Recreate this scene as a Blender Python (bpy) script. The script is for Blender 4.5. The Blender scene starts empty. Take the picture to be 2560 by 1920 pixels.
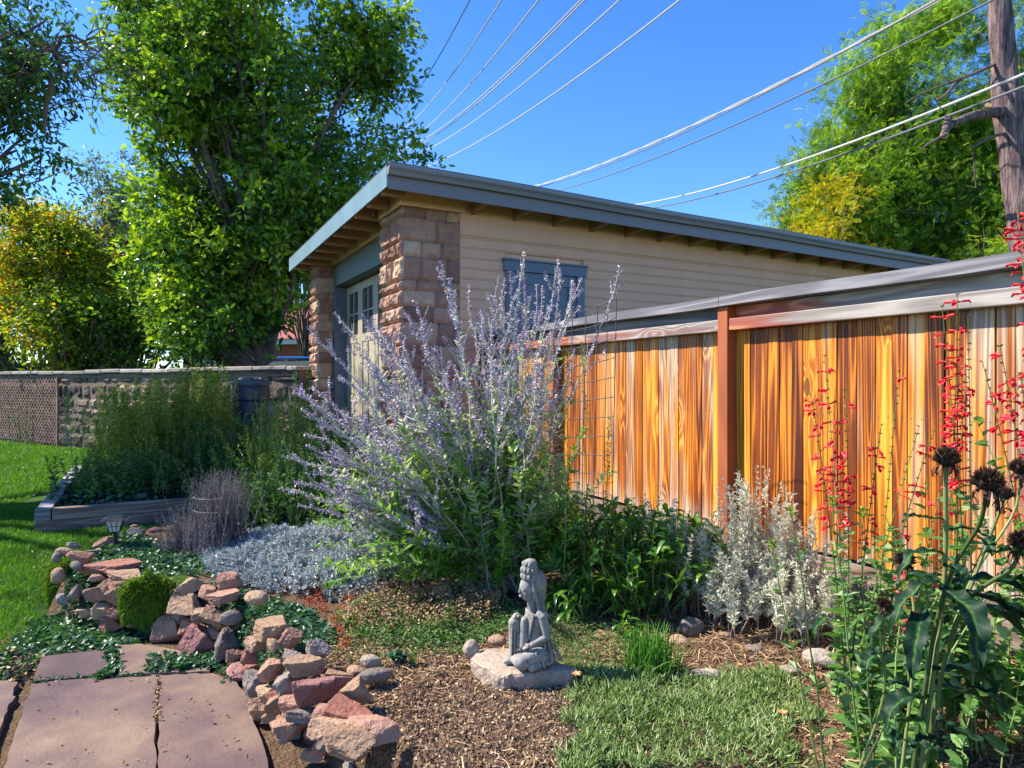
import bpy, bmesh, math, random
import numpy as np
from mathutils import Vector, Matrix
random.seed(7)
SC = bpy.context.scene
COL = SC.collection
F = 1700.0           # focal length in photo pixels (photo 2560 wide)
H = 1.33             # camera height over the flower bed
LZ = -0.30           # lawn level
C28, S28 = 0.880, 0.475
NV = np.array([C28, S28, 0.0])       # away from us, square to the fence
DV = np.array([-S28, C28, 0.0])      # along the fence, away to the left
SUN = np.array([-0.985, 0.173])
EL = 45.0

def rg(s): return np.random.default_rng(s)
def at(u, v, Y):      # photo pixel at a real distance
    return np.array([(u-1280)/F*Y, Y, H+(960-v)/F*Y])
def gp(u, v, z=0.0):  # photo pixel on the ground
    Y = (H-z)*F/(v-960)
    return np.array([(u-1280)/F*Y, Y, z])
def c8(r, g, b): return tuple(((x/255.)/12.92 if x < 10 else ((x/255.+.055)/1.055)**2.4) for x in (r, g, b))+(1,)

# ------------------------------------------------------------------ noise
def _h(i, j, k, s):
    n = (i*73856093) ^ (j*19349663) ^ (k*83492791) ^ (s*2654435761)
    n = (n ^ (n >> 13))*1274126177 & 0xffffffff
    n = (n ^ (n >> 16)) & 0xffff
    return n/65535.0
def vnoise(P, s=0):
    P = np.asarray(P, float); I = np.floor(P).astype(np.int64); f = P-I; f = f*f*(3-2*f)
    r = 0
    for a in (0, 1):
        for b in (0, 1):
            for c in (0, 1):
                w = (f[..., 0] if a else 1-f[..., 0])*(f[..., 1] if b else 1-f[..., 1])*(f[..., 2] if c else 1-f[..., 2])
                r = r+w*_h(I[..., 0]+a, I[..., 1]+b, I[..., 2]+c, s)
    return r*2-1
def fbm(P, s=0, o=3):
    P = np.asarray(P, float); r = 0; a = 1
    for i in range(o): r = r+a*vnoise(P*2**i, s+i); a *= .5
    return r

# ------------------------------------------------------------------ mesh builder
class MB:
    def __init__(s): s.V = []; s.L = []; s.T = []; s.R = []; s.M = []; s.n = 0
    def add(s, v, f, rnd=0.5, mi=0):
        v = np.asarray(v, float).reshape(-1, 3); f = np.asarray(f, np.int64)
        s.V.append(v); s.L.append((f+s.n).ravel()); s.T.append(np.full(len(f), f.shape[1]))
        s.R.append(np.broadcast_to(np.asarray(rnd, float), (len(v),)).copy()); s.M.append(np.full(len(f), mi)); s.n += len(v)
    def box(s, a, b, rnd=.5, mi=0, M=None):
        x0, y0, z0 = a; x1, y1, z1 = b
        v = np.array([(x0,y0,z0),(x1,y0,z0),(x1,y1,z0),(x0,y1,z0),(x0,y0,z1),(x1,y0,z1),(x1,y1,z1),(x0,y1,z1)], float)
        if M is not None: v = v@M.T
        s.add(v, [(0,3,2,1),(4,5,6,7),(0,1,5,4),(1,2,6,5),(2,3,7,6),(3,0,4,7)], rnd, mi)
    def hexa(s, v, rnd=.5, mi=0):
        s.add(v, [(0,3,2,1),(4,5,6,7),(0,1,5,4),(1,2,6,5),(2,3,7,6),(3,0,4,7)], rnd, mi)
    def build(s, name, mats, parent=None, smooth=False, bevel=0):
        me = bpy.data.meshes.new(name)
        if s.n:
            V = np.concatenate(s.V); L = np.concatenate(s.L); T = np.concatenate(s.T)
            me.vertices.add(len(V)); me.vertices.foreach_set('co', V.astype(np.float32).ravel())
            me.loops.add(len(L)); me.loops.foreach_set('vertex_index', L.astype(np.int32))
            me.polygons.add(len(T)); st = np.concatenate([[0], np.cumsum(T)[:-1]])
            me.polygons.foreach_set('loop_start', st.astype(np.int32)); me.polygons.foreach_set('loop_total', T.astype(np.int32))
            me.polygons.foreach_set('material_index', np.concatenate(s.M).astype(np.int32))
            me.polygons.foreach_set('use_smooth', np.full(len(T), bool(smooth)))
            at_ = me.attributes.new('rnd', 'FLOAT', 'POINT'); at_.data.foreach_set('value', np.concatenate(s.R).astype(np.float32))
            me.update(calc_edges=True)
        if not isinstance(mats, (list, tuple)): mats = [mats]
        for m in mats: me.materials.append(m)
        o = bpy.data.objects.new(name, me); COL.objects.link(o)
        if parent is not None: o.parent = parent
        if bevel:
            b = o.modifiers.new('bevel', 'BEVEL'); b.width = bevel; b.segments = 2; b.limit_method = 'ANGLE'
        return o

def norm(a): return a/np.maximum(np.linalg.norm(a, axis=-1, keepdims=True), 1e-9)
def tubes(mb, P, R, sides=4, rnd=.5, mi=0):
    P = np.asarray(P, float)
    if P.ndim == 2: P = P[None]
    N, K, _ = P.shape
    R = np.broadcast_to(np.asarray(R, float), (N, K))
    T = np.empty_like(P); T[:, 1:-1] = P[:, 2:]-P[:, :-2]; T[:, 0] = P[:, 1]-P[:, 0]; T[:, -1] = P[:, -1]-P[:, -2]; T = norm(T)
    ref = np.broadcast_to(norm(np.cross(T.mean(1), [0.31, 0.52, 0.79])+[1e-6, 0, 0])[:, None], T.shape)
    A = norm(np.cross(T, ref)); B = np.cross(T, A)
    an = np.arange(sides)*2*math.pi/sides
    V = P[:, :, None]+R[:, :, None, None]*(A[:, :, None]*np.cos(an)[None, None, :, None]+B[:, :, None]*np.sin(an)[None, None, :, None])
    k = np.arange(K-1)[:, None]*sides; a = np.arange(sides)[None]; b = (np.arange(sides)+1)[None] % sides
    f = np.stack([k+a, k+b, k+sides+b, k+sides+a], -1).reshape(-1, 4)
    f = (f[None]+np.arange(N)[:, None, None]*K*sides).reshape(-1, 4)
    rr = np.broadcast_to(np.asarray(rnd, float).reshape(-1, 1), (N, K*sides)).ravel() if np.ndim(rnd) else rnd
    mb.add(V.reshape(-1, 3), f, rr, mi)
def tube1(mb, pts, r, sides=8, rnd=.5, mi=0, cap=True):
    pts = np.asarray(pts, float); r = np.broadcast_to(np.asarray(r, float), (len(pts),))
    n0 = mb.n; tubes(mb, pts, r[None], sides, rnd, mi)
    if cap:
        mb.V[-1] = mb.V[-1]; K = len(pts)
        mb.L.append(np.arange(sides)[::-1]+n0); mb.T.append(np.array([sides])); mb.M.append(np.array([mi]))
        mb.L.append(np.arange(sides)+n0+(K-1)*sides); mb.T.append(np.array([sides])); mb.M.append(np.array([mi]))
def ribbons(mb, P, W, side, rnd=.5, mi=0, fold=0.0):
    P = np.asarray(P, float); N, K, _ = P.shape; W = np.broadcast_to(np.asarray(W, float), (N, K))
    side = np.asarray(side, float)
    if side.ndim == 2: side = np.broadcast_to(side[:, None], P.shape)
    if fold:
        T = np.empty_like(P); T[:, :-1] = P[:, 1:]-P[:, :-1]; T[:, -1] = T[:, -2]
        U = norm(np.cross(T, side))*np.sign(1)
        V = np.stack([P-side*W[..., None]/2+U*W[..., None]*fold, P, P+side*W[..., None]/2+U*W[..., None]*fold], 2); c = 3
        k = np.arange(K-1)*3
        f = np.concatenate([np.stack([k, k+1, k+4, k+3], -1), np.stack([k+1, k+2, k+5, k+4], -1)])
    else:
        V = np.stack([P-side*W[..., None]/2, P+side*W[..., None]/2], 2); c = 2
        k = np.arange(K-1)*2; f = np.stack([k, k+1, k+3, k+2], -1)
    f = (f[None]+np.arange(N)[:, None, None]*K*c).reshape(-1, 4)
    rr = np.broadcast_to(np.asarray(rnd, float).reshape(-1, 1), (N, K*c)).ravel() if np.ndim(rnd) else rnd
    mb.add(V.reshape(-1, 3), f, rr, mi)

# leaf templates: x across (-.5..5), y along (0..1), z lift
T_DIA = (np.array([(0,0,0),(.5,.45,.10),(0,1,0),(-.5,.45,.10)]), np.array([(0,1,2,3)]))
T_LEAF = (np.array([(0,0,0),(.42,.28,.12),(.46,.55,.12),(0,1,-.05),(-.46,.55,.12),(-.42,.28,.12),(0,.45,0)]),
          np.array([(0,1,2,6),(6,2,3,3),(6,4,5,0),(6,3,3,4)])[:, :4])
T_LEAF = (T_LEAF[0], np.array([(0,1,2,6),(0,6,4,5),(6,2,3,4)]))
T_HEART = (np.array([(0,0,0),(.32,-.12,.06),(.52,.22,.10),(.3,.68,.06),(0,1,-.06),(-.3,.68,.06),(-.52,.22,.10),(-.32,-.12,.06)]),
           np.array([(0,1,2,3),(0,3,4,5),(0,5,6,7)]))
T_FERN = None
def _fern():   # compound leaf: rachis with pairs of leaflets
    v = []; f = []
    for i in range(5):
        y = .12+.17*i; w = .5*(1-.5*abs(i-2)/2.5)
        for s in (-1, 1):
            b = len(v); v += [(0, y, 0), (s*w*.55, y+.02, .03), (s*w, y+.13, -.03), (s*w*.4, y+.14, .03)]; f.append((b, b+1, b+2, b+3) if s > 0 else (b, b+3, b+2, b+1))
    b = len(v); v += [(-.08, .9, 0), (0, .86, .02), (.08, .9, 0), (0, 1.05, -.02)]; f.append((b, b+1, b+2, b+3))
    return np.array(v, float), np.array(f)
T_FERN = _fern()
def _oak():    # lobed leaf with a pointed tip
    a = [(0,0),(.12,.15),(.42,.2),(.22,.36),(.5,.55),(.24,.62),(.3,.82),(0,1)]
    v = [(0,0,0)]+[(x,y,.1*x) for x,y in a[1:-1]]+[(0,1,-.05)]+[(-x,y,.1*x) for x,y in a[1:-1][::-1]]+[(0,.5,0)]
    f = [(14,0,1,2),(14,2,3,4),(14,4,5,6),(14,6,7,8),(14,8,9,10),(14,10,11,12),(14,12,13,0)]
    return np.array(v, float), np.array(f)
T_OAK = _oak()
def _serr():   # long serrated leaf
    v = []; n = 5
    for i in range(n+1):
        y = i/n; w = .5*math.sin(math.pi*min(1, (y*.9+.08)))**.8
        v += [(-w, y, .08*w), (0, y-.04, 0), (w, y, .08*w)]
        if i < n: v += [(-w*.55, y+.06, .04*w), (0, y+.05, 0), (w*.55, y+.06, .04*w)]
    f = []
    for k in range(2*n): a = 3*k; f += [(a, a+1, a+4, a+3), (a+1, a+2, a+5, a+4)]
    return np.array(v, float), np.array(f)
T_SERR = _serr()
def _star(n=5, r=.32):
    v = [(0, 0, 0)]; f = []
    for i in range(n*2):
        a = math.pi*i/n; q = 1 if i % 2 == 0 else r; v.append((q*math.cos(a)*.5, q*math.sin(a)*.5, .12*q))
    for i in range(n): f.append((0, 1+(2*i-1) % (2*n), 1+2*i, 1+(2*i+1) % (2*n)))
    return np.array(v, float), np.array(f)
T_STAR = _star(5)

def scatter(mb, tpl, pos, dr, L, W=None, rnd=.5, mi=0, up=(0, 0, 1), roll=.6, rng=None, flat=None):
    """tpl copies: local y runs along dr, local z turned towards up with some random roll"""
    pos = np.asarray(pos, float); N = len(pos)
    if N == 0: return
    rng = rng or rg(1); dr = norm(np.broadcast_to(np.asarray(dr, float), (N, 3)))
    L = np.broadcast_to(np.asarray(L, float), (N,)); W = L if W is None else np.broadcast_to(np.asarray(W, float), (N,))
    u = np.broadcast_to(np.asarray(up, float), (N, 3))+rng.normal(0, roll, (N, 3))
    X = norm(np.cross(dr, u)+1e-6); Z = np.cross(X, dr)
    tv, tf = tpl
    V = pos[:, None]+tv[None, :, 0:1]*(X*W[:, None])[:, None]+tv[None, :, 1:2]*(dr*L[:, None])[:, None]+tv[None, :, 2:3]*(Z*L[:, None])[:, None]
    f = (tf[None]+np.arange(N)[:, None, None]*len(tv)).reshape(-1, tf.shape[1])
    rr = np.broadcast_to(np.asarray(rnd, float).reshape(-1, 1), (N, len(tv))).ravel() if np.ndim(rnd) else rnd
    mb.add(V.reshape(-1, 3), f, rr, mi)

# ------------------------------------------------------------------ tags
def tag(o, label=None, cat=None, group=None, kind=None):
    if label: o['label'] = label
    if cat: o['category'] = cat
    if group: o['group'] = group
    if kind: o['kind'] = kind
    return o
def empty(name, loc, rz=0, **k):
    o = bpy.data.objects.new(name, None); COL.objects.link(o); o.location = tuple(float(x) for x in loc); o.rotation_euler = (0, 0, rz); o.empty_display_size = .1
    return tag(o, **k)

# ------------------------------------------------------------------ materials
class NT:
    def __init__(s, name):
        s.m = bpy.data.materials.new(name); s.m.use_nodes = True; s.t = s.m.node_tree; s.t.nodes.clear()
        s.out = s.t.nodes.new('ShaderNodeOutputMaterial')
    def n(s, typ, ins=None, **props):
        nd = s.t.nodes.new('ShaderNode'+typ)
        for k, v in props.items(): setattr(nd, k, v)
        for k, v in (ins or {}).items(): s.set(nd.inputs[k], v)
        return nd
    def set(s, sock, v):
        if hasattr(v, 'links') or isinstance(v, bpy.types.NodeSocket): s.t.links.new(v, sock)
        elif hasattr(v, 'outputs'): s.t.links.new(v.outputs[0], sock)
        else: sock.default_value = v
    def math(s, op, a, b=0.0, c=None, clamp=False):
        nd = s.n('Math', {0: a, 1: b}, operation=op); nd.use_clamp = clamp
        if c is not None: s.set(nd.inputs[2], c)
        return nd.outputs[0]
    def ramp(s, fac, stops, interp='LINEAR'):
        nd = s.n('ValToRGB', {0: fac}); cr = nd.color_ramp; cr.interpolation = interp
        while len(cr.elements) < len(stops): cr.elements.new(.5)
        for e, (p, c) in zip(cr.elements, stops): e.position = p; e.color = c if len(c) == 4 else tuple(c)+(1,)
        return nd.outputs[0]
    def mix(s, fac, a, b, blend='MIX'):
        nd = s.n('Mix', data_type='RGBA', blend_type=blend); s.set(nd.inputs[0], fac); s.set(nd.inputs[6], a); s.set(nd.inputs[7], b)
        return nd.outputs[2]
    def coord(s, kind='Object', scale=None):
        c = s.n('TexCoord').outputs[kind]
        if scale is not None: c = s.n('Mapping', {0: c, 3: scale}).outputs[0]
        return c
    def noise(s, scale, detail=3, vec=None, rough=.55, dist=0.0):
        nd = s.n('TexNoise', {'Scale': scale, 'Detail': detail, 'Roughness': rough, 'Distortion': dist})
        s.set(nd.inputs['Vector'], vec if vec is not None else s.coord()); return nd.outputs[0]
    def attr(s): return s.n('Attribute', attribute_name='rnd').outputs['Fac']
    def bump(s, h, strength=.4, dist=.02): return s.n('Bump', {'Strength': strength, 'Distance': dist, 'Height': h}).outputs[0]
    def fin(s, color, rough=.7, normal=None, spec=.3, metal=0.0, **k):
        p = s.n('BsdfPrincipled', {'Base Color': color, 'Roughness': rough, 'Specular IOR Level': spec, 'Metallic': metal})
        for kk, v in k.items(): s.set(p.inputs[kk], v)
        if normal is not None: s.set(p.inputs['Normal'], normal)
        s.t.links.new(p.outputs[0], s.out.inputs[0]); return s.m

def leaf(name, stops, trans=.42, rough=.45, spec=.35, tint=(1.15, 1.2, .45), nscale=.6, namt=.25, bri=1.0):
    t = NT(name); a = t.attr(); nz = t.noise(nscale, 2)
    fac = t.math('ADD', a, t.math('MULTIPLY', t.math('SUBTRACT', nz, .5), namt*2), clamp=True)
    col = t.ramp(fac, [(p, tuple(x*bri for x in c[:3])+(1,)) for p, c in stops])
    p = t.n('BsdfPrincipled', {'Base Color': col, 'Roughness': rough, 'Specular IOR Level': spec})
    tc = t.mix(1.0, col, tuple(tint)+(1,), 'MULTIPLY')
    tr = t.n('BsdfTranslucent', {'Color': tc})
    mx = t.n('MixShader', {0: trans}); t.t.links.new(p.outputs[0], mx.inputs[1]); t.t.links.new(tr.outputs[0], mx.inputs[2])
    t.t.links.new(mx.outputs[0], t.out.inputs[0]); return t.m

def paint(name, rgb, rough=.55, var=.08, bump=.15, spec=.35, streak=False):
    t = NT(name); c = t.coord('Object', (1, 1, .25) if streak else None)
    n1 = t.math('ADD', t.math('MULTIPLY', t.noise(1.7, 4, c), .6), t.math('MULTIPLY', t.noise(1, 5, t.coord('Object', (6, 6, .9)), .65), .5)); n2 = t.noise(30, 3)
    col = t.mix(t.math('MULTIPLY', n1, 1.0), tuple(x*(1-var*2) for x in rgb[:3])+(1,), tuple(min(1, x*(1+var*2)) for x in rgb[:3])+(1,))
    return t.fin(col, rough, t.bump(n2, bump, .004), spec)

def stonemat(name, stops, bump=.5, scale=3.0, fine=40, rough=.9):
    t = NT(name); a = t.attr(); n1 = t.noise(scale, 5, rough=.65); n2 = t.noise(fine, 4); n3 = t.noise(scale*4, 4, rough=.7)
    fac = t.math('ADD', t.math('MULTIPLY', a, .6), t.math('ADD', t.math('MULTIPLY', n1, .55), t.math('MULTIPLY', n3, .35)))
    fac = t.math('SUBTRACT', fac, .22, clamp=True)
    col = t.ramp(fac, stops)
    d = t.math('GREATER_THAN', t.noise(scale*9, 2), .66)
    col = t.mix(t.math('MULTIPLY', d, .35), col, (.05, .045, .05, 1))
    li = t.ramp(t.noise(scale*2.2, 6, rough=.75), [(.60, (0, 0, 0, 1)), (.70, (1, 1, 1, 1))]); col = t.mix(t.math('MULTIPLY', li, .38), col, (.30, .29, .23, 1))
    di = t.ramp(t.noise(scale*1.3, 5, t.coord('Object', (1, 1, 2.2)), .7), [(.30, (1, 1, 1, 1)), (.46, (0, 0, 0, 1))]); col = t.mix(t.math('MULTIPLY', di, .45), col, (.09, .06, .045, 1))
    h = t.math('ADD', t.math('MULTIPLY', n3, .9), t.math('MULTIPLY', n2, .45))
    return t.fin(col, rough, t.bump(h, bump*1.3, .02), .2)

def woodmat(name, stops, weather, wcol=((.33,.33,.35,1), (.62,.60,.58,1)), grain=1.0, freq=26, rough=.6, spec=.35, xs=5.0, zs=.55, axis='Z', knots=True, bump=.35):
    """contour-line grain along the long axis; weather = ('expr kind', amount)"""
    t = NT(name); obj = t.coord(); sep = t.n('SeparateXYZ', {0: obj}); a = t.attr()
    if axis == 'Z': X, Z = sep.outputs[0], sep.outputs[2]
    elif axis == 'X': X, Z = sep.outputs[2], sep.outputs[0]
    else: X, Z = sep.outputs[2], sep.outputs[1]
    off = t.math('MULTIPLY', a, 37.0)
    v1 = t.n('CombineXYZ', {0: t.math('MULTIPLY', X, xs), 1: t.math('MULTIPLY', Z, zs), 2: off}).outputs[0]
    base = t.noise(1.0, 1.5, v1, .45, .3)
    fld = t.math('MULTIPLY', base, freq)
    if knots:
        v2 = t.n('CombineXYZ', {0: t.math('MULTIPLY', X, 7.0), 1: t.math('MULTIPLY', Z, 2.6), 2: off}).outputs[0]
        vo = t.n('TexVoronoi', {'Vector': v2, 'Scale': .55, 'Randomness': 1.0})
        sel = t.math('GREATER_THAN', t.n('SeparateColor', {0: vo.outputs['Color']}).outputs[0], .62)
        kn = t.math('MULTIPLY', t.math('POWER', 2.718, t.math('MULTIPLY', t.math('MULTIPLY', vo.outputs['Distance'], vo.outputs['Distance']), -22.0)), sel)
        fld = t.math('ADD', fld, t.math('MULTIPLY', kn, 6.0))
    ring = t.math('POWER', t.math('MULTIPLY', t.math('ADD', t.math('SINE', t.math('MULTIPLY', fld, 3.1)), 1.0), .5), 1.8)
    v3 = t.n('CombineXYZ', {0: t.math('MULTIPLY', X, 160.0), 1: t.math('MULTIPLY', Z, 3.0), 2: off}).outputs[0]
    fine = t.noise(1.0, 2, v3, .6)
    v4 = t.n('CombineXYZ', {0: t.math('MULTIPLY', X, 9.0), 1: t.math('MULTIPLY', Z, 1.1), 2: t.math('ADD', off, 9.0)}).outputs[0]
    big = t.noise(1.0, 3, v4, .5)
    fac = t.math('ADD', t.math('MULTIPLY', ring, .46*grain), t.math('ADD', t.math('MULTIPLY', fine, .40), t.math('MULTIPLY', big, .54)))
    fac = t.math('ADD', t.math('SUBTRACT', fac, .27), t.math('MULTIPLY', t.math('SUBTRACT', a, .5), .28), clamp=True)
    col = t.ramp(fac, stops)
    if knots:
        kc = t.math('GREATER_THAN', kn, .82); col = t.mix(t.math('MULTIPLY', kc, .75), col, (.06, .025, .012, 1))
    # weathering: silver grey fibres, patchy in long streaks
    v5 = t.n('CombineXYZ', {0: t.math('MULTIPLY', X, 14.0), 1: t.math('MULTIPLY', Z, .8), 2: t.math('ADD', off, 31.0)}).outputs[0]
    wn = t.noise(1.0, 3, v5, .6, .4)
    w = t.math('ADD', wn, t.math('MULTIPLY', t.math('SUBTRACT', t.math('FRACT', t.math('MULTIPLY', a, 7.31)), .5), .26))
    if callable(weather): w = t.math('ADD', w, weather(t, sep))
    else: w = t.math('ADD', w, weather)
    wm = t.ramp(w, [(.50, (0, 0, 0, 1)), (.80, (1, 1, 1, 1))])
    wc = t.ramp(t.math('ADD', t.math('MULTIPLY', fine, .6), t.math('MULTIPLY', ring, .4)), [(.2, wcol[0]), (.75, wcol[1])])
    col = t.mix(wm, col, wc)
    h = t.math('ADD', t.math('MULTIPLY', ring, .5), t.math('MULTIPLY', fine, .6))
    return t.fin(col, rough, t.bump(h, bump, .004), spec)
# ================================================================== camera, light, sky
cam = bpy.data.cameras.new('camera'); co = bpy.data.objects.new('camera', cam); COL.objects.link(co)
cam.sensor_width = 36; cam.lens = 36*F/2560; cam.clip_end = 2000; cam.clip_start = .05
co.location = (0, 0, H); co.rotation_euler = (math.pi/2, 0, 0); SC.camera = co
w = bpy.data.worlds.new('World'); SC.world = w; w.use_nodes = True; nt = w.node_tree; nt.nodes.clear()
sky = nt.nodes.new('ShaderNodeTexSky'); sky.sky_type = 'NISHITA'; sky.sun_disc = False
sky.sun_elevation = math.radians(EL); sky.sun_rotation = math.atan2(SUN[0], SUN[1])
sky.altitude = 1700; sky.air_density = 1.0; sky.dust_density = 0.3; sky.ozone_density = 4.0
hs = nt.nodes.new('ShaderNodeHueSaturation'); hs.inputs['Saturation'].default_value = 1.24; hs.inputs['Value'].default_value = 1.0
hs.inputs['Hue'].default_value = .508
bg = nt.nodes.new('ShaderNodeBackground'); bg.inputs[1].default_value = .115
wo = nt.nodes.new('ShaderNodeOutputWorld')
nt.links.new(sky.outputs[0], hs.inputs['Color']); nt.links.new(hs.outputs[0], bg.inputs[0]); nt.links.new(bg.outputs[0], wo.inputs[0])
sl = bpy.data.lights.new('sun', 'SUN'); sl.energy = 4.0; sl.angle = math.radians(.55); sl.color = (1, .91, .77)
so = bpy.data.objects.new('sun', sl); COL.objects.link(so)
sd = Vector((SUN[0]*math.cos(math.radians(EL)), SUN[1]*math.cos(math.radians(EL)), math.sin(math.radians(EL))))
so.rotation_euler = sd.to_track_quat('Z', 'Y').to_euler()
SC.view_settings.view_transform = 'Standard'; SC.view_settings.look = 'None'; SC.view_settings.exposure = 1.5
SC.render.engine = 'CYCLES'
try:
    SC.cycles.max_bounces = 6; SC.cycles.transparent_max_bounces = 4; SC.cycles.diffuse_bounces = 4; SC.cycles.transmission_bounces = 4
    SC.cycles.caustics_reflective = False; SC.cycles.caustics_refractive = False; SC.cycles.sample_clamp_indirect = 4
except Exception: pass

# ================================================================== shared materials
m_soil = (lambda t: t.fin(t.mix(t.noise(9, 5), t.ramp(t.noise(70, 4), [(.3, (.06, .038, .024, 1)), (.55, (.17, .11, .068, 1)), (.75, (.33, .23, .15, 1))]),
          (.12, .078, .05, 1)), .95, t.bump(t.math('ADD', t.noise(60, 4), t.noise(14, 4)), 1.0, .03), .1))(NT('soil'))
m_mulch = (lambda t: t.fin(t.ramp(t.math('ADD', t.math('MULTIPLY', t.attr(), .7), t.math('MULTIPLY', t.noise(60, 3), .4)), [(.1, (.04, .022, .014, 1)), (.4, (.16, .085, .045, 1)), (.7, (.38, .24, .13, 1)), (.95, (.66, .5, .3, 1))]), .85, None, .2))(NT('dry_litter'))
m_grit = (lambda t: t.fin(t.ramp(t.attr(), [(.1, (.07, .045, .03, 1)), (.5, (.23, .15, .095, 1)), (.8, (.42, .30, .20, 1)), (1, (.62, .5, .36, 1))]), .9, None, .2))(NT('grit'))
m_lawn = (lambda t: t.fin(t.ramp(t.noise(3, 5), [(.3, (.02, .05, .008, 1)), (.7, (.06, .13, .02, 1))]), .95, t.bump(t.noise(80, 3), .8, .03), .1))(NT('lawn_ground'))
m_blade = leaf('grass_blade', [(0, (.03, .09, .01)), (.5, (.085, .22, .018)), (1, (.17, .34, .03))], trans=.45, nscale=.9)
m_flag = (lambda t: t.fin(t.ramp(t.math('ADD', t.math('MULTIPLY', t.noise(2.2, 5, rough=.6), .8), t.math('MULTIPLY', t.attr(), .25)),
          [(.2, (.045, .030, .036, 1)), (.42, (.085, .055, .060, 1)), (.52, (.125, .080, .078, 1)), (.62, (.17, .115, .092, 1)), (.8, (.27, .19, .13, 1))]), .75, t.bump(t.math('ADD', t.math('MULTIPLY', t.math('FLOOR', t.math('MULTIPLY', t.noise(2.6, 6, rough=.6), 9.0)), .35), t.math('MULTIPLY', t.noise(50, 4), .5)), .6, .012), .25))(NT('purple_flagstone'))
m_tan = paint('tan_siding_paint', (.66, .355, .23), .55, .11, .2)
m_tan2 = paint('tan_trim_paint', (.68, .40, .25), .5, .05, .12)
m_rafter = paint('rafter_shade_paint', (.33, .18, .11), .6, .08, .2)  # darker than the walls: eave shade put into the rafter colour
m_blue = paint('slate_blue_paint', (.11, .135, .185), .45, .06, .1)
m_teal = paint('grey_teal_paint', (.09, .135, .145), .5, .10, .15, streak=True)
m_fascia = paint('blue_grey_fascia', (.17, .155, .175), .42, .05, .08)
m_gutter = paint('gutter_metal', (.20, .19, .21), .35, .04, .04, .5)
m_fascia_f = paint('weathered_fascia', (.13, .21, .25), .45, .28, .1, .5)
m_roofing = paint('dark_roofing', (.035, .04, .05), .9, .2, .8)
m_cream = paint('cream_door_paint', (.36, .31, .22), .5, .12, .15, streak=True)
m_dark = paint('black_plastic', (.018, .02, .026), .35, .1, .05, .5)
m_wire = paint('dark_wire', (.045, .05, .06), .7, .1, .05, .5)
m_galv = paint('galvanised_wire', (.33, .34, .37), .4, .1, .05, .5)
m_iron = paint('hook', (.3, .22, .14), .5)
def _glass():
    t = NT('window_glass'); n = t.noise(5, 3)
    return t.fin(t.ramp(n, [(.35, (.012, .016, .022, 1)), (.65, (.05, .07, .10, 1))]), .07, None, .9)
m_glass = _glass()
m_stone = stonemat('pillar_sandstone', [(.05, (.13, .07, .055)), (.3, (.27, .145, .11)), (.5, (.37, .205, .15)), (.7, (.44, .27, .19)), (.95, (.55, .40, .27))], .45, 2.5)
m_stone_dk = stonemat('weathered_wall_stone', [(.05, (.02, .018, .018)), (.35, (.07, .055, .048)), (.55, (.16, .115, .09)), (.75, (.30, .215, .16)), (.95, (.45, .35, .26))], .7, 1.4)
m_mortar = stonemat('mortar', [(.1, (.10, .075, .06)), (.9, (.24, .18, .14))], .4, 6)
# ================================================================== ground
BED = np.array([(-3.45,5.15),(-3.35,4.75),(-3.0,4.55),(-2.6,4.42),(-2.25,4.35),(-2.0,4.22),(-1.72,3.98),(-1.45,3.68),(-1.28,3.42),(-1.1,3.15),(-.92,2.95),(-.75,2.75),(-.58,2.55),(-.42,2.30),(-.3,1.9),(-.2,1.2),(0,.3),
    (5.2,.3),(5.2,-1),(4.1,1.0),(2.9,3.15),(1.72,5.32),(.3,7.95),(-.36,9.2),(-1.1,9.9),(-3.6,12.6),(-5.6,12.9),(-6.9,11.3),(-3.3,8.2),(-2.6,7.2),(-3.35,6.5),(-3.6,5.8)])
def inpoly(P, poly):
    x, y = P[:, 0], P[:, 1]; r = np.zeros(len(P), bool); j = len(poly)-1
    for i in range(len(poly)):
        xi, yi = poly[i]; xj, yj = poly[j]
        c = ((yi > y) != (yj > y)) & (x < (xj-xi)*(y-yi)/(yj-yi+1e-12)+xi); r ^= c; j = i
    return r
def pdist(P, poly):
    d = np.full(len(P), 9.)
    for i in range(len(poly)):
        a = poly[i]; b = poly[(i+1) % len(poly)]; ab = b-a
        t = np.clip(((P-a)@ab)/(ab@ab+1e-12), 0, 1); d = np.minimum(d, np.linalg.norm(P-a-t[:, None]*ab, axis=1))
    return d
def bedz(P):
    P = np.atleast_2d(np.asarray(P, float))[:, :2]
    s = pdist(P, BED)*np.where(inpoly(P, BED), 1, -1)
    t = np.clip((s-.02)/.15, 0, 1); t = t*t*(3-2*t)
    P3 = np.c_[P, np.zeros(len(P))]
    z = -.42+.42*t + t*(.018*fbm(P3*1.3, 3)+.010*fbm(P3*9, 5, 3)) - .02*t*(1-np.clip(s/.35, 0, 1))
    z = z - .0*P[:, 0]
    return z
def bz(x, y): return float(bedz([(x, y)])[0])

mb = MB(); S = 900.
mb.add([(-S, -40, LZ), (S, -40, LZ), (S, S, LZ), (-S, S, LZ)], [(0, 1, 2, 3)])
tag(mb.build('lawn', m_lawn), kind='structure')

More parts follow.
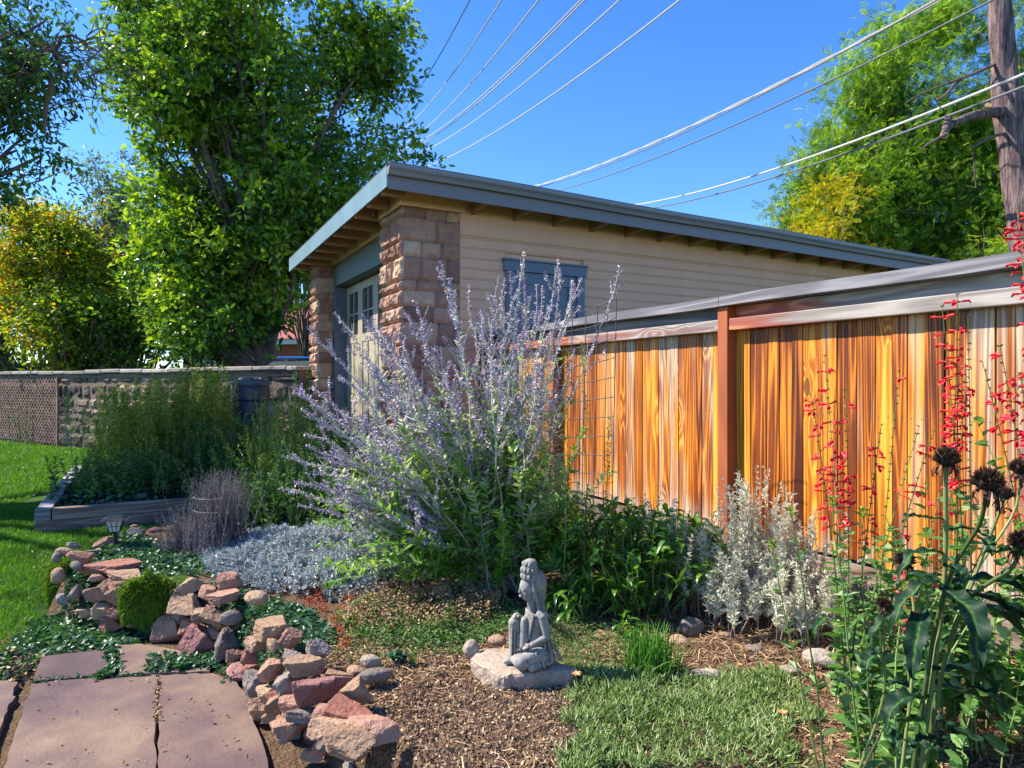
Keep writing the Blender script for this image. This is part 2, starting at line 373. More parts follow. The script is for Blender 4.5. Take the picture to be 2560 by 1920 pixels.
mb = MB()
def gridmesh(mb, x0, x1, y0, y1, st, zf, keep):
    xs = np.arange(x0, x1+st, st); ys = np.arange(y0, y1+st, st); X, Y = np.meshgrid(xs, ys)
    P = np.c_[X.ravel(), Y.ravel()]; Z = zf(P); n = len(xs)
    i = np.arange(len(ys)-1)[:, None]*n+np.arange(n-1)[None]
    f = np.stack([i, i+1, i+n+1, i+n], -1).reshape(-1, 4)
    k = keep(P[f].mean(1)); f = f[k]
    used = np.unique(f); mp = np.full(len(P), -1); mp[used] = np.arange(len(used))
    mb.add(np.c_[P, Z][used], mp[f], .5)
kf = lambda P: inpoly(P, BED) | (pdist(P, BED) < .24)
gridmesh(mb, -1.8, 3.2, 1.6, 5.6, .022, bedz, lambda P: kf(P) & (P[:, 1] < 5.5))
o = mb.build('garden_soil', m_soil, smooth=True); tag(o, kind='structure')
mb = MB()
def bedz2(P): return bedz(P)-.004
gridmesh(mb, -7.4, 5.4, -1.2, 13.2, .06, bedz2, lambda P: kf(P) & ~((P[:, 0] > -1.75) & (P[:, 0] < 3.1) & (P[:, 1] > 1.68) & (P[:, 1] < 5.45)))
o = mb.build('garden_soil', m_soil, smooth=True); tag(o, kind='structure')

mb = MB(); Q = [(-9, 1.2), (.3, 1.2), (-.3, 2.6), (-1.0, 3.3), (-1.6, 4.1), (-2.6, 4.55), (-3.3, 4.45), (-4.6, 3.2)]; mb.add([(x, y, LZ+.004) for x, y in Q], [tuple(range(8))]); tag(mb.build('garden_soil', m_soil), kind='structure')
# paving: purple flagstones, one path
mb = MB()
def zz(x, y, z=None): return gp(x*.36166, 1250+y*.36166, LZ+.03 if z is None else z)
slabs = [[(222,1276),(520,1245),(1086,1222),(1084,1535),(1078,1950),(0,1950),(128,1535)],
         [(1098,1215),(1460,1205),(1640,1265),(1740,1400),(1760,1540),(1900,1950),(1092,1950),(1094,1540)],
         [(292,1088),(520,1060),(768,1046),(782,1120),(800,1212),(520,1236),(228,1262)],
         [(786,1012),(1000,1002),(1190,1040),(1395,1110),(1452,1192),(1094,1206),(812,1214)],
         [(-900,1280),(-300,1262),(60,1256),(112,1268),(80,1400),(20,1540),(-120,1950),(-1300,1950)]]
for i, s in enumerate(slabs):
    pts = []
    for k in range(len(s)):
        a = np.array(s[k], float); b = np.array(s[(k+1) % len(s)], float)
        for q in np.linspace(0, 1, 7)[:-1]: pts.append(zz(*(a+(b-a)*q)))
    pts = np.array(pts); c = pts.mean(0); r = rg(60+i)
    pts[:, :2] += r.normal(0, .005, (len(pts), 2)); n = len(pts)
    top = pts.copy(); inn = c+(pts-c)*.985; inn[:, 2] += .008; top[:, 2] -= .002
    bot = pts.copy(); bot[:, 2] = LZ-.02
    V = np.concatenate([inn, top, bot]); f = []
    for k in range(n):
        q = (k+1) % n; f += [(k, k+n, q+n, q), (k+n, k+2*n, q+2*n, q+n)]
    mb.add(V, f, .15+.7*r.random()); mb.L.append(np.arange(n)+mb.n-3*n); mb.T.append(np.array([n])); mb.M.append(np.array([0]))
tag(mb.build('path', m_flag), kind='structure')

# ================================================================== garage
GC = np.array([-1.373, 8.58, LZ])
GR = math.atan2(.475, .88)
g = empty('garage', GC, GR, label='stone and tan clapboard garage with blue grey eaves, behind the wooden fence', cat='garage')
def zr(x, y): return 4.195-.0150*x-.018*y
EX0, EX1, EY0, EY1 = -.34, 11.0, -.45, 5.70   # roof edges
def slab(mb, x0, x1, y0, y1, dz0, dz1, mi=0):
    v = [(x, y, zr(x, y)+dz) for dz in (dz0, dz1) for x, y in ((x0, y0), (x1, y0), (x1, y1), (x0, y1))]; mb.hexa(v, .5, mi)
# walls: core + lapped boards
mb = MB()
mb.box((.55, .06, 0), (10.6, 5.3, 4.02), .5)
W = mb.build('wall', m_tan, g)
mb = MB(); z = .3; bh = .136; r = rg(5)
bx = [(0.79, 1.47), (2.76, 9.72)]
while z < 3.60:
    for (xa, xb) in (bx if 1.18 < z+bh and z < 3.33 else [(0.79, 9.72)]):
        z1 = min(z+bh, 3.60)
        # board with a bead along its lower edge
        prof = [(.045, z), (.030, z+.004), (.030, z+.014), (.040, z+.020), (.032, z+.030), (.030, z1)]
        v = [(xx, yy, zz_) for xx in (xa, xb) for yy, zz_ in prof]; n = len(prof)
        mb.add(v, [(i, n+i, n+i+1, i+1) for i in range(n-1)], r.random())
    z += bh
v = [(xx, yy, zz_) for xx in (.79, 9.72) for yy, zz_ in ((.03, 3.60), (.018, 3.604), (.018, 3.80))]
mb.add(v, [(0, 3, 4, 1), (1, 4, 5, 2)], .5)
mb.add([(.79, .012, 3.80), (9.72, .012, 3.80), (9.72, .012, 4.03), (.79, .012, 4.15)], [(0, 1, 2, 3)], .5)
mb.build('siding', m_tan, W)
# pillars of rock-faced blocks
def block(mb, axis, a0, a1, z0, z1, base, out, amp, rnd, seed, flip=1):
    """one stone face: grid with a rough bulging face; axis 0: face runs along x (outward -y); axis 1: runs along y (outward -x)"""
    nx = max(3, int((a1-a0)/.028)); nz = max(3, int((z1-z0)/.028))
    A, Z = np.meshgrid(np.linspace(a0, a1, nx), np.linspace(z0, z1, nz))
    P3 = np.stack([A+seed*3.1, Z, A*0+seed], -1)
    e = np.minimum(np.minimum(A-a0, a1-A), np.minimum(Z-z0, z1-Z)); ed = np.clip(e/.03, 0, 1)
    d = out*(.35+.65*ed)+amp*ed*(fbm(P3*7, 11)*.6+np.abs(fbm(P3*16, 17))*.5)
    d = np.where((ed <= 0), -.012, d)
    if axis == 0: V = np.stack([A, base-d, Z], -1)
    else: V = np.stack([base-d, A, Z], -1)
    i = np.arange(nz-1)[:, None]*nx+np.arange(nx-1)[None]; f = np.stack([i, i+1, i+nx+1, i+nx], -1).reshape(-1, 4)
    if (axis == 1): f = f[:, ::-1]
    mb.add(V.reshape(-1, 3), f, rnd)
def pillar(parent, x0, x1, y0, y1, ztop, seed, name='stone_pillar', rough=True, label=None):
    r = rg(seed); core = MB(); core.box((x0+.012, y0+.012, 0), (x1-.012, y1-.012, ztop-.004), .5, 0)
    p = core.build(name, m_mortar, parent)
    if label: p['label'] = label
    mb = MB(); z = 0.; k = 0
    while z < ztop-.05:
        h = r.choice([.13, .2, .26, .3]); z1 = min(z+h, ztop)
        if ztop-z1 < .1: z1 = ztop
        for ax, (a0, a1) in ((0, (x0, x1)), (1, (y0, y1))):
            a = a0
            while a < a1-.02:
                wd = r.uniform(.18, .48); b = min(a+wd, a1)
                if a1-b < .12: b = a1
                if ax == 0: block(mb, 0, a+.004, b-.004, z+.004, z1-.004, y0, .012, .007, r.random(), k)
                else: block(mb, 1, a+.004, b-.004, z+.004, z1-.004, x0, .032 if rough else .02, .050 if rough else .01, r.random(), k+.5)
                a = b; k += 1
        z = z1
    mb.build('stone_block_face', m_stone, p, smooth=False)
pillar(g, 0, .79, 0, .84, 3.88, 21, label='near corner pillar of pink sandstone blocks')
pillar(g, 0, .79, 4.75, 5.36, 3.90, 22, label='far pillar of sandstone blocks beside the garage doors')
pillar(g, 9.74, 10.6, -.02, .5, 3.80, 23, rough=False)
for (x0, x1, y0, y1, z0) in ((-.045, .86, -.03, .90, 3.882), (-.045, .86, 4.70, 5.42, 3.902), (9.70, 10.7, -.06, .5, 3.80)):
    mb = MB(); v = [(x, y, z0) for x, y in ((x0, y0), (x1, y0), (x1, y1), (x0, y1))]+[(x, y, zr(x, y)-.10) for x, y in ((x0, y0), (x1, y0), (x1, y1), (x0, y1))]
    mb.hexa(v); mb.build('pillar_cap', m_tan2, g, bevel=.004)
# lintel, jambs, frieze
mb = MB(); mb.box((.28, .84, 3.46), (.50, 4.75, 3.85)); mb.build('lintel', m_teal, g, bevel=.006)
mb = MB(); mb.box((.20, .84, 3.852), (.50, 4.75, 4.06)); mb.build('frieze_board', m_tan2, g)
mb = MB(); mb.box((.17, .84, 4.062), (.26, 4.75, 4.10)); mb.build('frieze_board', m_tan2, g)
for a, b in ((.845, 1.0), (4.64, 4.748)):
    mb = MB(); mb.box((.282, a, 0), (.56, b, 3.458)); mb.build('door_jamb', m_blue, g, bevel=.004)
# four door leaves, two by two panes each
y = 1.005; dw = (4.635-1.005)/4
for k in range(4):
    a, b = y+k*dw+.006, y+(k+1)*dw-.006
    D = MB(); st = .13
    D.box((.50, a, .02), (.545, a+st, 3.44)); D.box((.50, b-st, .02), (.545, b, 3.44))
    D.box((.502, a+st, 3.30), (.543, b-st, 3.44)); D.box((.502, a+st, 2.38), (.543, b-st, 2.52)); D.box((.502, a+st, .02), (.543, b-st, .25))
    D.box((.502, a+st, 1.30), (.543, b-st, 1.42))
    D.box((.515, a+st, .25), (.535, b-st, 1.30)); D.box((.515, a+st, 1.42), (.535, b-st, 2.38))
    D.box((.50, (a+b)/2-.03, .25), (.53, (a+b)/2+.03, 2.38))
    dd = D.build('garage_door', m_cream, g, bevel=.004)
    wf = MB(); c = (a+b)/2
    wf.box((.506, c-.014, 2.522), (.538, c+.014, 3.298)); wf.box((.508, a+st, 2.896), (.537, c-.015, 2.924)); wf.box((.508, c+.015, 2.896), (.537, b-st, 2.924))
    wf.build('window_muntin', m_cream, dd)
    gl = MB(); gl.box((.524, a+st, 2.522), (.530, b-st, 3.298)); gl.build('window_pane', m_glass, dd)
for zz_ in (1.6, 2.95):
    h = MB(); tube1(h, [(.27, 4.70, zz_-.03), (.262, 4.70, zz_+.03)], .028, 10); h.build('hinge_bolt', m_blue, g)
# side door
mb = MB()
mb.box((1.47, -.008, 1.2), (1.60, .05, 3.18)); mb.box((2.63, -.008, 1.2), (2.76, .05, 3.18)); mb.box((1.44, -.012, 3.182), (2.79, .05, 3.32)); mb.box((1.42, -.03, 3.322), (2.81, .05, 3.35)); mb.box((1.44, -.02, 1.14), (2.79, .05, 1.198))
sdoor = MB(); sdoor.box((1.602, .045, 1.2), (2.628, .058, 3.18))
for xa, xb in ((1.602, 1.73), (2.06, 2.17), (2.50, 2.628)): sdoor.box((xa, .025, 1.2), (xb, .044, 3.18))
for xa, xb in ((1.731, 2.059), (2.171, 2.499)):
    for za, zb in ((1.2, 1.4), (2.15, 2.3), (3.02, 3.18)): sdoor.box((xa, .027, za), (xb, .044, zb))
    for za, zb in ((1.44, 2.11), (2.34, 2.98)): sdoor.box((xa+.04, .036, za), (xb-.04, .0445, zb))
sd_ = sdoor.build('side_door', m_blue, g, bevel=.003); sd_['label'] = 'slate blue panelled door in the clapboard wall'
mb.build('door_frame', m_blue, sd_, bevel=.004)
# roof
mb = MB(); slab(mb, EX0+.02, EX1-.02, EY0+.02, EY1-.02, -.05, -.01, 0); slab(mb, EX0-.02, EX1+.02, EY0-.02, EY1+.02, -.008, .018, 1)
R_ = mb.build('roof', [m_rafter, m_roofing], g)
mb = MB()
v = []
for x in (EX0, EX1): v += [(x, EY0, zr(x, EY0)-.27), (x, EY0+.025, zr(x, EY0)-.27), (x, EY0+.025, zr(x, EY0)-.01), (x, EY0, zr(x, EY0)-.01)]
mb.hexa([v[0], v[4], v[5], v[1], v[3], v[7], v[6], v[2]]); mb.build('fascia', m_fascia, R_)
mb = MB(); v = []
for y_ in (EY0-.004, EY1): v += [(EX0-.024, y_, zr(EX0, y_)-.25), (EX0+.0, y_, zr(EX0, y_)-.25), (EX0, y_, zr(EX0, y_)-.006), (EX0-.024, y_, zr(EX0, y_)-.006)]
mb.hexa([v[0], v[1], v[5], v[4], v[3], v[2], v[6], v[7]]); mb.build('fascia', m_fascia_f, R_)['label'] = 'pale teal front fascia, sun bleached'
mb = MB()   # K-style gutter
prof = [(-.002, -.115), (-.062, -.112), (-.072, -.085), (-.085, -.062), (-.105, -.045), (-.112, -.025), (-.112, .012), (-.120, .014), (-.120, .020), (-.104, .020), (-.104, -.02), (-.002, -.02)]
xs = np.linspace(EX0-.02, EX1+.02, 30); n = len(prof)
V = [(x, EY0+py, zr(x, EY0)+pz+.006*math.sin(x*1.3)) for x in xs for py, pz in prof]
mb.add(V, [(k*n+i, (k+1)*n+i, (k+1)*n+i+1, k*n+i+1) for k in range(len(xs)-1) for i in range(n-1)], .5)
for k in (0, len(xs)-1): mb.L.append(np.arange(n)+k*n); mb.T.append(np.array([n])); mb.M.append(np.array([0]))
mb.build('gutter', m_gutter, R_, smooth=False)
for k in range(17):
    x = .33+.635*k
    if .86 > x > -.2 or x > 10.65: continue
    mb = MB(); v = []
    for yy, dz0 in ((EY0+.027, -.275), (.0115, -.300)):
        v.append([(x-.022, yy, zr(x, yy)+dz0), (x+.022, yy, zr(x, yy)+dz0), (x-.022, yy, zr(x, yy)-.052), (x+.022, yy, zr(x, yy)-.052)])
    a, b = v
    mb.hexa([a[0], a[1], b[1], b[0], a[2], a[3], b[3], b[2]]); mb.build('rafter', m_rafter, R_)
for k in range(10):
    y_ = -.2+.60*k
    mb = MB(); v = []
    for xx in (EX0+.002, .168 if .9 < y_ < 4.65 else -.047):
        v.append([(xx, y_-.022, zr(xx, y_)-.285), (xx, y_+.022, zr(xx, y_)-.285), (xx, y_-.022, zr(xx, y_)-.052), (xx, y_+.022, zr(xx, y_)-.052)])
    a, b = v
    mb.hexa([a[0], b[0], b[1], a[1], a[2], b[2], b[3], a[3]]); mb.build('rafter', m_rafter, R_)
for y_ in (.7, 1.9):
    mb = MB(); tube1(mb, [(-.18, y_, 3.98), (-.18, y_, 3.91), (-.17, y_+.015, 3.885), (-.17, y_+.035, 3.90)], .005, 6); mb.build('hook', m_iron, R_)

# ================================================================== fence
FP = np.array([1.715, 5.31, 0]); FR = math.atan2(-.88, .475)
fn = empty('wooden_fence', FP, FR, label='tall orange stained board fence with weathered grey cap rail', cat='fence')
ORG = [(0, (.06, .012, .003)), (.21, (.23, .052, .005)), (.40, (.48, .145, .009)), (.58, (.68, .26, .018)), (.78, (.80, .42, .06)), (1, (.86, .62, .22))]
def wx(t, s):   # greyer to the right, at the foot and just under the cap
    x, z_ = s.outputs[0], s.outputs[2]
    a = t.math('MULTIPLY', t.math('SMOOTH_MAX', t.math('SUBTRACT', x, 1.45), 0.0, .2), .42)
    b = t.math('MULTIPLY', t.math('SMOOTH_MAX', t.math('SUBTRACT', .42, z_), 0.0, .1), .9)
    c = t.math('MULTIPLY', t.math('SMOOTH_MAX', t.math('SUBTRACT', z_, 1.38), 0.0, .1), .22)
    d = t.math('MULTIPLY', t.math('LESS_THAN', x, 0.0), .115)
    return t.math('ADD', t.math('ADD', t.math('SUBTRACT', a, .125), b), t.math('ADD', c, d))
m_board = woodmat('stained_cedar_board', ORG, wx, wcol=((.20, .17, .15, 1), (.60, .47, .33, 1)), freq=24, rough=.5, xs=9.0, zs=.20, bump=.4, grain=.72)
m_post = woodmat('treated_red_post', [(0, (.20, .05, .02)), (.5, (.36, .105, .035)), (1, (.50, .19, .07))], -.4, freq=8, xs=4, zs=.6, knots=False)
def _inc(t0):
    return t0
m_cap = woodmat('silver_grey_timber', [(0, (.09, .088, .10)), (.5, (.19, .185, .205)), (1, (.31, .30, .33))], -.1, wcol=((.20,.20,.215,1),(.36,.355,.37,1)), freq=12, axis='X', rough=.75, xs=7, zs=.5, spec=.2, knots=False, bump=.8)
def wt(t, s):
    x = s.outputs[0]
    a = t.math('MULTIPLY', t.math('GREATER_THAN', x, .0), -.30)
    b = t.math('MULTIPLY', t.math('SMOOTH_MAX', t.math('SUBTRACT', x, .45), 0.0, .2), .8)
    c = t.math('MULTIPLY', t.math('LESS_THAN', x, -2.2), -.55)
    return t.math('ADD', t.math('ADD', .16, a), t.math('ADD', b, c))
m_trim = woodmat('weathered_trim', [(0, (.15, .035, .03)), (.4, (.33, .09, .055)), (.7, (.50, .19, .09)), (1, (.70, .40, .22))], wt, wcol=((.17, .145, .135, 1), (.38, .34, .31, 1)), freq=14, axis='X', rough=.6, xs=6, zs=.6, bump=.6)
m_nail = paint('rusty_nail', (.09, .06, .05), .6)
r = rg(77); bays = [(-4.34, -2.53), (-2.53, 0.0), (0.0, 2.44), (2.44, 4.6)]
for (a, b) in bays:
    mb = MB(); x = a+.05; k = 0
    while x < b-.02:
        wd = min(r.choice([.09, .105, .12, .135, .148]), b-.0-x); y_ = .003*(k % 2)+r.uniform(-.0008, .0008); lean = r.normal(0, .002)
        z0 = .19+r.uniform(-.004, .006)
        mb.hexa([(x+.001, y_, z0), (x+wd-.001, y_, z0), (x+wd-.001, y_+.016, z0), (x+.001, y_+.016, z0), (x+.001+lean, y_, 1.83), (x+wd-.001+lean, y_, 1.83), (x+wd-.001+lean, y_+.016, 1.83), (x+.001+lean, y_+.016, 1.83)], r.random())
        
        for zn in (.42, 1.12):
            for xn in (x+.022, x+wd-.022):
                an_ = np.arange(8)*math.pi/4; mb.add(np.stack([xn+.0042*np.cos(an_), np.full(8, y_-.0012), zn+r.uniform(-.006, .006)+.0042*np.sin(an_)], -1), [tuple(range(8))], .5, 1)
        x += wd+.0048; k += 1
    mb.box((a+.03, .0215, .2), (b, .034, 1.828), .5, 2)  # added dark backing that blocks light through the board gaps
    mb.build('board_panel', [m_board, m_nail, m_dark], fn)
    mb = MB(); mb.box((a+.052, -.088, 1.742), (b-.054, -.018, 1.832), r.random()); mb.build('trim_rail', m_trim, fn, bevel=.006)
    mb = MB(); mb.box((a+.052, -.010, 1.834), (b-.054, .035, 1.928), r.random()); mb.build('top_rail', m_cap if b <= 0.1 else m_trim, fn, bevel=.004)
for x in (-4.34, -2.53, 0, 2.44):
    mb = MB(); mb.box((x-.05, -.100, .02), (x+.052, .035, 1.928), r.random()); p = mb.build('post', m_post, fn, bevel=.005)
for a, b in ((-4.42, -3.0), (-2.997, -.012), (-.008, 2.90), (2.904, 4.7)):
    mb = MB(); k = np.linspace(a, b, 12)
    for i in range(11):
        s1 = .004*math.sin(k[i]*3.1); s2 = .004*math.sin(k[i+1]*3.1)
        mb.hexa([(k[i], -.130, 1.930+s1), (k[i+1], -.130, 1.930+s2), (k[i+1], .06, 1.930+s2), (k[i], .06, 1.930+s1), (k[i], -.130, 2.005+s1), (k[i+1], -.130, 2.005+s2), (k[i+1], .06, 2.012+s2), (k[i], .06, 2.012+s1)], .5)
    bm_ = mb.build('cap_rail', m_cap, fn)
# retaining timber at the fence foot
mt = woodmat('grey_garden_timber', [(0, (.07, .05, .04)), (.5, (.17, .125, .10)), (1, (.28, .22, .18))], -.05, freq=12, axis='X', rough=.8, xs=6, zs=.5)
mb = MB(); mb.box((-4.3, -.20, -.05), (-.10, -.012, .172), .3); mb.build('retaining_timber', mt, bevel=.01)
o = bpy.data.objects['retaining_timber']; o.location = FP; o.rotation_euler = (0, 0, FR); tag(o, 'weathered timber at the fence foot, left of the red post', 'timber', 'timbers along the fence foot')
mb = MB(); mb.box((-.08, -.34, -.05), (4.4, -.012, .178), .6); o = mb.build('retaining_timber', mt, bevel=.01); o.location = FP; o.rotation_euler = (0, 0, FR)
tag(o, 'long grey timber at the fence foot behind the red flowers', 'timber', 'timbers along the fence foot')

# ================================================================== far stone garden wall + lattice
WA = np.array([-21.9, 24.24]); WB = np.array([-4.05, 12.92]); wl = np.linalg.norm(WB-WA); wa = math.atan2(WB[1]-WA[1], WB[0]-WA[0])
o_w = empty('stone_garden_wall', (WA[0], WA[1], LZ), wa, label='long weathered rubble stone wall with flat coping behind the garden', cat='wall')
mb = MB(); mb.box((0, .03, 0), (wl, .4, 1.88)); core = mb.build('wall_body', m_mortar, o_w)
mb = MB(); z = 0.; r = rg(31); k = 0
while z < 1.86:
    h = min(r.uniform(.16, .38), 1.88-z); x = 4.0
    while x < wl:
        wd = r.uniform(.25, .95); b = min(x+wd, wl)
        nx = max(3, int(wd/.07)); nz = max(3, int(h/.06))
        A, Z = np.meshgrid(np.linspace(x+.012, b-.012, nx), np.linspace(z+.010, z+h-.010, nz))
        e = np.minimum(np.minimum(A-x, b-A), np.minimum(Z-z, z+h-Z)); ed = np.clip((e-.013)/.03, 0, 1)
        d = ed*(.035+.03*fbm(np.stack([A*6, Z*6, A*0+k], -1), 3))-.01
        i = np.arange(nz-1)[:, None]*nx+np.arange(nx-1)[None]; f = np.stack([i, i+1, i+nx+1, i+nx], -1).reshape(-1, 4)
        mb.add(np.stack([A, .03-d, Z], -1).reshape(-1, 3), f, r.random()); x = b; k += 1
    z += h
mb.build('stone_face', m_stone_dk, core)
mb = MB(); x = 4.
while x < wl:
    b = min(x+r.uniform(.5, 1.1), wl); dz = r.uniform(-.012, .02)
    mb.box((x+.006, -.06, 1.885+dz), (b-.006, .48, 1.965+dz+r.uniform(0, .02)), r.random()); x = b
mb.build('coping', stonemat('coping_stone', [(.1, (.2, .17, .16)), (.9, (.5, .45, .42))], .6, 2), o_w, bevel=.02)
# lattice trellis on the wall
def wallpt(u):   # distance along the wall where photo column u meets it
    k = (u-1280)/F; d = WB-WA; t = (k*WA[1]-WA[0])/(d[0]-k*d[1]); return t*wl
x0, x1 = wallpt(-90), wallpt(152)
lt = empty('lattice_trellis', (WA[0], WA[1], LZ), wa, label='brown diagonal wooden lattice leaning on the stone wall', cat='trellis')
m_lat = woodmat('lattice_wood', [(0, (.12, .07, .05)), (.5, (.24, .15, .11)), (1, (.36, .25, .19))], -.1, freq=8, knots=False, rough=.8)
mb = MB(); mb2 = MB(); sp = .155; hh = 1.72; n_ = int((x1-x0+hh)/sp)
for M_, sg, yy in ((mb, 1, -.085), (mb2, -1, -.097)):
    for i in range(-1, n_+1):
        xs0 = x0-hh+i*sp if sg > 0 else x0+i*sp+.03
        pa, pb = (xs0, .05), (xs0+sg*hh if sg > 0 else xs0-hh, .05+hh)
        if sg < 0: pa, pb = (xs0, .05), (xs0-hh, .05+hh)
        # clip to x0..x1
        (xa, za), (xb, zb) = sorted([pa, pb])
        if xb <= x0 or xa >= x1: continue
        m_ = (zb-za)/(xb-xa)
        if xa < x0: za += m_*(x0-xa); xa = x0
        if xb > x1: zb += m_*(x1-xb); xb = x1
        if xb-xa < .03: continue
        wd = .022
        M_.hexa([(xa, yy-.005, za-wd), (xb, yy-.005, zb-wd), (xb, yy+.005, zb-wd), (xa, yy+.005, za-wd), (xa, yy-.005, za+wd), (xb, yy-.005, zb+wd), (xb, yy+.005, zb+wd), (xa, yy+.005, za+wd)], r.random())
mb.build('lattice_slats', m_lat, lt); mb2.build('lattice_slats', m_lat, lt)
mb = MB(); mb.box((x1, -.11, .0), (x1+.05, -.07, hh+.1)); mb.build('lattice_post', m_lat, lt)

# ================================================================== raised bed
RB = np.array([-5.22, 7.43, LZ])
rb = empty('raised_bed', RB, GR, label='rectangular raised garden bed of two stacked timbers beside the lawn', cat='raised bed')
m_tim = woodmat('bed_timber', [(0, (.10, .065, .05)), (.5, (.27, .18, .135)), (1, (.42, .30, .23))], -.05, wcol=((.22, .17, .14, 1), (.42, .35, .30, 1)), freq=13, axis='X', rough=.8, xs=7, zs=.5)
m_timy = woodmat('bed_timber_side', [(0, (.12, .1, .1)), (.5, (.28, .25, .25)), (1, (.45, .41, .40))], .05, wcol=((.25, .24, .25, 1), (.5, .49, .5, 1)), freq=13, axis='Y', rough=.8, xs=7, zs=.5)
LX, LY, t_ = 4.4, 4.6, .13
for k, (z0, z1) in enumerate(((0, .122), (.126, .25))):
    dx = .0 if k == 0 else .16
    mb = MB(); mb.box((.0+dx+(.002 if k else 0), 0, z0), (LX, t_, z1), .3+.4*k); mb.build('timber', m_tim, rb, bevel=.006)
    mb = MB(); mb.box((0 if k else .003, t_+.003 if k == 0 else 0, z0), (t_+.02, LY, z1), .8-.5*k); mb.build('timber', m_timy, rb, bevel=.006)
    mb = MB(); mb.box((t_+.024, LY-t_, z0), (LX, LY, z1), .5); mb.build('timber', m_tim, rb)
    mb = MB(); mb.box((LX-t_, t_+.003, z0), (LX, LY-t_-.003, z1), .5); mb.build('timber', m_timy, rb)
mb = MB(); gx, gy = np.meshgrid(np.linspace(t_+.021, LX-t_-.002, 60), np.linspace(t_+.004, LY-t_-.004, 60))
gz = .17+.02*fbm(np.stack([gx*3, gy*3, gx*0], -1), 4)
i = np.arange(59)[:, None]*60+np.arange(59)[None]; mb.add(np.stack([gx, gy, gz], -1).reshape(-1, 3), np.stack([i, i+1, i+61, i+60], -1).reshape(-1, 4))
mb.build('bed_soil', (lambda t: t.fin(t.ramp(t.noise(50, 4), [(.3, (.008, .006, .006, 1)), (.7, (.05, .035, .028, 1))]), .95, t.bump(t.noise(40, 4), 1, .03), .1))(NT('black_soil')), rb, smooth=True)
def rbp(x, y, z=.17): return RB+np.array([x*.88-y*.475, x*.475+y*.88, z])
# ================================================================== rocks
_ico = {}
def ico(n):
    if n not in _ico:
        b = bmesh.new(); bmesh.ops.create_icosphere(b, subdivisions=n, radius=1.0); b.verts.ensure_lookup_table()
        _ico[n] = (np.array([v.co[:] for v in b.verts]), np.array([[v.index for v in f.verts] for f in b.faces])); b.free()
    return _ico[n]
def rockmesh(seed, dims, kind='ang'):
    r = rg(seed); V, Fc = ico(5 if max(dims) > .12 else 4); V = V.copy()
    if kind == 'round':
        rad = 1+.14*vnoise(V*1.1, seed)+.03*fbm(V*3, seed+3)
        V = V*rad[:, None]
    else:
        nP = 15 if kind == 'ang' else 11
        N = norm(r.normal(0, 1, (nP, 3)))
        if kind == 'slab': N[:, 2] *= .25; N = norm(N)
        N = np.concatenate([N, [(0.05*r.normal(), .05*r.normal(), 1), (0, 0, -1)]]); N = norm(N)
        D = r.uniform(.62, .95, len(N)); D[-2:] = [.72, .7] if kind == 'slab' else [.8, .7]
        dt = V@N.T; q = D/np.maximum(dt, 1e-3)
        q = np.sort(q, 1); k = q[:, 0]; gap = np.clip((q[:, 1]-q[:, 0])/.05, 0, 1)
        k = k-(1-gap)*.018
        rad = k+.045*fbm(V*2.6, seed)+.022*fbm(V*9, seed+1)+.010*fbm(V*24, seed+2)+(.012*np.sign(np.sin(V[:, 2]*k*14+2*vnoise(V*2, seed))) if seed % 2 else 0)
        if kind == 'slab':   # split layers on the rim
            rad = rad+.02*np.sign(np.sin(V[:, 2]*k*9+vnoise(V*2, seed)*2))*np.clip(1-np.abs(V[:, 2])*1.2, 0, 1)
        V = V*rad[:, None]
    mn, mx = V.min(0), V.max(0); V = (V-(mn+mx)/2)/(mx-mn)*np.array(dims)
    return V, Fc
RM = {}
def rm(name, st, b=.6): RM[name] = stonemat('rock_'+name, st, b, 6, 60)
rm('tan', [(.1, (0.144, 0.086, 0.054)), (.45, (0.302, 0.191, 0.126)), (.75, (0.418, 0.284, 0.186)), (1, (0.518, 0.396, 0.288))])
rm('pink', [(.1, (0.158, 0.079, 0.060)), (.45, (0.317, 0.172, 0.126)), (.75, (0.418, 0.251, 0.180)), (1, (0.504, 0.343, 0.252))])
rm('red', [(.1, (0.144, 0.053, 0.042)), (.45, (0.274, 0.112, 0.084)), (.75, (0.374, 0.185, 0.132)), (1, (0.446, 0.277, 0.204))])
rm('purple', [(.1, (0.144, 0.059, 0.060)), (.45, (0.266, 0.125, 0.120)), (.75, (0.338, 0.178, 0.156)), (1, (0.418, 0.264, 0.216))])
rm('grey', [(.1, (0.086, 0.069, 0.064)), (.45, (0.194, 0.162, 0.144)), (.75, (0.288, 0.241, 0.211)), (1, (0.374, 0.324, 0.282))])
rm('white', [(.1, (0.173, 0.138, 0.109)), (.45, (0.302, 0.255, 0.205)), (.75, (0.418, 0.366, 0.301)), (1, (0.518, 0.469, 0.397))])
rm('yellow', [(.1, (0.173, 0.099, 0.036)), (.45, (0.317, 0.198, 0.078)), (.75, (0.418, 0.277, 0.120)), (1, (0.490, 0.356, 0.192))])
BU = [110, 159, 280, 401, 474, 545, 610, 644, 686, 750, 816, 893, 1000]; BY = [4.72, 4.53, 4.41, 4.34, 4.2, 3.97, 3.68, 3.43, 3.17, 2.97, 2.78, 2.58, 2.4]
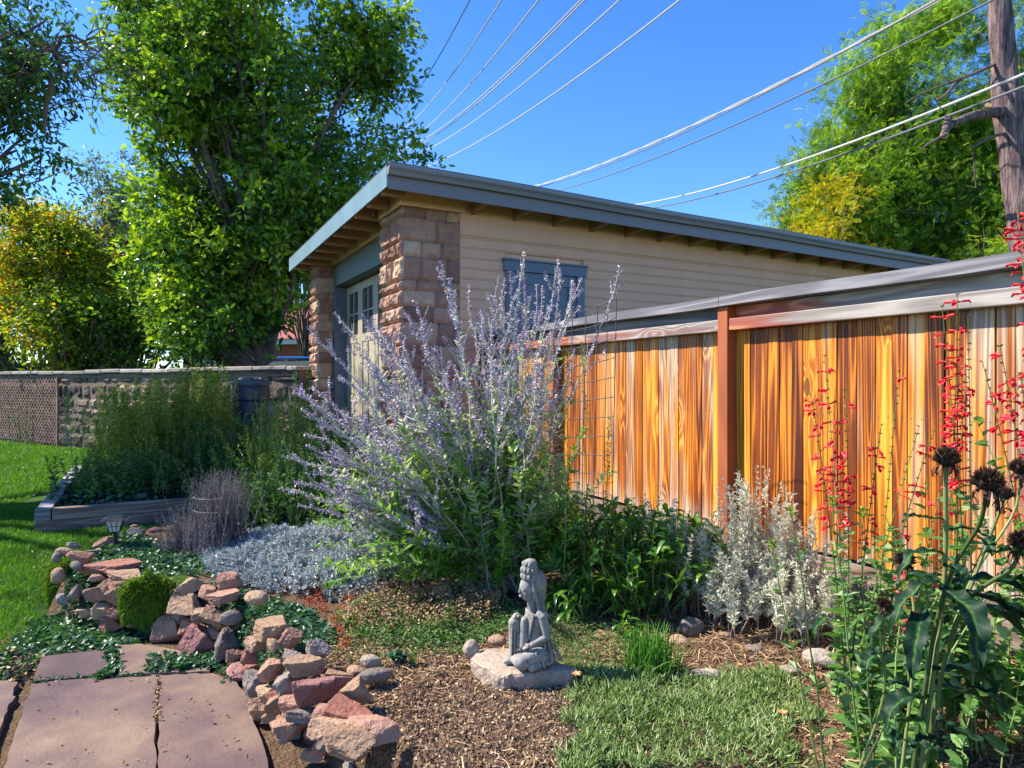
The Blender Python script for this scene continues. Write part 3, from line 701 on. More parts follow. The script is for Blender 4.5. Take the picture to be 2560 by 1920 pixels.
def rock(u, v, wpx, hpx, Y, col, kind, label, depth=1.0, rz=None, tilt=(0, 0), seed=None, group='stones of the garden border', zoff=0, name='rock'):
    """u, v centre; wpx, hpx size in photo pixels at distance Y"""
    global _rs
    _rs += 1; s = seed or _rs
    wd = wpx*Y/F*1.06; ht = hpx*Y/F*.92
    dims = (wd, max(.6*wd, ht*.8)*depth, max(ht*.95, .03))
    V, Fc = rockmesh(s, dims, kind)
    p = at(u, v, Y)
    mb = MB(); mb.add(V, Fc, rg(s).random()*.5+.25)
    o = mb.build(name, RM[col], smooth=(kind == 'round')); o.location = tuple(p+np.array([0, dims[1]*.15, zoff]))
    o.rotation_euler = (tilt[0], tilt[1], rg(s+5).uniform(-.5, .5) if rz is None else rz)
    return tag(o, label, 'rock', group)
_rs = 300
def Yb(u, off=0): return float(np.interp(u, BU, BY))+off
Z2 = lambda x, y: (x*.36166, 1250+y*.36166)
B2 = [ # x, y, w, h (zoomed crop), depth offset, colour, kind, tilt, label
 (510,315,100,55,.55,'grey','ang',(0,0),'grey pink stone at the far back of the border by the lawn'),
 (440,362,110,75,.35,'tan','round',(0,.2),'rounded tan stone at the left back bend of the border'),
 (540,392,160,80,.30,'pink','ang',(.2,.3),'sloping pinkish stone behind the left green moss clump'),
 (385,400,60,80,.2,'grey','round',(0,0),'pale stone beside the lawn above the orange one'),
 (395,525,85,125,.05,'tan','round',(0,0),'orange tan rounded stone at the left edge of the border'),
 (525,455,100,70,.10,'grey','round',(0,.2),'smooth bluish grey stone right of the left moss clump'),
 (745,475,380,90,.25,'red','slab',(0.05,.03),'long flat reddish slab on top of the left border'),
 (850,548,255,100,.12,'tan','slab',(.05,-.02),'flat tan slab stacked under the long red slab'),
 (838,598,170,60,.05,'pink','slab',(0,.25),'thin pale wedge stone beneath the flat tan slab'),
 (668,538,110,60,.14,'tan','ang',(0,0),'small brown stone tucked under the red slab'),
 (742,612,120,130,.05,'tan','slab',(.2,1.0),'tilted brownish stone in the middle of the left stack'),
 (658,650,165,130,.0,'pink','ang',(0,.4),'triangular pink stone at the front of the left stack'),
 (800,668,150,155,.0,'pink','ang',(0,-.4),'blocky pink stone left of the hanging green moss'),
 (690,775,190,130,-.02,'tan','ang',(0,0),'brown base stone under the left stack'),
 (800,790,120,90,-.03,'red','ang',(0,.3),'dark red base stone beside the ivy'),
 (575,790,110,80,0,'tan','ang',(0,0),'small tan base stone near the lawn'),
 (510,640,60,120,.02,'grey','ang',(0,.2),'narrow dark stone between moss and triangular stone'),
 (430,690,110,90,.0,'grey','ang',(0,0),'dark stone under the left moss clump'),
 (900,830,140,120,-.02,'tan','ang',(0,0),'shaded stone beneath the hanging green moss'),
 (1265,620,270,110,.12,'tan','slab',(.1,-.42),'pale tan slab tilted up to the right of the moss'),
 (1262,735,265,150,.02,'tan','ang',(0,.2),'broad brown stone below the tilted tan slab'),
 (1150,890,190,215,-.02,'tan','ang',(0,0),'big tan block at the foot of the wall beside the moss'),
 (1290,880,120,140,.03,'pink','ang',(0,0),'upright pinkish stone wedged behind the tan block'),
 (1375,985,290,270,-.06,'purple','ang',(0,.2),'largest rough grey purple boulder at the path corner'),
 (1412,795,95,195,.0,'tan','slab',(.2,1.25),'narrow slab standing on end above the boulder'),
 (1470,810,100,220,-.02,'tan','slab',(.1,-1.0),'pale wedge stone leaning right above the boulder'),
 (1432,642,125,100,.18,'pink','ang',(0,.2),'small pink stone between the slabs and silver foliage'),
 (1535,680,205,80,.12,'pink','slab',(.05,-.1),'flat pinkish stone leading to the ivy patch'),
 (1592,562,180,130,.35,'pink','ang',(0,0),'pink stone half under the silver blue foliage'),
 (1765,680,165,115,.30,'tan','round',(0,0),'rounded sandy stone at the edge of the silver foliage'),
 (1590,820,140,120,.0,'grey','round',(0,0),'round grey stone in the ivy above the path'),
 (1870,905,330,145,.10,'tan','slab',(.1,-.15),'tan faceted slab on top of the border, centre'),
 (1765,1000,170,110,.02,'tan','ang',(0,0),'stone under the faceted tan slab'),
 (1880,1000,110,80,.03,'tan','ang',(0,0),'small stone right under the faceted tan slab'),
 (2005,965,140,140,.22,'pink','slab',(.5,.4),'flat pinkish stone leaning beyond the faceted slab'),
 (2185,1045,170,150,.30,'grey','slab',(.6,.5),'rough grey slab leaning back behind the sunlit flat stone'),
 (1560,1010,150,260,-.05,'grey','ang',(0,.1),'tall brown stone right of the large boulder'),
 (1625,1215,130,160,-.10,'purple','slab',(.2,1.2),'flat stone standing at the path edge under the tall one'),
 (1720,1080,110,120,-.03,'red','ang',(0,0),'small reddish stone half hidden by the creeper'),
 (1865,1190,170,160,-.02,'pink','ang',(0,0),'blocky pink stone below the faceted slab'),
 (2010,1105,150,105,.12,'grey','slab',(.3,.2),'grey stone behind the sunlit flat stone'),
 (1745,1280,165,175,-.10,'grey','ang',(0,.3),'grey rough stone at the path edge, middle of the wall'),
 (1848,1350,190,140,-.08,'tan','ang',(0,-.2),'tan stone low on the wall beside the paving'),
 (1990,1275,150,185,-.02,'grey','slab',(.2,.9),'grey stone leaning against the purple slab'),
 (2092,1150,290,120,.10,'tan','slab',(.08,.12),'sunlit flat tan stone above the purple slab'),
 (1925,1420,190,150,-.04,'tan','ang',(0,-.5),'pale stone wedged low between the grey and purple stones'),
 (2030,1415,210,130,-.06,'pink','ang',(0,-.2),'pinkish stone under the purple slab'),
 (2090,1505,240,90,-.10,'grey','slab',(0,.05),'flat bluish grey stone at the bottom of the wall'),
 (1805,1455,190,175,-.14,'tan','ang',(0,.2),'low rough stone where the wall meets the paving'),
 (2290,1590,300,150,-.15,'tan','ang',(0,0),'broad stone at the bottom edge of the wall'),
 (1980,1600,260,170,-.2,'pink','ang',(0,.1),'pink stone at the very foot of the wall beside the paving'),
]
for x, y, w_, h_, off, c, k, tl, lb in B2:
    u, v = Z2(x, y); rock(u, v, w_*.36166, h_*.36166, Yb(u, off), c, k, lb, tilt=tl)
r_ = rg(88)
for k in range(34):
    u = r_.uniform(190, 900) if k < 24 else r_.uniform(560, 900); Y = Yb(u)+r_.uniform(-.02, .10); hz_ = r_.uniform(-.26, -.06); v = 960+(H-hz_)*F/Y
    rock(u, v, r_.uniform(40, 75), r_.uniform(28, 50), Y, ['tan', 'pink', 'grey', 'tan', 'red'][k % 5], 'ang', 'small rough filler stone wedged low among the bigger border stones', group='small filler stones in the border wall')
Z4 = lambda x, y: (700+x*.36166, 1250+y*.36166)
B4 = [
 (305,1345,400,300,2.86,'purple','slab',(.30,.10),'big smooth purple red slab, the largest of the border'),
 (510,1340,200,190,2.80,'tan','slab',(.5,-.5),'sunlit tan wedge leaning on the right of the purple slab'),
 (625,1122,145,105,3.12,'white','round',(0,0),'whitish rounded stone on the soil right of the border'),
 (655,1222,225,120,3.0,'grey','round',(0,0),'dark grey smooth cobble beside the bare soil'),
 (520,1188,140,90,3.08,'tan','round',(0,0),'brown cobble left of the dark grey cobble'),
 (410,1225,200,90,3.02,'tan','slab',(.1,.1),'pale stone behind the purple slab'),
 (500,1500,430,130,2.66,'red','slab',(.12,.12),'wide pink red slab at the bottom of the border'),
 (330,1500,220,150,2.66,'pink','ang',(0,0),'reddish stone left of the wide pink slab'),
 (640,1600,380,150,2.5,'pink','ang',(0,0),'pink stone at the lower end of the border'),
 (460,1680,420,200,2.45,'tan','ang',(0,0),'tan stone lowest in the border near the camera'),
 (1320,1035,110,150,3.22,'white','round',(0,0),'white rounded stone left of the statue slab'),
 (1500,975,125,95,3.32,'tan','round',(0,0),'brown cobble behind the statue slab'),
 (1110,655,150,170,4.15,'yellow','ang',(0,0),'yellow sandstone block under the lavender shrub'),
 (925,655,190,130,4.25,'tan','ang',(0,0),'brown stone left of the yellow block under the shrub'),
]
for x, y, w_, h_, Y, c, k, tl, lb in B4:
    u, v = Z4(x, y); rock(u, v, w_*.36166, h_*.36166, Y, c, k, lb, tilt=tl, group='stones of the garden border' if x < 700 else 'stones lying in the flower bed')
Z5 = lambda x, y: (1400+x*.36166, 1250+y*.36166)
B5 = [
 (920,885,180,150,'grey','round','grey boulder at the foot of the dark green leafy clump'),
 (830,985,140,110,'tan','round','brown stone behind the chive tuft'),
 (1345,1040,115,75,'grey','round','smooth blue grey pebble on the dry mulch'),
 (1140,940,110,60,'tan','round','small tan stone in the mulch right of the grey boulder'),
 (880,1195,140,55,'white','round','pale flat stone right of the chive tuft'),
 (1010,1215,190,95,'white','round','whitish stone with pink tinge at the mat plant edge'),
 (1600,1185,140,85,'white','round','pale stone where the mat plants meet the mulch'),
 (1280,895,45,30,'tan','round','tiny tan pebble under the silver plants'),
]
for x, y, w_, h_, c, k, lb in B5:
    u, v = Z5(x, y); Y = H*F/(v+h_*.30*.36166-960); rock(u, v, w_*.36166, h_*.36166, Y, c, k, lb, group='stones lying in the flower bed')
for u, v, w_, h_, c, lb in ((2057,1648,84,50,'white','larger whitish stone in the straw mulch by the tall seed heads'),(2173,1546,40,24,'white','small white pebble near the timber behind the silver plants'),(2520,1600,120,60,'tan','tan stone at the right edge by the timber')):
    rock(u, v, w_, h_, H*F/(v+h_*.3-960), c, 'round', lb, group='stones lying in the flower bed')
for x, y, w_, h_, c, k, lb in ((925,232,180,70,'grey','slab','flat bluish slab lying right of the garden lamp'),(925,182,48,28,'pink','round','small pink pebble between lamp slab and raised bed'),
        (1070,210,95,50,'purple','round','purple tinged stone right of the flat bluish slab'),(725,292,150,90,'pink','ang','pinkish stone left of the garden lamp post'),(650,365,100,45,'grey','slab','flat pale stone in front of the garden lamp')):
    u, v = Z2(x, y); rock(u, v, w_*.36166, h_*.36166, H*F/(v+h_*.15-960), c, k, lb, group='stones around the garden lamp')

# ================================================================== statue on its slab
def capsule(mb, a, b, ra, rb, seg=12):
    a = np.array(a, float); b = np.array(b, float); V, Fc = ico(3)
    ax = b-a; L = np.linalg.norm(ax); ax = ax/max(L, 1e-6)
    s = V@ax; t = (s > 0)
    P = np.where(t[:, None], b+V*rb, a+V*ra); mb.add(P, Fc)
def ell(mb, c, r, rot=None):
    V, Fc = ico(3); P = V*np.array(r)
    if rot is not None: P = P@np.array(Matrix.Rotation(rot[0], 3, rot[1])).T
    mb.add(P+np.array(c), Fc)
SB = at(1326, 0, 3.06); SB[2] = .072
rot_s = math.atan2(-.36, -.93)
st = MB()
# hips, torso, back hair mass, robe skirt
ell(st, (-.035, 0, .050), (.075, .082, .052)); ell(st, (-.075, 0, .045), (.042, .070, .05))
capsule(st, (-.045, 0, .06), (-.030, 0, .20), .062, .050); ell(st, (-.028, 0, .222), (.040, .068, .040))
capsule(st, (-.062, 0, .05), (-.060, 0, .235), .050, .032)
capsule(st, (-.020, 0, .24), (-.002, 0, .315), .026, .021)          # neck
# head, face, jaw
ell(st, (.004, 0, .385), (.052, .044, .060)); ell(st, (.014, 0, .350), (.034, .032, .034)); ell(st, (.028, 0, .332), (.014, .014, .012))
capsule(st, (.051, 0, .388), (.0575, 0, .364), .0055, .0075); ell(st, (.053, 0, .346), (.008, .012, .0045)); ell(st, (.052, 0, .340), (.008, .010, .004))
for s in (-1, 1):
    capsule(st, (.046, .010*s, .392), (.036, .030*s, .390), .0055, .005); ell(st, (.043, .019*s, .378), (.0085, .011, .0055)); ell(st, (.030, .024*s, .362), (.014, .010, .014))
    ell(st, (0.0, .046*s, .375), (.010, .008, .020)); capsule(st, (0.0, .047*s, .36), (0, .046*s, .335), .007, .008)
# hair back and tall headdress
ell(st, (-.032, 0, .405), (.052, .050, .062)); capsule(st, (-.048, 0, .40), (-.044, 0, .29), .036, .026); capsule(st, (-.046, 0, .29), (-.076, 0, .10), .030, .028)
ell(st, (-.004, 0, .435), (.052, .046, .030)); capsule(st, (.004, 0, .44), (.004, 0, .482), .044, .040); ell(st, (.0, 0, .505), (.034, .030, .020))
for i, an in enumerate(np.linspace(-1.5, 1.5, 7)):
    cx, cy = -.004+.046*math.cos(an), .043*math.sin(an); ell(st, (cx, cy, .440), (.010, .010, .016)); ell(st, (cx*.92+.004, cy*.95, .470), (.009, .009, .015))
ell(st, (.036, 0, .474), (.012, .014, .018))
for an in np.linspace(-1.2, 1.2, 5): ell(st, (.002+.034*math.cos(an), .032*math.sin(an), .500), (.009, .008, .013))
for s in (-1, 1):   # ribbons falling past the ears to the chest
    capsule(st, (.010, .046*s, .43), (-.006, .050*s, .36), .006, .006); capsule(st, (-.006, .050*s, .36), (-.026, .052*s, .265), .006, .0075); capsule(st, (-.026, .052*s, .265), (-.012, .050*s, .20), .0075, .005)
# shoulders and near arm (towards us)
ell(st, (-.036, .055, .258), (.028, .026, .026)); ell(st, (-.036, -.055, .258), (.028, .026, .026))
capsule(st, (-.038, .066, .25), (-.056, .078, .155), .024, .019); capsule(st, (-.056, .078, .152), (.022, .066, .118), .0185, .012)
ell(st, (.034, .062, .114), (.016, .010, .012))
for i in range(4): capsule(st, (.040, .068-.008*i, .113), (.060-.003*abs(i-1), .064-.009*i, .103-.002*i), .0050, .0042)
capsule(st, (.030, .052, .118), (.044, .044, .118), .0055, .0045)
capsule(st, (.010, .068, .122), (.016, .067, .120), .0155, .0155)   # bracelet
# far arm resting on the raised knee
capsule(st, (-.034, -.062, .25), (.000, -.070, .185), .022, .017); capsule(st, (.0, -.070, .185), (.050, -.040, .236), .016, .012)
ell(st, (.058, -.034, .240), (.014, .010, .012))
for i in range(4): capsule(st, (.064, -.030-.007*i, .240), (.078, -.026-.008*i, .228), .0048, .004)
capsule(st, (.052, -.024, .240), (.062, -.014, .236), .0052, .0042)
# raised far leg
capsule(st, (-.02, -.040, .065), (.076, -.036, .202), .038, .027); capsule(st, (.078, -.036, .200), (.084, -.030, .035), .026, .017)
ell(st, (.102, -.026, .018), (.034, .018, .016))
# folded near leg
capsule(st, (-.025, .055, .058), (.080, .078, .048), .044, .034); capsule(st, (.080, .078, .044), (.085, -.005, .030), .032, .020); ell(st, (.080, -.02, .022), (.026, .026, .016))
# robe between and around
ell(st, (.030, .02, .035), (.080, .085, .034)); capsule(st, (-.10, .03, .03), (.03, .095, .022), .025, .022); ell(st, (-.06, 0, .02), (.062, .088, .022))
capsule(st, (.030, .0, .22), (.035, .0, .10), .020, .030)
# folds
r = rg(9)
for i in range(11):
    y0 = -.050+.010*i; capsule(st, (.012-.2*abs(y0), y0, .262), (.034-.3*abs(y0), y0*.55, .15+.006*r.normal()), .0042, .0055)
for i in range(9):
    a = i/8; capsule(st, (-.048-.02*a, .066-.02*a, .20-.04*a), (-.090+.05*math.sin(i), .076-.01*a, .03), .0045, .006)
for i in range(6):
    a = i/5; capsule(st, (-.01+.085*a, .092-.004*a, .090-.02*a), (-.03+.10*a, .106-.014*a, .018), .0045, .006)
for i in range(5):
    a = i/4; capsule(st, (.092-.06*a, -.014+.01*a, .18-.05*a), (.098-.05*a, -.008+.03*a, .05), .0036, .0045)
for i in range(10):
    an = -1.2+2.4*i/9; capsule(st, (-.050-.033*math.cos(an), .034*math.sin(an), .40), (-.046-.024*math.cos(an), .028*math.sin(an), .29), .0042, .0042); capsule(st, (-.046-.024*math.cos(an), .028*math.sin(an), .29), (-.078-.026*math.cos(an), .04*math.sin(an), .10), .0042, .005)
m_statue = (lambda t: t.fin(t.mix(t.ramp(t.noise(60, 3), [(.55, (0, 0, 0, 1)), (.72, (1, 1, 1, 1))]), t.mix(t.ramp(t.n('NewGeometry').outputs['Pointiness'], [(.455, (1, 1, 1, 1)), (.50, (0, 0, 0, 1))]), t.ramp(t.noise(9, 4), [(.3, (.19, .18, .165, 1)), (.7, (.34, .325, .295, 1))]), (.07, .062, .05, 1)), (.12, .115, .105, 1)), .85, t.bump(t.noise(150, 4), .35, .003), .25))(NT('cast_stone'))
o = st.build('statue', m_statue, smooth=True); o.location = tuple(SB); o.rotation_euler = (0, 0, rot_s); o.scale = (.90,)*3
md = o.modifiers.new('remesh', 'REMESH'); md.mode = 'VOXEL'; md.voxel_size = .0021; md.use_smooth_shade = True
md = o.modifiers.new('smooth', 'SMOOTH'); md.factor = .5; md.iterations = 1
tag(o, 'grey cast stone seated figure with tall headdress and long hair, on a pale flat rock', 'statue')
# slab under the statue: outline from the photo, real thickness
def slabpts(L, z): return np.array([gp(700+x*.36166, 1250+y*.36166, z) for x, y in L])
out = [(1318,1085),(1345,1045),(1430,1022),(1560,1020),(1700,1030),(1860,1095),(1960,1130),(2050,1160),(2010,1185),(1880,1180),(1760,1200),(1600,1205),(1545,1215),(1480,1190),(1400,1140)]
top = slabpts(out, .068); P = []
for k in range(len(top)):
    for q in (0, .33, .66): P.append(top[k]*(1-q)+top[(k+1) % len(top)]*q)
P = np.array(P); n = len(P); c = P.mean(0); r = rg(12)
P[:, :2] += r.normal(0, .0035, (n, 2)); rings = []
for k, (sc, dz) in enumerate(((0, .0), (.45, .002), (.8, .001), (.95, -.002), (1.0, -.010), (1.005, -.03), (.99, -.05), (.97, -.085))):
    q = c+(P-c)*sc; q[:, 2] = .068+dz; q = q+fbm(q*28, 5)[:, None]*np.array([.004, .004, .0035])*(1 if k else 0); rings.append(q)
V = np.concatenate(rings); nr = len(rings); i = np.arange(n); f = []
for k in range(nr-1): f.append(np.stack([k*n+i, k*n+(i+1) % n, (k+1)*n+(i+1) % n, (k+1)*n+i], -1))
mb = MB(); mb.add(V, np.concatenate(f), .9)
rm('slabpale', [(.1, (0.158, 0.112, 0.084)), (.45, (0.274, 0.205, 0.156)), (.75, (0.374, 0.297, 0.234)), (1, (0.461, 0.383, 0.312))])
tag(mb.build('rock', RM['slabpale']), 'flat pale rock slab that carries the seated statue', 'rock', 'stones lying in the flower bed')

# ================================================================== solar lamp
lp = gp(288, 1372, 0.0); lamp = empty('solar_garden_lamp', (lp[0], lp[1], 0), .35, label='small black solar stake lamp with lantern head beside the border stones', cat='garden lamp')
mb = MB(); tube1(mb, [(0, 0, -.05), (0, 0, .13)], .016, 14); mb.build('post', m_dark, lamp, smooth=False)
mb = MB()
def frus(mb, z0, r0, z1, r1, n=4, a0=math.pi/4):
    v = [(r*math.cos(a0+2*math.pi*i/n), r*math.sin(a0+2*math.pi*i/n), z) for z, r in ((z0, r0), (z1, r1)) for i in range(n)]
    mb.add(v, [(i, (i+1) % n, n+(i+1) % n, n+i) for i in range(n)]); mb.add(v, [tuple(range(n))[::-1], tuple(range(n, 2*n))])
frus(mb, .125, .035, .14, .05); frus(mb, .232, .085, .240, .135); frus(mb, .2402, .135, .2405, .130)
frus(mb, .2405, .118, .262, .078)
for i in range(4):
    a = math.pi/4+i*math.pi/2; b = a+math.pi/2; A0 = np.array([.05*math.cos(a), .05*math.sin(a), .14]); A1 = np.array([.088*math.cos(a), .088*math.sin(a), .235]); B0 = np.array([.05*math.cos(b), .05*math.sin(b), .14]); B1 = np.array([.088*math.cos(b), .088*math.sin(b), .235])
    tube1(mb, [A0, A1], .004, 6); tube1(mb, [(A0*2+B0)/3, (A1*2+B1)/3], .0022, 5); tube1(mb, [(A0+2*B0)/3, (A1+2*B1)/3], .0022, 5); tube1(mb, [(A0+A1)/2, (B0+B1)/2], .0022, 5); tube1(mb, [A0, B0], .003, 5)
mb.build('lantern_frame', m_dark, lamp)
mb = MB(); frus(mb, .141, .046, .231, .082); mb.build('lantern_glass', paint('frosted_panel', (.62, .60, .55), .35), lamp)
mb = MB(); mb.box((-.045, -.045, .2622), (.045, .045, .2655)); mb.build('solar_panel', paint('solar_cell', (.02, .03, .07), .2), lamp)

# ================================================================== plant cage (wire rings) round the dried shrub
cg = gp(548, 1392, 0.0); cage = empty('wire_plant_cage', (cg[0], cg[1], 0), 0, label='low galvanised wire ring cage around the dried grey shrub', cat='plant cage')
mb = MB(); a = np.linspace(0, 2*math.pi, 33)
m_cage = paint('dull_cage_wire', (.15, .14, .14), .6, .1, .05, .3)
def ring(cx, cy, z, r, rr=.0038): tubes(mb, np.stack([cx+r*np.cos(a), cy+r*np.sin(a), a*0+z], -1)[None], rr, 6)
for z, rr in ((.02, .155), (.20, .165), (.37, .175), (.47, .18)):
    mb = MB(); ring(0, 0, z, rr); mb.build('ring', m_cage, cage)
for k in range(4):
    mb = MB(); q = k*math.pi/2-.9; tubes(mb, [[(.15*math.cos(q), .15*math.sin(q), -.03), (.18*math.cos(q), .18*math.sin(q), .52)]], .005, 6); mb.build('stake', m_cage, cage)

# ================================================================== wire trellis by the fence
tl = empty('wire_mesh_trellis', (0, 0, 0), 0, label='grey welded wire mesh panel standing among the tall stems before the fence', cat='trellis')
A = at(1383, 0, 5.35); B = at(1527, 0, 4.95); mb = MB(); mb2 = MB()
def cv(s, z): # slightly curved panel
    p = A*(1-s)+B*s; p = p+np.array([.05, .05, 0])*math.sin(s*3.14); p[2] = z; return p+np.array([.02*z, -.01*z, 0])
for s in np.linspace(0, 1, 6): tubes(mb, [[cv(s, z) for z in np.linspace(-.02, 1.86+.09*s, 8)]], .0035, 6)
for z in np.linspace(.12, 1.0, 13)*1.86: tubes(mb2, [[cv(s, z*(1+.05*s)) for s in np.linspace(0, 1, 9)]], .0035, 6)
mb.build('upright_wire', m_wire, tl); mb2.build('cross_wire', m_wire, tl)

# ================================================================== rain barrel
bp = at(627, 0, 11.6); br = empty('compost_barrel', (bp[0], bp[1], bz(bp[0], bp[1])), 0, label='tall dark blue black plastic barrel with domed lid by the stone wall', cat='barrel')
def lathe(mb, prof, n=36):
    a = np.arange(n)*2*math.pi/n; P = np.array(prof); V = np.stack([P[:, None, 0]*np.cos(a), P[:, None, 0]*np.sin(a), P[:, None, 1]+0*a], -1).reshape(-1, 3)
    k = np.arange(len(P)-1)[:, None]*n; i = np.arange(n)[None]; j = (i+1) % n
    mb.add(V, np.stack([k+i, k+j, k+n+j, k+n+i], -1).reshape(-1, 4))
m_bar = paint('barrel_plastic', (.028, .04, .075), .4, .1, .05, .5)
mb = MB(); pr = [(.27, 0)]
for k in range(5): z = .26*k+.02; pr += [(.275+.006*k, z), (.285+.006*k, z+.02), (.285+.006*k, z+.20), (.272+.006*k, z+.235)]
pr += [(.30, 1.33)]; lathe(mb, pr); mb.build('barrel_body', m_bar, br, smooth=False)
mb = MB(); lathe(mb, [(.335, 1.325), (.335, 1.36), (.31, 1.375), (.24, 1.41), (.12, 1.432), (.045, 1.436), (.04, 1.455), (.001, 1.456)]); mb.build('lid', paint('barrel_lid', (.04, .065, .085), .4, .1, .05, .5), br)
# wooden stake beside barrel
sp_ = at(680, 0, 10.8); mb = MB(); mb.box((-.045, -.045, 0), (.045, .045, 1.05)); o = mb.build('wooden_stake', mt, bevel=.008); o.location = (sp_[0], sp_[1], 0); tag(o, 'short wooden post standing right of the dark barrel', 'post')

# ================================================================== overhead cables
m_cabl = paint('pale_cable', (.50, .49, .48), .4, .05, .02); m_cabd = paint('dark_cable', (.13, .14, .16), .5, .05, .02)
K = 2560/2212
def cable(x0, y0, x1, y1, r, mat, label, Y0=34, Y1=17, sag=.35, name='overhead_cable', twist=0, ext=.6):
    a = at(x0*K, y0*K, Y0); b = at(x1*K, y1*K, Y1); mb = MB(); t = np.linspace(-.08, 1+ext, 60)
    P = a+(b-a)*t[:, None]; P[:, 2] -= sag*(4*t*(1-t)); L = np.linalg.norm(b-a)
    if twist:
        for s in (0, math.pi):
            tt = np.linspace(-.08, 1+ext, 900); Q = a+(b-a)*tt[:, None]; Q[:, 2] -= sag*(4*tt*(1-tt)); ph = tt*L/2.6*2*math.pi+s
            Q += np.stack([np.cos(ph)*.3, -np.cos(ph)*.2, np.sin(ph)], -1)*twist; tubes(mb, Q[None], r, 5)
    else: tubes(mb, P[None], r, 6)
    tag(mb.build(name, mat), label, 'cable', 'overhead cables above the garage roof')
cable(832,268, 962,98, .014, m_cabd, 'thinnest overhead wire, leftmost at the top edge of the sky')
cable(852,290,1020,98, .019, m_cabl, 'second overhead wire from the left, passing behind the oak tip')
cable(858,318,1086,98, .019, m_cabl, 'third overhead wire from the left above the garage corner')
cable(866,325,1158,98, .019, m_cabl, 'left one of the close pair of overhead wires')
cable(869,331,1166,98, .019, m_cabl, 'right one of the close pair of overhead wires')
cable(880,342,1229,98, .019, m_cabl, 'pale wire just right of the close pair')
cable(903,367,1341,98, .021, m_cabl, 'pale wire meeting the roof right of the garage corner')
cable(1146,405,1843,98, .020, m_cabl, 'thick twisted bright cable running over the middle of the roof', Y0=30, Y1=14, twist=.022, sag=.3)
cable(1150,407,1822,112, .014, m_cabd, 'dark cable hugging the thick twisted one', Y0=30, Y1=14, sag=.35)
cable(1196,414,1950,98, .019, m_cabd, 'thin dark wire right of the twisted cable', Y0=30, Y1=14, sag=.3)
cable(1370,443,2212,160, .024, m_cabl, 'thick pale cable crossing in front of the right hand trees', Y0=27, Y1=11, sag=.3, ext=.3)
cable(1405,450,2212,187, .022, m_cabd, 'thick grey cable just below the pale one on the right', Y0=27, Y1=11, sag=.25, ext=.3)

# ================================================================== house, car, fence beyond the wall
def bxw(mb, x0, x1, y0, y1, z0, z1): mb.box((x0, y0, z0), (x1, y1, z1))
hp = at(700, 0, 34); hs_ = empty('brick_house', (hp[0], hp[1], LZ), -.15, label='red brick house with white framed windows far behind the garage corner', cat='house'); hs_.scale = (1, 1, 1.2)
m_brick = (lambda t: t.fin(t.mix(t.n('TexBrick', {'Scale': 4.0, 'Color1': (.36, .10, .075, 1), 'Color2': (.28, .075, .06, 1), 'Mortar': (.3, .25, .22, 1), 'Mortar Size': .01, 'Vector': t.n('Mapping', {0: t.coord(), 2: (math.pi/2, 0, 0)}).outputs[0]}).outputs[0] and 0.0, (.36, .10, .075, 1), (.3, .08, .06, 1)), .85))(NT('red_brick'))
mb = MB(); bxw(mb, -5, 5, 0, 6, 0, 3.0); mb.build('wall', m_brick, hs_)
mb = MB(); bxw(mb, -5.3, 5.3, -.4, 6.4, 3.0, 3.22); mb.build('eave', paint('white_trim', (.75, .75, .75)), hs_)
mb = MB(); mb.hexa([(-5.4, -.5, 3.222), (5.4, -.5, 3.222), (5.4, 6.5, 3.222), (-5.4, 6.5, 3.222), (-3.5, 2.4, 5.0), (3.5, 2.4, 5.0), (3.5, 3.4, 5.0), (-3.5, 3.4, 5.0)]); mb.build('roof', paint('red_roof', (.30, .085, .075), .8, .15), hs_)
for x in (-3.6, -1.4, .9, 2.6):
    mb = MB(); bxw(mb, x-.55, x+.55, -.06, -.003, 1.0, 2.5); f_ = mb.build('window', paint('window_frame', (.8, .8, .8)), hs_)
    mb = MB()
    for a_ in (-.48, .03): bxw(mb, x+a_, x+a_+.45, -.075, -.062, 1.08, 1.72); bxw(mb, x+a_, x+a_+.45, -.075, -.062, 1.80, 2.42)
    mb.build('pane', m_glass, f_)
mb = MB(); 
# small pale gable house glimpsed under the oak
hp = at(560, 0, 38); h2 = empty('pale_house', (hp[0], hp[1], LZ), .1, label='pale stone house glimpsed between the oak branches', cat='house')
mb = MB(); bxw(mb, -2.2, 2.2, 0, 5, 0, 3.2); mb.hexa([(-2.2, 0, 3.2), (2.2, 0, 3.2), (2.2, 5, 3.2), (-2.2, 5, 3.2), (-.05, 0, 4.8), (.05, 0, 4.8), (.05, 5, 4.8), (-.05, 5, 4.8)]); mb.build('wall', paint('pale_wall', (.42, .36, .32)), h2)
mb = MB(); bxw(mb, -.4, .4, -.05, -.003, 1.3, 2.5); mb.build('window', m_glass, h2)
# parked blue car
cp = at(752, 0, 16.5); car = empty('parked_car', (cp[0]+.2, cp[1], LZ), .1, label='bright blue car parked beyond the stone wall by the garage pillar', cat='car'); car.scale = (1.3, 1.3, 1.45)
def loft(mb, prof, ys):   # side profile widened across
    n = len(prof); V = []
    for y_, s_, zc in ys: V += [(x*s_, y_, z if z < zc else zc+(z-zc)*.96) for x, z in prof]
    V = np.array(V); k = len(ys)
    mb.add(V, [(j*n+i, j*n+(i+1) % n, (j+1)*n+(i+1) % n, (j+1)*n+i) for j in range(k-1) for i in range(n)])
    for j in (0, k-1): mb.L.append(np.arange(n)+mb.n-k*n+j*n); mb.T.append(np.array([n])); mb.M.append(np.array([0]))
body = [(-2.1, .35), (-2.15, .7), (-1.9, .95), (-1.0, 1.02), (1.7, 1.02), (2.05, .9), (2.1, .5), (2.0, .3), (-2.0, .25)]
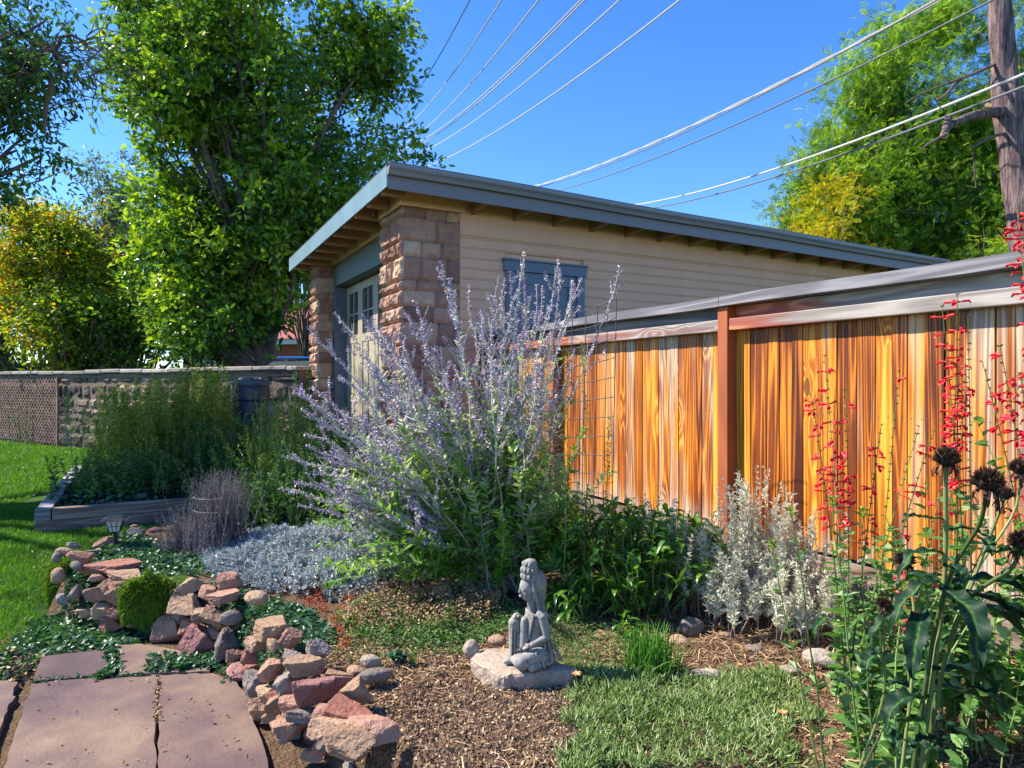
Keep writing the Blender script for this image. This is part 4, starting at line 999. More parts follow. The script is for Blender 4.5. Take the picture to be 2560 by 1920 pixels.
mb = MB(); loft(mb, body, [(-.85, .97, .9), (-.8, 1, .9), (.8, 1, .9), (.85, .97, .9)]); mb.build('body', paint('blue_car_paint', (.01, .30, .78), .25, .02, 0, .6), car, bevel=.03)
mb = MB(); loft(mb, [(-1.2, 1.02), (-.5, 1.50), (.9, 1.53), (1.65, 1.03)], [(-.72, .97, .9), (-.62, 1, .9), (.62, 1, .9), (.72, .97, .9)]); mb.build('window', m_glass, car)
mb = MB(); bxw(mb, -.45, .9, -.58, .58, 1.531, 1.56); mb.build('roof', bpy.data.materials['blue_car_paint'], car, bevel=.01)
for x in (-1.35, 1.35):
    for y_ in (-.78, .78):
        mb = MB(); tube1(mb, [(x, y_-.1, .33), (x, y_+.1, .33)], .33, 22); wh = mb.build('wheel', m_dark, car)
        mb = MB(); tube1(mb, [(x, y_-.11, .33), (x, y_+.11, .33)], .19, 14); mb.build('rim', m_galv, wh)
# board fence across the street
fp = at(70, 0, 27); f2 = empty('distant_board_fence', (fp[0], fp[1], LZ), 0, label='orange brown board fence far beyond the stone wall at the left', cat='fence')
mb = MB(); x = -1.5
while x < 2.6: mb.box((x, 0, 0), (x+.13, .03, 2.35), r.random()); x += .14
mb.build('board_panel', woodmat('far_fence', [(0, (.28, .12, .05)), (.5, (.45, .21, .10)), (1, (.6, .33, .18))], -.2, knots=False), f2)
mb = MB(); mb.box((-1.5, -.04, 2.352), (2.6, .06, 2.42)); mb.build('cap_rail', mt, f2)
# ================================================================== trees
m_bark = stonemat('grey_brown_bark', [(.1, (.045, .03, .026)), (.5, (.15, .105, .09)), (.9, (.30, .23, .20))], 1.0, 4)
m_bark2 = (lambda t: t.fin(t.ramp(t.noise(1, 5, t.coord('Object', (16, 16, 1.6)), .7), [(.32, (.03, .022, .025, 1)), (.5, (.17, .12, .125, 1)), (.68, (.38, .27, .24, 1))]), .95, t.bump(t.noise(1, 5, t.coord('Object', (16, 16, 1.6)), .7), 1.0, .08), .1))(NT('furrowed_bark'))
L_OAK = leaf('oak_leaf', [(0, (.018, .055, .018)), (.3, (.07, .165, .022)), (.65, (.20, .35, .028)), (1, (.44, .55, .035))], trans=.45, rough=.28, spec=.5, nscale=.45, namt=.35)
L_GREY = leaf('blue_green_leaf', [(0, (.06, .11, .08)), (.5, (.15, .23, .17)), (1, (.30, .40, .28))], trans=.35, tint=(1, 1.1, .8))
L_NEAR = leaf('dark_green_leaf', [(0, (.02, .07, .02)), (.5, (.06, .16, .035)), (1, (.20, .34, .04))], trans=.35, rough=.3, spec=.5)
L_YEL = leaf('turning_leaf', [(0, (.05, .12, .012)), (.45, (.20, .32, .02)), (.72, (.50, .46, .025)), (.90, (.80, .42, .02)), (1, (.75, .24, .015))], trans=.5, nscale=.35, namt=.42)
L_LOC = leaf('locust_leaf', [(0, (.05, .13, .025)), (.4, (.15, .30, .03)), (.75, (.32, .48, .04)), (1, (.50, .60, .06))], trans=.5, nscale=.45, namt=.3)
L_LOCY = leaf('yellow_locust_leaf', [(0, (.14, .25, .02)), (.5, (.55, .47, .02)), (1, (.80, .60, .02))], trans=.5, nscale=.5, namt=.4)
L_BUSH = leaf('background_leaf', [(0, (.018, .06, .014)), (.5, (.07, .18, .022)), (1, (.24, .40, .035))], trans=.42, nscale=.5, namt=.35)

def tree(name, label, base, trunk, ells, ncl, lpc, size, mat, seed, void=-.1, cat='tree', group=None, tpl=T_DIA, cr=.45, droop=.35, bark=None, limb_r=.05, asp=.55, shell=.45, limbs=True, rmin=0.0, ext=None, lab_crown=None):
    """trunk: list of (dx,dy,z,r) ; ells: list of (cx,cy,cz,rx,ry,rz) relative to base (x,y) with true z"""
    r = rg(seed); b = np.array([base[0], base[1], LZ]); root = empty(name, b, 0, label=label, cat=cat, group=group)
    T = np.array(trunk, float); tp = T[:, :3].copy(); tp[:, 2] -= LZ
    vol = np.array([e[3]*e[4]*e[5] for e in ells])**.8; vol = vol/vol.sum(); C = []; SZ = []
    for k, e in enumerate(ells):
        n = max(2, int(ncl*vol[k])); d = norm(r.normal(0, 1, (n, 3))); rad = r.uniform(0, 1, n)**shell
        c = np.array(e[:3])+d*rad[:, None]*np.array(e[3:]); c[:, 2] -= LZ; C.append(c); SZ.append(np.full(n, 1.))
    C = np.concatenate(C)
    C = C+.25*r.normal(0, 1, C.shape)*np.array([1, 1, .7])
    C = C[fbm(C*.62, seed, 2) > void]
    # limbs
    mb = MB(); K = 14; tt = np.linspace(0, 1, len(tp)); ti = np.linspace(0, 1, K)
    path = np.stack([np.interp(ti, tt, tp[:, j]) for j in range(3)], -1); rad = np.interp(ti, tt, T[:, 3]); path[1:-1, :2] += r.normal(0, .05, (K-2, 2))*rad[1:-1, None]*2
    tubes(mb, path[None], rad[None], 14)
    if limbs:
        sel = r.choice(len(C), min(len(C), 90), replace=False); e_ = C[sel]
        zt = tp[-1, 2]; f = np.clip(r.uniform(.25, .85, len(sel))*e_[:, 2]/max(zt, .1), .12, 1.0)
        s = np.stack([np.interp(f, path[:, 2]/zt, path[:, j]) for j in range(3)], -1)
        rs = np.interp(f, path[:, 2]/zt, rad)*.42
        q = np.linspace(0, 1, 7)[None, :, None]; mid = (s+e_)/2+np.c_[(e_-s)[:, :2]*.12, np.linalg.norm(e_-s, axis=1)*.12]+r.normal(0, .12, s.shape)
        P = (1-q)**2*s[:, None]+2*q*(1-q)*mid[:, None]+q**2*e_[:, None]; P[:, 1:-1] += r.normal(0, .04, P[:, 1:-1].shape)
        R = np.minimum(rs, limb_r*2.2)[:, None]*(1-.9*q[..., 0])+.006
        tubes(mb, P, R, 6)
        # twigs inside the crown
        n = min(len(C)*2, 900); i0 = r.integers(0, len(C), n); s = C[i0]; e2 = s+r.normal(0, cr*.8, s.shape)
        P = np.stack([s, (s+e2)/2+r.normal(0, .05, s.shape), e2], 1); tubes(mb, P, np.array([[.014, .009, .004]]), 4)
    mb.build('trunk', bark or m_bark, root, smooth=True)
    # leaves: little sprays round twig ends
    mb = MB(); N = len(C)*lpc; ns = max(1, lpc//7)
    sc_ = r.uniform(.55, 1.25, len(C))*cr
    sp = C[:, None]+norm(r.normal(0, 1, (len(C), ns, 3)))*(r.uniform(.2, 1, (len(C), ns, 1))**.6)*sc_[:, None, None]*np.array([1, 1, .75])
    spd = norm(sp-C[:, None]+r.normal(0, .25, sp.shape)*cr)-np.array([0, 0, droop]); sp = sp.reshape(-1, 3); spd = norm(spd.reshape(-1, 3))
    cb = np.repeat(r.normal(0, .20, len(C)), ns); m = 7
    t_ = r.uniform(-.5, 1, (len(sp), m, 1)); pos = sp[:, None]+spd[:, None]*t_*size*2.4+r.normal(0, size*.35, (len(sp), m, 3))
    dr = spd[:, None]*.9+r.normal(0, .55, pos.shape); rn = np.clip(.5+cb[:, None]+r.normal(0, .16, (len(sp), m)), 0, 1)
    pos = pos.reshape(-1, 3); dr = dr.reshape(-1, 3); L = size*r.uniform(.65, 1.25, len(pos))
    keep = pos[:, 2] > .3
    scatter(mb, tpl, pos[keep], dr[keep], L[keep], L[keep]*asp, rn.ravel()[keep], rng=r, roll=.8)
    c_ = mb.build('crown', mat, root)
    return root

# big oak in the middle left, just behind the wall
o = at(660, 0, 19.5)
def rel(u, v, Y, rx, ry, rz, b): p = at(u, v, Y); return (p[0]-b[0], p[1]-b[1], p[2], rx, ry, rz)
E = [rel(600,300,19.5,2.9,2.5,2.3,o), rel(800,240,19.5,2.2,2.2,1.9,o), rel(470,420,19.3,2.0,2.0,1.9,o), rel(440,230,19.0,1.6,1.8,1.4,o), rel(700,30,19.5,3.2,2.5,2.0,o), rel(430,60,19.5,1.8,2,1.5,o), rel(930,170,19.5,1.05,1.2,1.2,o), rel(900,380,19.5,1.2,1.4,.9,o),
     rel(620,560,19.0,2.6,2.2,1.7,o), rel(480,640,18.8,1.8,1.8,1.5,o), rel(660,690,19.3,1.1,1.6,1.2,o), rel(430,800,18.6,1.0,1.2,.95,o), rel(560,800,18.6,1.1,1.3,.85,o), rel(960,60,19.5,1.0,1.2,1.0,o), rel(1010,200,19.5,.5,.6,.35,o), rel(1000,395,19.5,.35,.5,.25,o), rel(760,520,19.0,1.6,1.6,1.3,o), rel(750,590,19.0,.9,1.2,1.0,o), rel(620,790,18.6,.75,1.2,.8,o), rel(560,700,18.6,1.2,1.2,1.1,o), rel(400,700,18.6,1.2,1.2,1.1,o)]
tree('oak_tree', 'large green oak with forked dark trunk, left of the garage roof', o, [(0, 0, LZ, .36), (.05, 0, 2, .30), (-.1, 0, 5, .24), (.15, 0, 7.5, .19), (-.5, 0, 9.5, .14), (-1.0, 0, 12, .08)], E, 1620, 77, .19, L_OAK, 101, void=.06, tpl=T_OAK, cr=.48, asp=.62, shell=.42, limb_r=.08)
# trees left of and behind the oak
b = at(330, 0, 24); E = [rel(330,520,24,1.6,1.8,2.5,b), rel(300,680,24,1.8,1.8,2.2,b), rel(360,820,24,2.2,1.6,1.6,b)]
tree('grey_green_tree', 'hazy blue green tree peeping out left of the oak', b, [(0, 0, LZ, .2), (0, 0, 4, .12), (0, 0, 7, .05)], E, 230, 84, .15, L_GREY, 102, cr=.55)
b = at(150, 0, 21.5); E = [rel(150,600,21.5,1.6,1.4,1.2,b), rel(230,650,21.5,1.25,1.2,1.0,b), rel(80,700,21.5,1.7,1.3,1.25,b), rel(220,770,21.3,1.5,1.2,1.0,b), rel(110,560,21.5,1.0,.9,.75,b)]
tree('turning_tree', 'small tree with yellow and orange autumn leaves at the left', b, [(.3, 0, LZ, .1), (.2, 0, 2, .07), (0, 0, 4.6, .02)], E, 330, 84, .15, L_YEL, 103, void=-.5, cr=.5, limb_r=.03, asp=.5)
for i, (u, v, Y, rx, rz, n, lb) in enumerate([(20,640,24,2.4,2.4,170,'dark leafy tree at the far left edge behind the yellow one'), (300,800,21,1.9,1.3,150,'low dark green bush behind the wall, below the blue green tree'),
        (60,810,22,1.8,1.2,120,'shaded bush over the wall at the left edge'), (180,800,20.8,1.5,1.0,110,'green shrub under the yellow autumn tree'), (760,700,27,2.2,2.6,170,'bright green tree beyond the garage pillar'), (560,860,23,1.0,.55,50,'low shrub by the wall under the oak'), (-90,820,23,1.4,1.6,120,'leafy bush just at the left picture edge above the lattice')]):
    b = at(u, 0, Y); E = [rel(u, v, Y, rx, 1.4, rz, b), rel(u-30, v+30, Y, rx*.8, 1.2, rz*.7, b), (0, 0, 1.3, rx*.8, 1.1, 1.0)]
    if u == 760: E = [rel(800, 560, Y, 2.0, 1.4, 2.0, b), rel(740, 620, Y, 1.2, 1.2, 1.1, b)]
    tree('background_tree' if rz > 1.5 else 'background_shrub', lb, b, [(0, 0, LZ, .12), (0, 0, 1.5, .08), (0, 0, 1.3+(960-v)/F*Y, .03)], E, int(n*1.5), 77, .15, [L_BUSH, L_OAK, L_BUSH, L_YEL, L_OAK, L_BUSH, L_BUSH][i], 110+i, cat='tree' if rz > 1.5 else 'shrub', group='trees and shrubs beyond the stone wall', cr=.5)
r = rg(190); mb = MB(); n = 26000; X = r.uniform(-62, 26, n); hh_ = 3.0+2.2*vnoise(np.c_[X*.12, X*0, X*0], 3)+1.2*vnoise(np.c_[X*.5, X*0, X*0], 5)
P = np.c_[X, 46+r.normal(0, 1.4, n), LZ+hh_*r.random(n)**.8]; scatter(mb, T_LEAF, P, norm(r.normal(0, 1, (n, 3))-[0, 0, .3]), .55, .34, r.random(n), rng=r, roll=1)
tag(mb.build('distant_trees', L_BUSH), 'far band of low trees closing the horizon beyond the wall', 'trees', kind='stuff')
# near tree off to the left whose boughs hang into the sky at the upper left
nb = (-10.6, 9.0)
def rel2(x, y, z, rx, ry, rz): return (x-nb[0], y-nb[1], z, rx, ry, rz)
E = [rel2(-10.6, 9.2, 8.0, 3.0, 2.6, 2.6), rel2(-9.6, 11.0, 6.8, 2.2, 1.8, 2.2), rel2(-8.7, 10.8, 5.6, 1.1, 1.1, 1.1), rel2(-8.2, 11.2, 6.0, .7, .9, .8), rel2(-9.2, 11.5, 4.6, 1.0, .9, .9), rel2(-9.4, 12.0, 3.6, .7, .7, .7), rel2(-11.8, 12.5, 8.0, 2.2, 1.8, 2.0), rel2(-7.9, 10.9, 6.7, 1.0, .8, .6), rel2(-8.6, 11.3, 5.2, .8, .8, .8), rel2(-8.0, 10.9, 5.1, .5, .6, .5)]
tr = tree('overhanging_tree', 'leafy boughs hanging into the upper left corner from a tree outside', nb, [(0, 0, LZ, .30), (.1, .1, 3, .26), (0, .3, 6, .2), (.3, .8, 9, .10)], E, 620, 84, .125, L_NEAR, 140, tpl=T_LEAF, cr=.5, asp=.4, droop=.5, shell=.5)
mb = MB(); r = rg(141)
def bough(P, R):
    P = np.array(P, float)-np.array([nb[0], nb[1], LZ]); t = np.linspace(0, 1, len(P)); q = np.linspace(0, 1, 16)
    P = np.stack([np.interp(q, t, P[:, j]) for j in range(3)], -1); P[1:-1] += r.normal(0, .03, (14, 3)); tubes(mb, P[None], np.linspace(R, R*.25, 16)[None], 7)
bough([(-10.6, 9.6, 5.5), at(-60, 185, 10.8), at(70, 160, 10.8), at(130, 200, 10.8), at(110, 330, 10.9)], .10)
bough([at(70, 160, 10.8), at(120, 120, 10.8), at(180, 90, 10.7), at(250, 130, 10.7)], .05)
for k in range(46):   # bare twiggy wood
    a = at(r.uniform(120, 240), r.uniform(90, 200), r.uniform(10.2, 11.3)); P = [a]; d = norm(np.array([r.uniform(-.2, 1), 0, r.uniform(-1, .35)])); 
    for j in range(9): d = norm(d+r.normal(0, .28, 3)*np.array([1, .6, 1])+np.array([.02, 0, .05])); P.append(P[-1]+d*r.uniform(.06, .15))
    P = np.array(P)-np.array([nb[0], nb[1], LZ]); tubes(mb, P[None], np.linspace(.010, .003, 10)[None], 4)
mb.build('bare_branch', m_bark, tr)

# right hand trees
b = at(2230, 0, 19)
E = [rel(2190,480,19,1.9,1.8,1.6,b), rel(2320,330,19,1.9,1.8,1.6,b), rel(2100,560,18.5,1.3,1.4,1.1,b), rel(2330,560,18.5,2.0,1.8,1.5,b), rel(2200,250,19,.9,1.0,.8,b), rel(2260,140,19,1.1,1.2,.9,b), rel(2400,180,19,1.1,1.2,1.0,b), rel(2450,420,19,1.6,1.6,1.6,b), rel(2300,20,19,1.2,1.2,.9,b), rel(2040,470,18.8,.6,.7,.45,b), rel(2010,610,18.2,.5,.6,.5,b), rel(2060,520,18.8,.5,.6,.5,b), rel(2000,470,18.6,.45,.5,.4,b), rel(1985,560,18.3,.4,.5,.4,b), rel(2090,330,19,.5,.7,.45,b), rel(2160,190,19,.7,.8,.6,b), rel(2350,60,19,1.3,1.2,1.0,b), rel(2050,400,18.8,.35,.5,.3,b), rel(2500,600,18,1.5,1.5,1.4,b), rel(2150,380,19,.8,.9,.7,b)]
tree('locust_tree', 'feathery green locust tree rising behind the right end of the garage', b, [(.6, 0, LZ, .22), (.4, 0, 3, .18), (.2, 0, 6, .12), (.3, 0, 9.5, .05)], E, 900, 63, .25, L_LOC, 151, void=-.35, tpl=T_FERN, cr=.52, asp=.62, droop=.45, limb_r=.045)
b = at(2090, 0, 17.3); E = [rel(2075,560,17.3,.85,.8,.75,b), rel(2120,480,17.3,.7,.7,.35,b), rel(2030,650,17,.7,.8,.5,b), rel(2110,660,17,.9,.8,.6,b), rel(2200,700,17,1.0,.9,.6,b)]
tree('yellowing_locust', 'young locust with a bright yellow patch, nearest the roof end', b, [(.3, 0, LZ, .12), (.2, 0, 2.5, .08), (0, 0, 5, .03)], E, 110, 63, .20, L_LOCY, 152, tpl=T_FERN, cr=.40, asp=.6, droop=.4, limb_r=.02)
b = at(2640, 0, 17); E = [rel(2600,250,18,1.6,1.4,2.0,b), rel(2620,550,18,1.6,1.4,1.8,b), rel(2560,40,18,1.5,1.3,1.0,b), rel(2420,690,16.5,1.4,1.2,.8,b), rel(2560,680,16,1.2,1.1,.9,b)]
tree('right_edge_tree', 'dense deep green tree at the right picture edge behind the bare trunk', b, [(0, 0, LZ, .2), (0, 0, 4, .15), (0, 0, 8, .06)], E, 380, 63, .24, L_LOC, 153, tpl=T_FERN, cr=.5, asp=.6, droop=.4)
# big bare trunk with a sawn limb
Yt = 13.2; p0 = at(2575, 0, Yt); bt = empty('tall_bare_trunk', (p0[0], p0[1], LZ), 0, label='thick furrowed grey tree trunk with sawn off limbs at the right', cat='tree')
mb = MB(); o3 = np.array([p0[0], p0[1], LZ])
def tp_(pts): return np.array([at(u, v, Y) for u, v, Y in pts])-o3
P = tp_([(2592,1150,Yt), (2575,760,Yt), (2552,520,Yt), (2534,370,Yt), (2522,270,Yt), (2512,180,Yt), (2502,110,Yt), (2495,-30,Yt), (2480,-200,Yt)]); P[0, 2] = 0
R = np.array([38, 34, 33, 31, 35, 27, 26, 24, 20])*Yt/F
q = np.linspace(0, 1, 60); t = np.linspace(0, 1, 9); PP = np.stack([np.interp(q, t, P[:, j]) for j in range(3)], -1); RR = np.interp(q, t, R)
# lumpy trunk
an = np.arange(40)*2*math.pi/40; V = PP[:, None]+np.stack([np.cos(an), np.sin(an), 0*an], -1)[None]*(RR[:, None, None])
V = V+(np.stack([np.cos(an), np.sin(an), 0*an], -1)[None])*(fbm(V*np.array([9, 9, 1.2]), 4)*.028)[..., None]
k = np.arange(59)[:, None]*40; i = np.arange(40)[None]; j = (i+1) % 40
mb.add(V.reshape(-1, 3), np.stack([k+i, k+j, k+40+j, k+40+i], -1).reshape(-1, 4)); mb.build('trunk', m_bark2, bt, smooth=True)
mb = MB(); LP = tp_([(2520,280,Yt), (2480,280,Yt-.2), (2430,290,Yt-.3), (2385,308,Yt-.4), (2366,318,Yt-.45)]); tubes(mb, LP[None], np.array([[.13, .10, .085, .075, .07]]), 12)
LP = tp_([(2372,290,Yt-.45), (2366,318,Yt-.5), (2362,336,Yt-.75)]); tube1(mb, LP, [.06, .07, .065], 12)
mb.build('sawn_limb', m_bark2, bt, smooth=False)
m_cut = paint('cut_wood', (.55, .33, .18), .7, .1)
for (u, v, Y, rr) in ((2362,338,Yt-.78,.062), (2471,263,Yt-.42,.055)):
    mb = MB(); c = at(u, v, Y)-o3; d = np.array([-.15, -.35, -.12]) if u < 2400 else np.array([-.02, -.3, .12]); d = d/np.linalg.norm(d); tube1(mb, [c-d*.10, c+d*.01], rr, 16); mb.build('cut_stub', m_cut if u < 2400 else m_cut, bt)
mb = MB()
for PL in ([(2500,155,Yt),(2420,190,13),(2350,215,12.8),(2300,235,12.6),(2260,260,12.5)], [(2365,335,12.4),(2320,360,12.3),(2300,375,12.2)], [(2520,330,Yt),(2470,345,12.8),(2430,370,12.7),(2435,400,12.8),(2440,470,12.9)], [(2400,200,13),(2360,240,12.8),(2340,250,12.8)], [(2545,300,Yt),(2600,270,13),(2660,240,13)]):
    P = tp_(PL); tubes(mb, P[None], np.linspace(.035, .010, len(P))[None], 6)
mb.build('dead_branch', m_bark, bt)
# ================================================================== plants
M_SAGEF = (lambda t: t.fin(t.ramp(t.attr(), [(0, (.09, .05, .20, 1)), (.25, (.24, .16, .38, 1)), (.5, (.46, .36, .50, 1)), (.72, (.58, .50, .50, 1)), (1, (.72, .67, .56, 1))]), .75, None, .15, **{}))(NT('lavender_floret'))
M_SAGES = (lambda t: t.fin(t.ramp(t.attr(), [(0, (.34, .40, .33, 1)), (1, (.62, .66, .60, 1))]), .7, None, .2))(NT('silver_stem'))
M_WOODY = (lambda t: t.fin(t.ramp(t.attr(), [(0, (.16, .10, .08, 1)), (1, (.48, .36, .30, 1))]), .8, None, .2))(NT('woody_stem'))
M_SAGEL = leaf('sage_leaf', [(0, (.09, .25, .015)), (.35, (.24, .43, .04)), (.6, (.42, .50, .32)), (1, (.70, .74, .64))], trans=.38, rough=.5, spec=.3, nscale=1.1, namt=.22)
M_SILVER = leaf('silver_leaf', [(0, (.38, .41, .29)), (.5, (.66, .67, .54)), (1, (.90, .89, .78))], trans=.38, tint=(1, 1, .9), spec=.3)
M_BLUESIL = leaf('felted_blue_leaf', [(0, (.18, .22, .22)), (.5, (.38, .43, .44)), (1, (.62, .65, .63))], trans=.12, tint=(1, 1, 1), nscale=5, namt=.25)
M_DRYST = leaf('dry_lavender', [(0, (.10, .085, .095)), (.5, (.24, .20, .22)), (1, (.42, .38, .38))], trans=.2, tint=(1, 1, 1))
M_LANCE = leaf('glossy_leaf', [(0, (.03, .10, .014)), (.5, (.09, .24, .026)), (1, (.24, .44, .045))], trans=.42, rough=.3, spec=.6, nscale=2)
M_CONE = leaf('dark_coneflower_leaf', [(0, (.005, .022, .012)), (.5, (.014, .055, .022)), (1, (.07, .18, .025))], trans=.25, rough=.55, spec=.25)
M_GOLD = leaf('goldenrod_leaf', [(0, (.07, .13, .014)), (.5, (.24, .31, .035)), (1, (.52, .54, .14))], trans=.45, nscale=.8, namt=.3)
M_GARD = leaf('garden_leaf', [(0, (.03, .09, .03)), (.5, (.10, .21, .06)), (1, (.28, .40, .14))], trans=.38, nscale=.9, namt=.3)
M_IVY = leaf('creeper_leaf', [(0, (.014, .055, .03)), (.5, (.04, .12, .065)), (1, (.11, .24, .09))], trans=.3, rough=.4, nscale=1.5, namt=.3)
M_MOSS = leaf('moss_green', [(0, (.03, .08, .008)), (.5, (.11, .22, .012)), (1, (.26, .38, .03))], trans=.3, nscale=2)
M_MAT = leaf('mat_leaf', [(0, (.06, .13, .035)), (.4, (.19, .31, .07)), (.75, (.42, .52, .22)), (1, (.66, .70, .48))], trans=.4, rough=.35, nscale=3, namt=.2)
M_CHIVE = leaf('chive_blade', [(0, (.04, .16, .02)), (.5, (.10, .30, .03)), (1, (.28, .48, .10))], trans=.4, rough=.35)
M_RED = (lambda t: t.fin(t.ramp(t.attr(), [(0, (.50, .005, .012, 1)), (1, (.90, .03, .05, 1))]), .5, None, .3))(NT('red_petal'))
M_GSTEM = leaf('green_stem', [(0, (.06, .11, .03)), (.5, (.16, .24, .06)), (1, (.34, .42, .16))], trans=.1)
M_GSTEMD = leaf('dark_green_stem', [(0, (.04, .07, .02)), (.5, (.09, .13, .035)), (1, (.20, .24, .08))], trans=.05)
M_SEED = (lambda t: t.fin(t.ramp(t.attr(), [(0, (.012, .007, .006, 1)), (.6, (.05, .022, .014, 1)), (1, (.22, .09, .03, 1))]), .7, None, .3))(NT('seed_head'))
M_SEDR = (lambda t: t.fin(t.ramp(t.attr(), [(0, (.30, .035, .02, 1)), (1, (.62, .16, .07, 1))]), .8))(NT('rusty_flower'))
M_PINKDRY = leaf('faded_flower', [(0, (.22, .11, .06)), (.5, (.48, .30, .17)), (1, (.72, .56, .36))], trans=.3, tint=(1, .9, .6))
M_ORANGE = (lambda t: t.fin(t.ramp(t.attr(), [(0, (.80, .22, .05, 1)), (1, (.95, .62, .30, 1))]), .6))(NT('orange_daisy'))

def stemfan(r, base, n, az, tilt, length, K=9, bend=.25, br=.05):
    """curved stems from base: az/tilt/length arrays"""
    d = np.stack([np.sin(tilt)*np.cos(az), np.sin(tilt)*np.sin(az), np.cos(tilt)], -1)
    b = np.asarray(base)+np.c_[r.normal(0, br, (n, 2)), np.zeros(n)]
    q = np.linspace(0, 1, K)[None, :, None]
    up = np.array([0, 0, 1.])
    mid = d*.5+up*bend*.5*0.6
    P = b[:, None]+length[:, None, None]*(2*q*(1-q)*mid[:, None]+q**2*d[:, None])
    P[:, 1:] += np.cumsum(r.normal(0, .006, (n, K-1, 3)), 1)*length[:, None, None]
    return P
def along(P, t):
    """points and tangents at t (N,M) in 0..1 along curves P (N,K,3)"""
    K = P.shape[1]; x = np.clip(t, 0, .9999)*(K-1); i = x.astype(int); f = (x-i)[..., None]
    idx = np.arange(len(P))[:, None]
    return P[idx, i]*(1-f)+P[idx, i+1]*f, norm(P[idx, i+1]-P[idx, i])
def perp(r, T):
    a = norm(r.normal(0, 1, T.shape)); return norm(a-(a*T).sum(-1, keepdims=True)*T)

def plant(name, label, base, cat='plant', group=None): return empty(name, (base[0], base[1], base[2] if len(base) > 2 else 0), 0, label=label, cat=cat, group=group)
def shift(mb, root):
    while root.parent: root = root.parent
    off = np.array(root.location[:]); mb.V = [v-off for v in mb.V]
def done(mb, nm, mat, root, smooth=False): shift(mb, root); return mb.build(nm, mat, root, smooth)

# ---- the big lavender flowered shrub
r = rg(500); sg = np.array([-.07, 4.38, bz(-.07, 4.38)])
root = plant('lavender_shrub', 'very large airy shrub with silver stems and purple flower spikes in the centre', sg, 'shrub')
n = 128
th = np.radians(np.concatenate([r.uniform(-62, 17, n-30), r.uniform(-82, -50, 16), r.uniform(-12, 16, 14)]))
env = np.interp(np.degrees(th), [-84, -62, -52, -39, -25, -9, 5, 14, 22], [1.25, 1.45, 1.62, 1.80, 1.98, 2.10, 2.12, 2.10, 1.85])
Lh = env*np.where(r.random(n) < .30, r.uniform(.92, 1.03, n), r.uniform(.5, .95, n)); dy = r.normal(-.08, .17, n)
d = norm(np.stack([np.sin(th), dy, np.cos(th)], -1)); b0 = sg+np.c_[r.normal(0, .09, n), r.normal(0, .07, n), np.zeros(n)]
q = np.linspace(0, 1, 12)[None, :, None]; mid = d*.55+np.array([0, 0, .14])*np.abs(np.sin(th))[:, None]
ST = b0[:, None]+Lh[:, None, None]*(2*q*(1-q)*mid[:, None]+q**2*d[:, None]); ST[:, 1:] += np.cumsum(r.normal(0, .014, (n, 11, 3)), 1)
ST[:, :, 2] = np.maximum(ST[:, :, 2], .03)
mb = MB(); tubes(mb, ST, np.linspace(.0062, .0018, 12)[None]*r.uniform(.7, 1.2, (n, 1)), 5, r.random(n)); 
lo = MB(); tubes(lo, ST[:, :6], np.linspace(.0075, .0045, 6)[None]*r.uniform(.8, 1.3, (n, 1)), 5, r.random(n)); done(lo, 'woody_base', M_WOODY, root)
# side branches
m = 10; tb = np.sort(r.uniform(.48, .96, (n, m)), 1); bp_, bt_ = along(ST, tb); w_ = norm(bt_*.9+perp(r, bt_)*.75+np.array([0, 0, .25]))
bl = (.34*(1.02-tb)+.06)*r.uniform(.6, 1.25, tb.shape)
BQ = np.linspace(0, 1, 5)[None, None, :, None]; BR = bp_[:, :, None]+w_[:, :, None]*bl[..., None, None]*BQ+np.array([0, 0, .10])*bl[..., None, None]*BQ**2
BR = BR.reshape(-1, 5, 3); tubes(mb, BR, np.array([[.0020, .0018, .0016, .0013, .0009]]), 4, r.random(len(BR)))
done(mb, 'stem', M_SAGES, root)
# florets on side branches and stem tips
fl = MB()
def whorls(P, t0, step, size, col0=.0):
    Ls = np.linalg.norm(np.diff(P, axis=1), axis=-1).sum(1); mx = int(max(Ls)*(1-t0)/step)+1
    t = t0+(np.arange(mx)[None]+r.uniform(0, 1, (len(P), 1)))*step/Ls[:, None]; ok = t < 1.0
    p, T = along(P, t); p = p[ok]; T = T[ok]; tt = t[ok]
    for k in range(4):
        w = perp(r, T); dirn = norm(w+T*.35); sz = size*r.uniform(.7, 1.3, len(p))
        pc = np.repeat(r.normal(.52, .20, len(P))[:, None], mx, 1)[ok]
        rnd = np.clip(pc+r.normal(col0, .2, len(p)), 0, 1)
        scatter(fl, T_DIA, p+w*.002, dirn, sz, sz*.75, rnd, rng=r, roll=1)
hb = r.random(len(BR)) < .68
whorls(BR[hb], .10, .0135, .0145); whorls(ST, .74, .014, .015)
done(fl, 'flower_spikes', M_SAGEF, root)
# leaves
lf = MB(); m = 52; t = r.uniform(.10, .72, (n, m)); p, T = along(ST, t); w = perp(r, T); w[..., 2] *= .5; w = norm(w)
dirn = norm(w+T*.5+np.array([0, 0, -.05])); L = .066*(1-.35*t)*r.uniform(.6, 1.3, t.shape)
rn = np.clip(.16+.85*t+r.normal(0, .14, t.shape), 0, 1)
scatter(lf, T_SERR, p.reshape(-1, 3), dirn.reshape(-1, 3), L.ravel(), L.ravel()*.36, rn.ravel(), rng=r, roll=.5)
m = 26; t = r.uniform(.45, .9, (n, m)); p, T = along(ST, t); dirn = norm(perp(r, T)+T*.6)
L = .026*r.uniform(.6, 1.4, t.shape); scatter(lf, T_DIA, p.reshape(-1, 3), dirn.reshape(-1, 3), L.ravel(), L.ravel()*.3, np.clip(r.normal(.8, .15, t.size), 0, 1), rng=r, roll=.8)
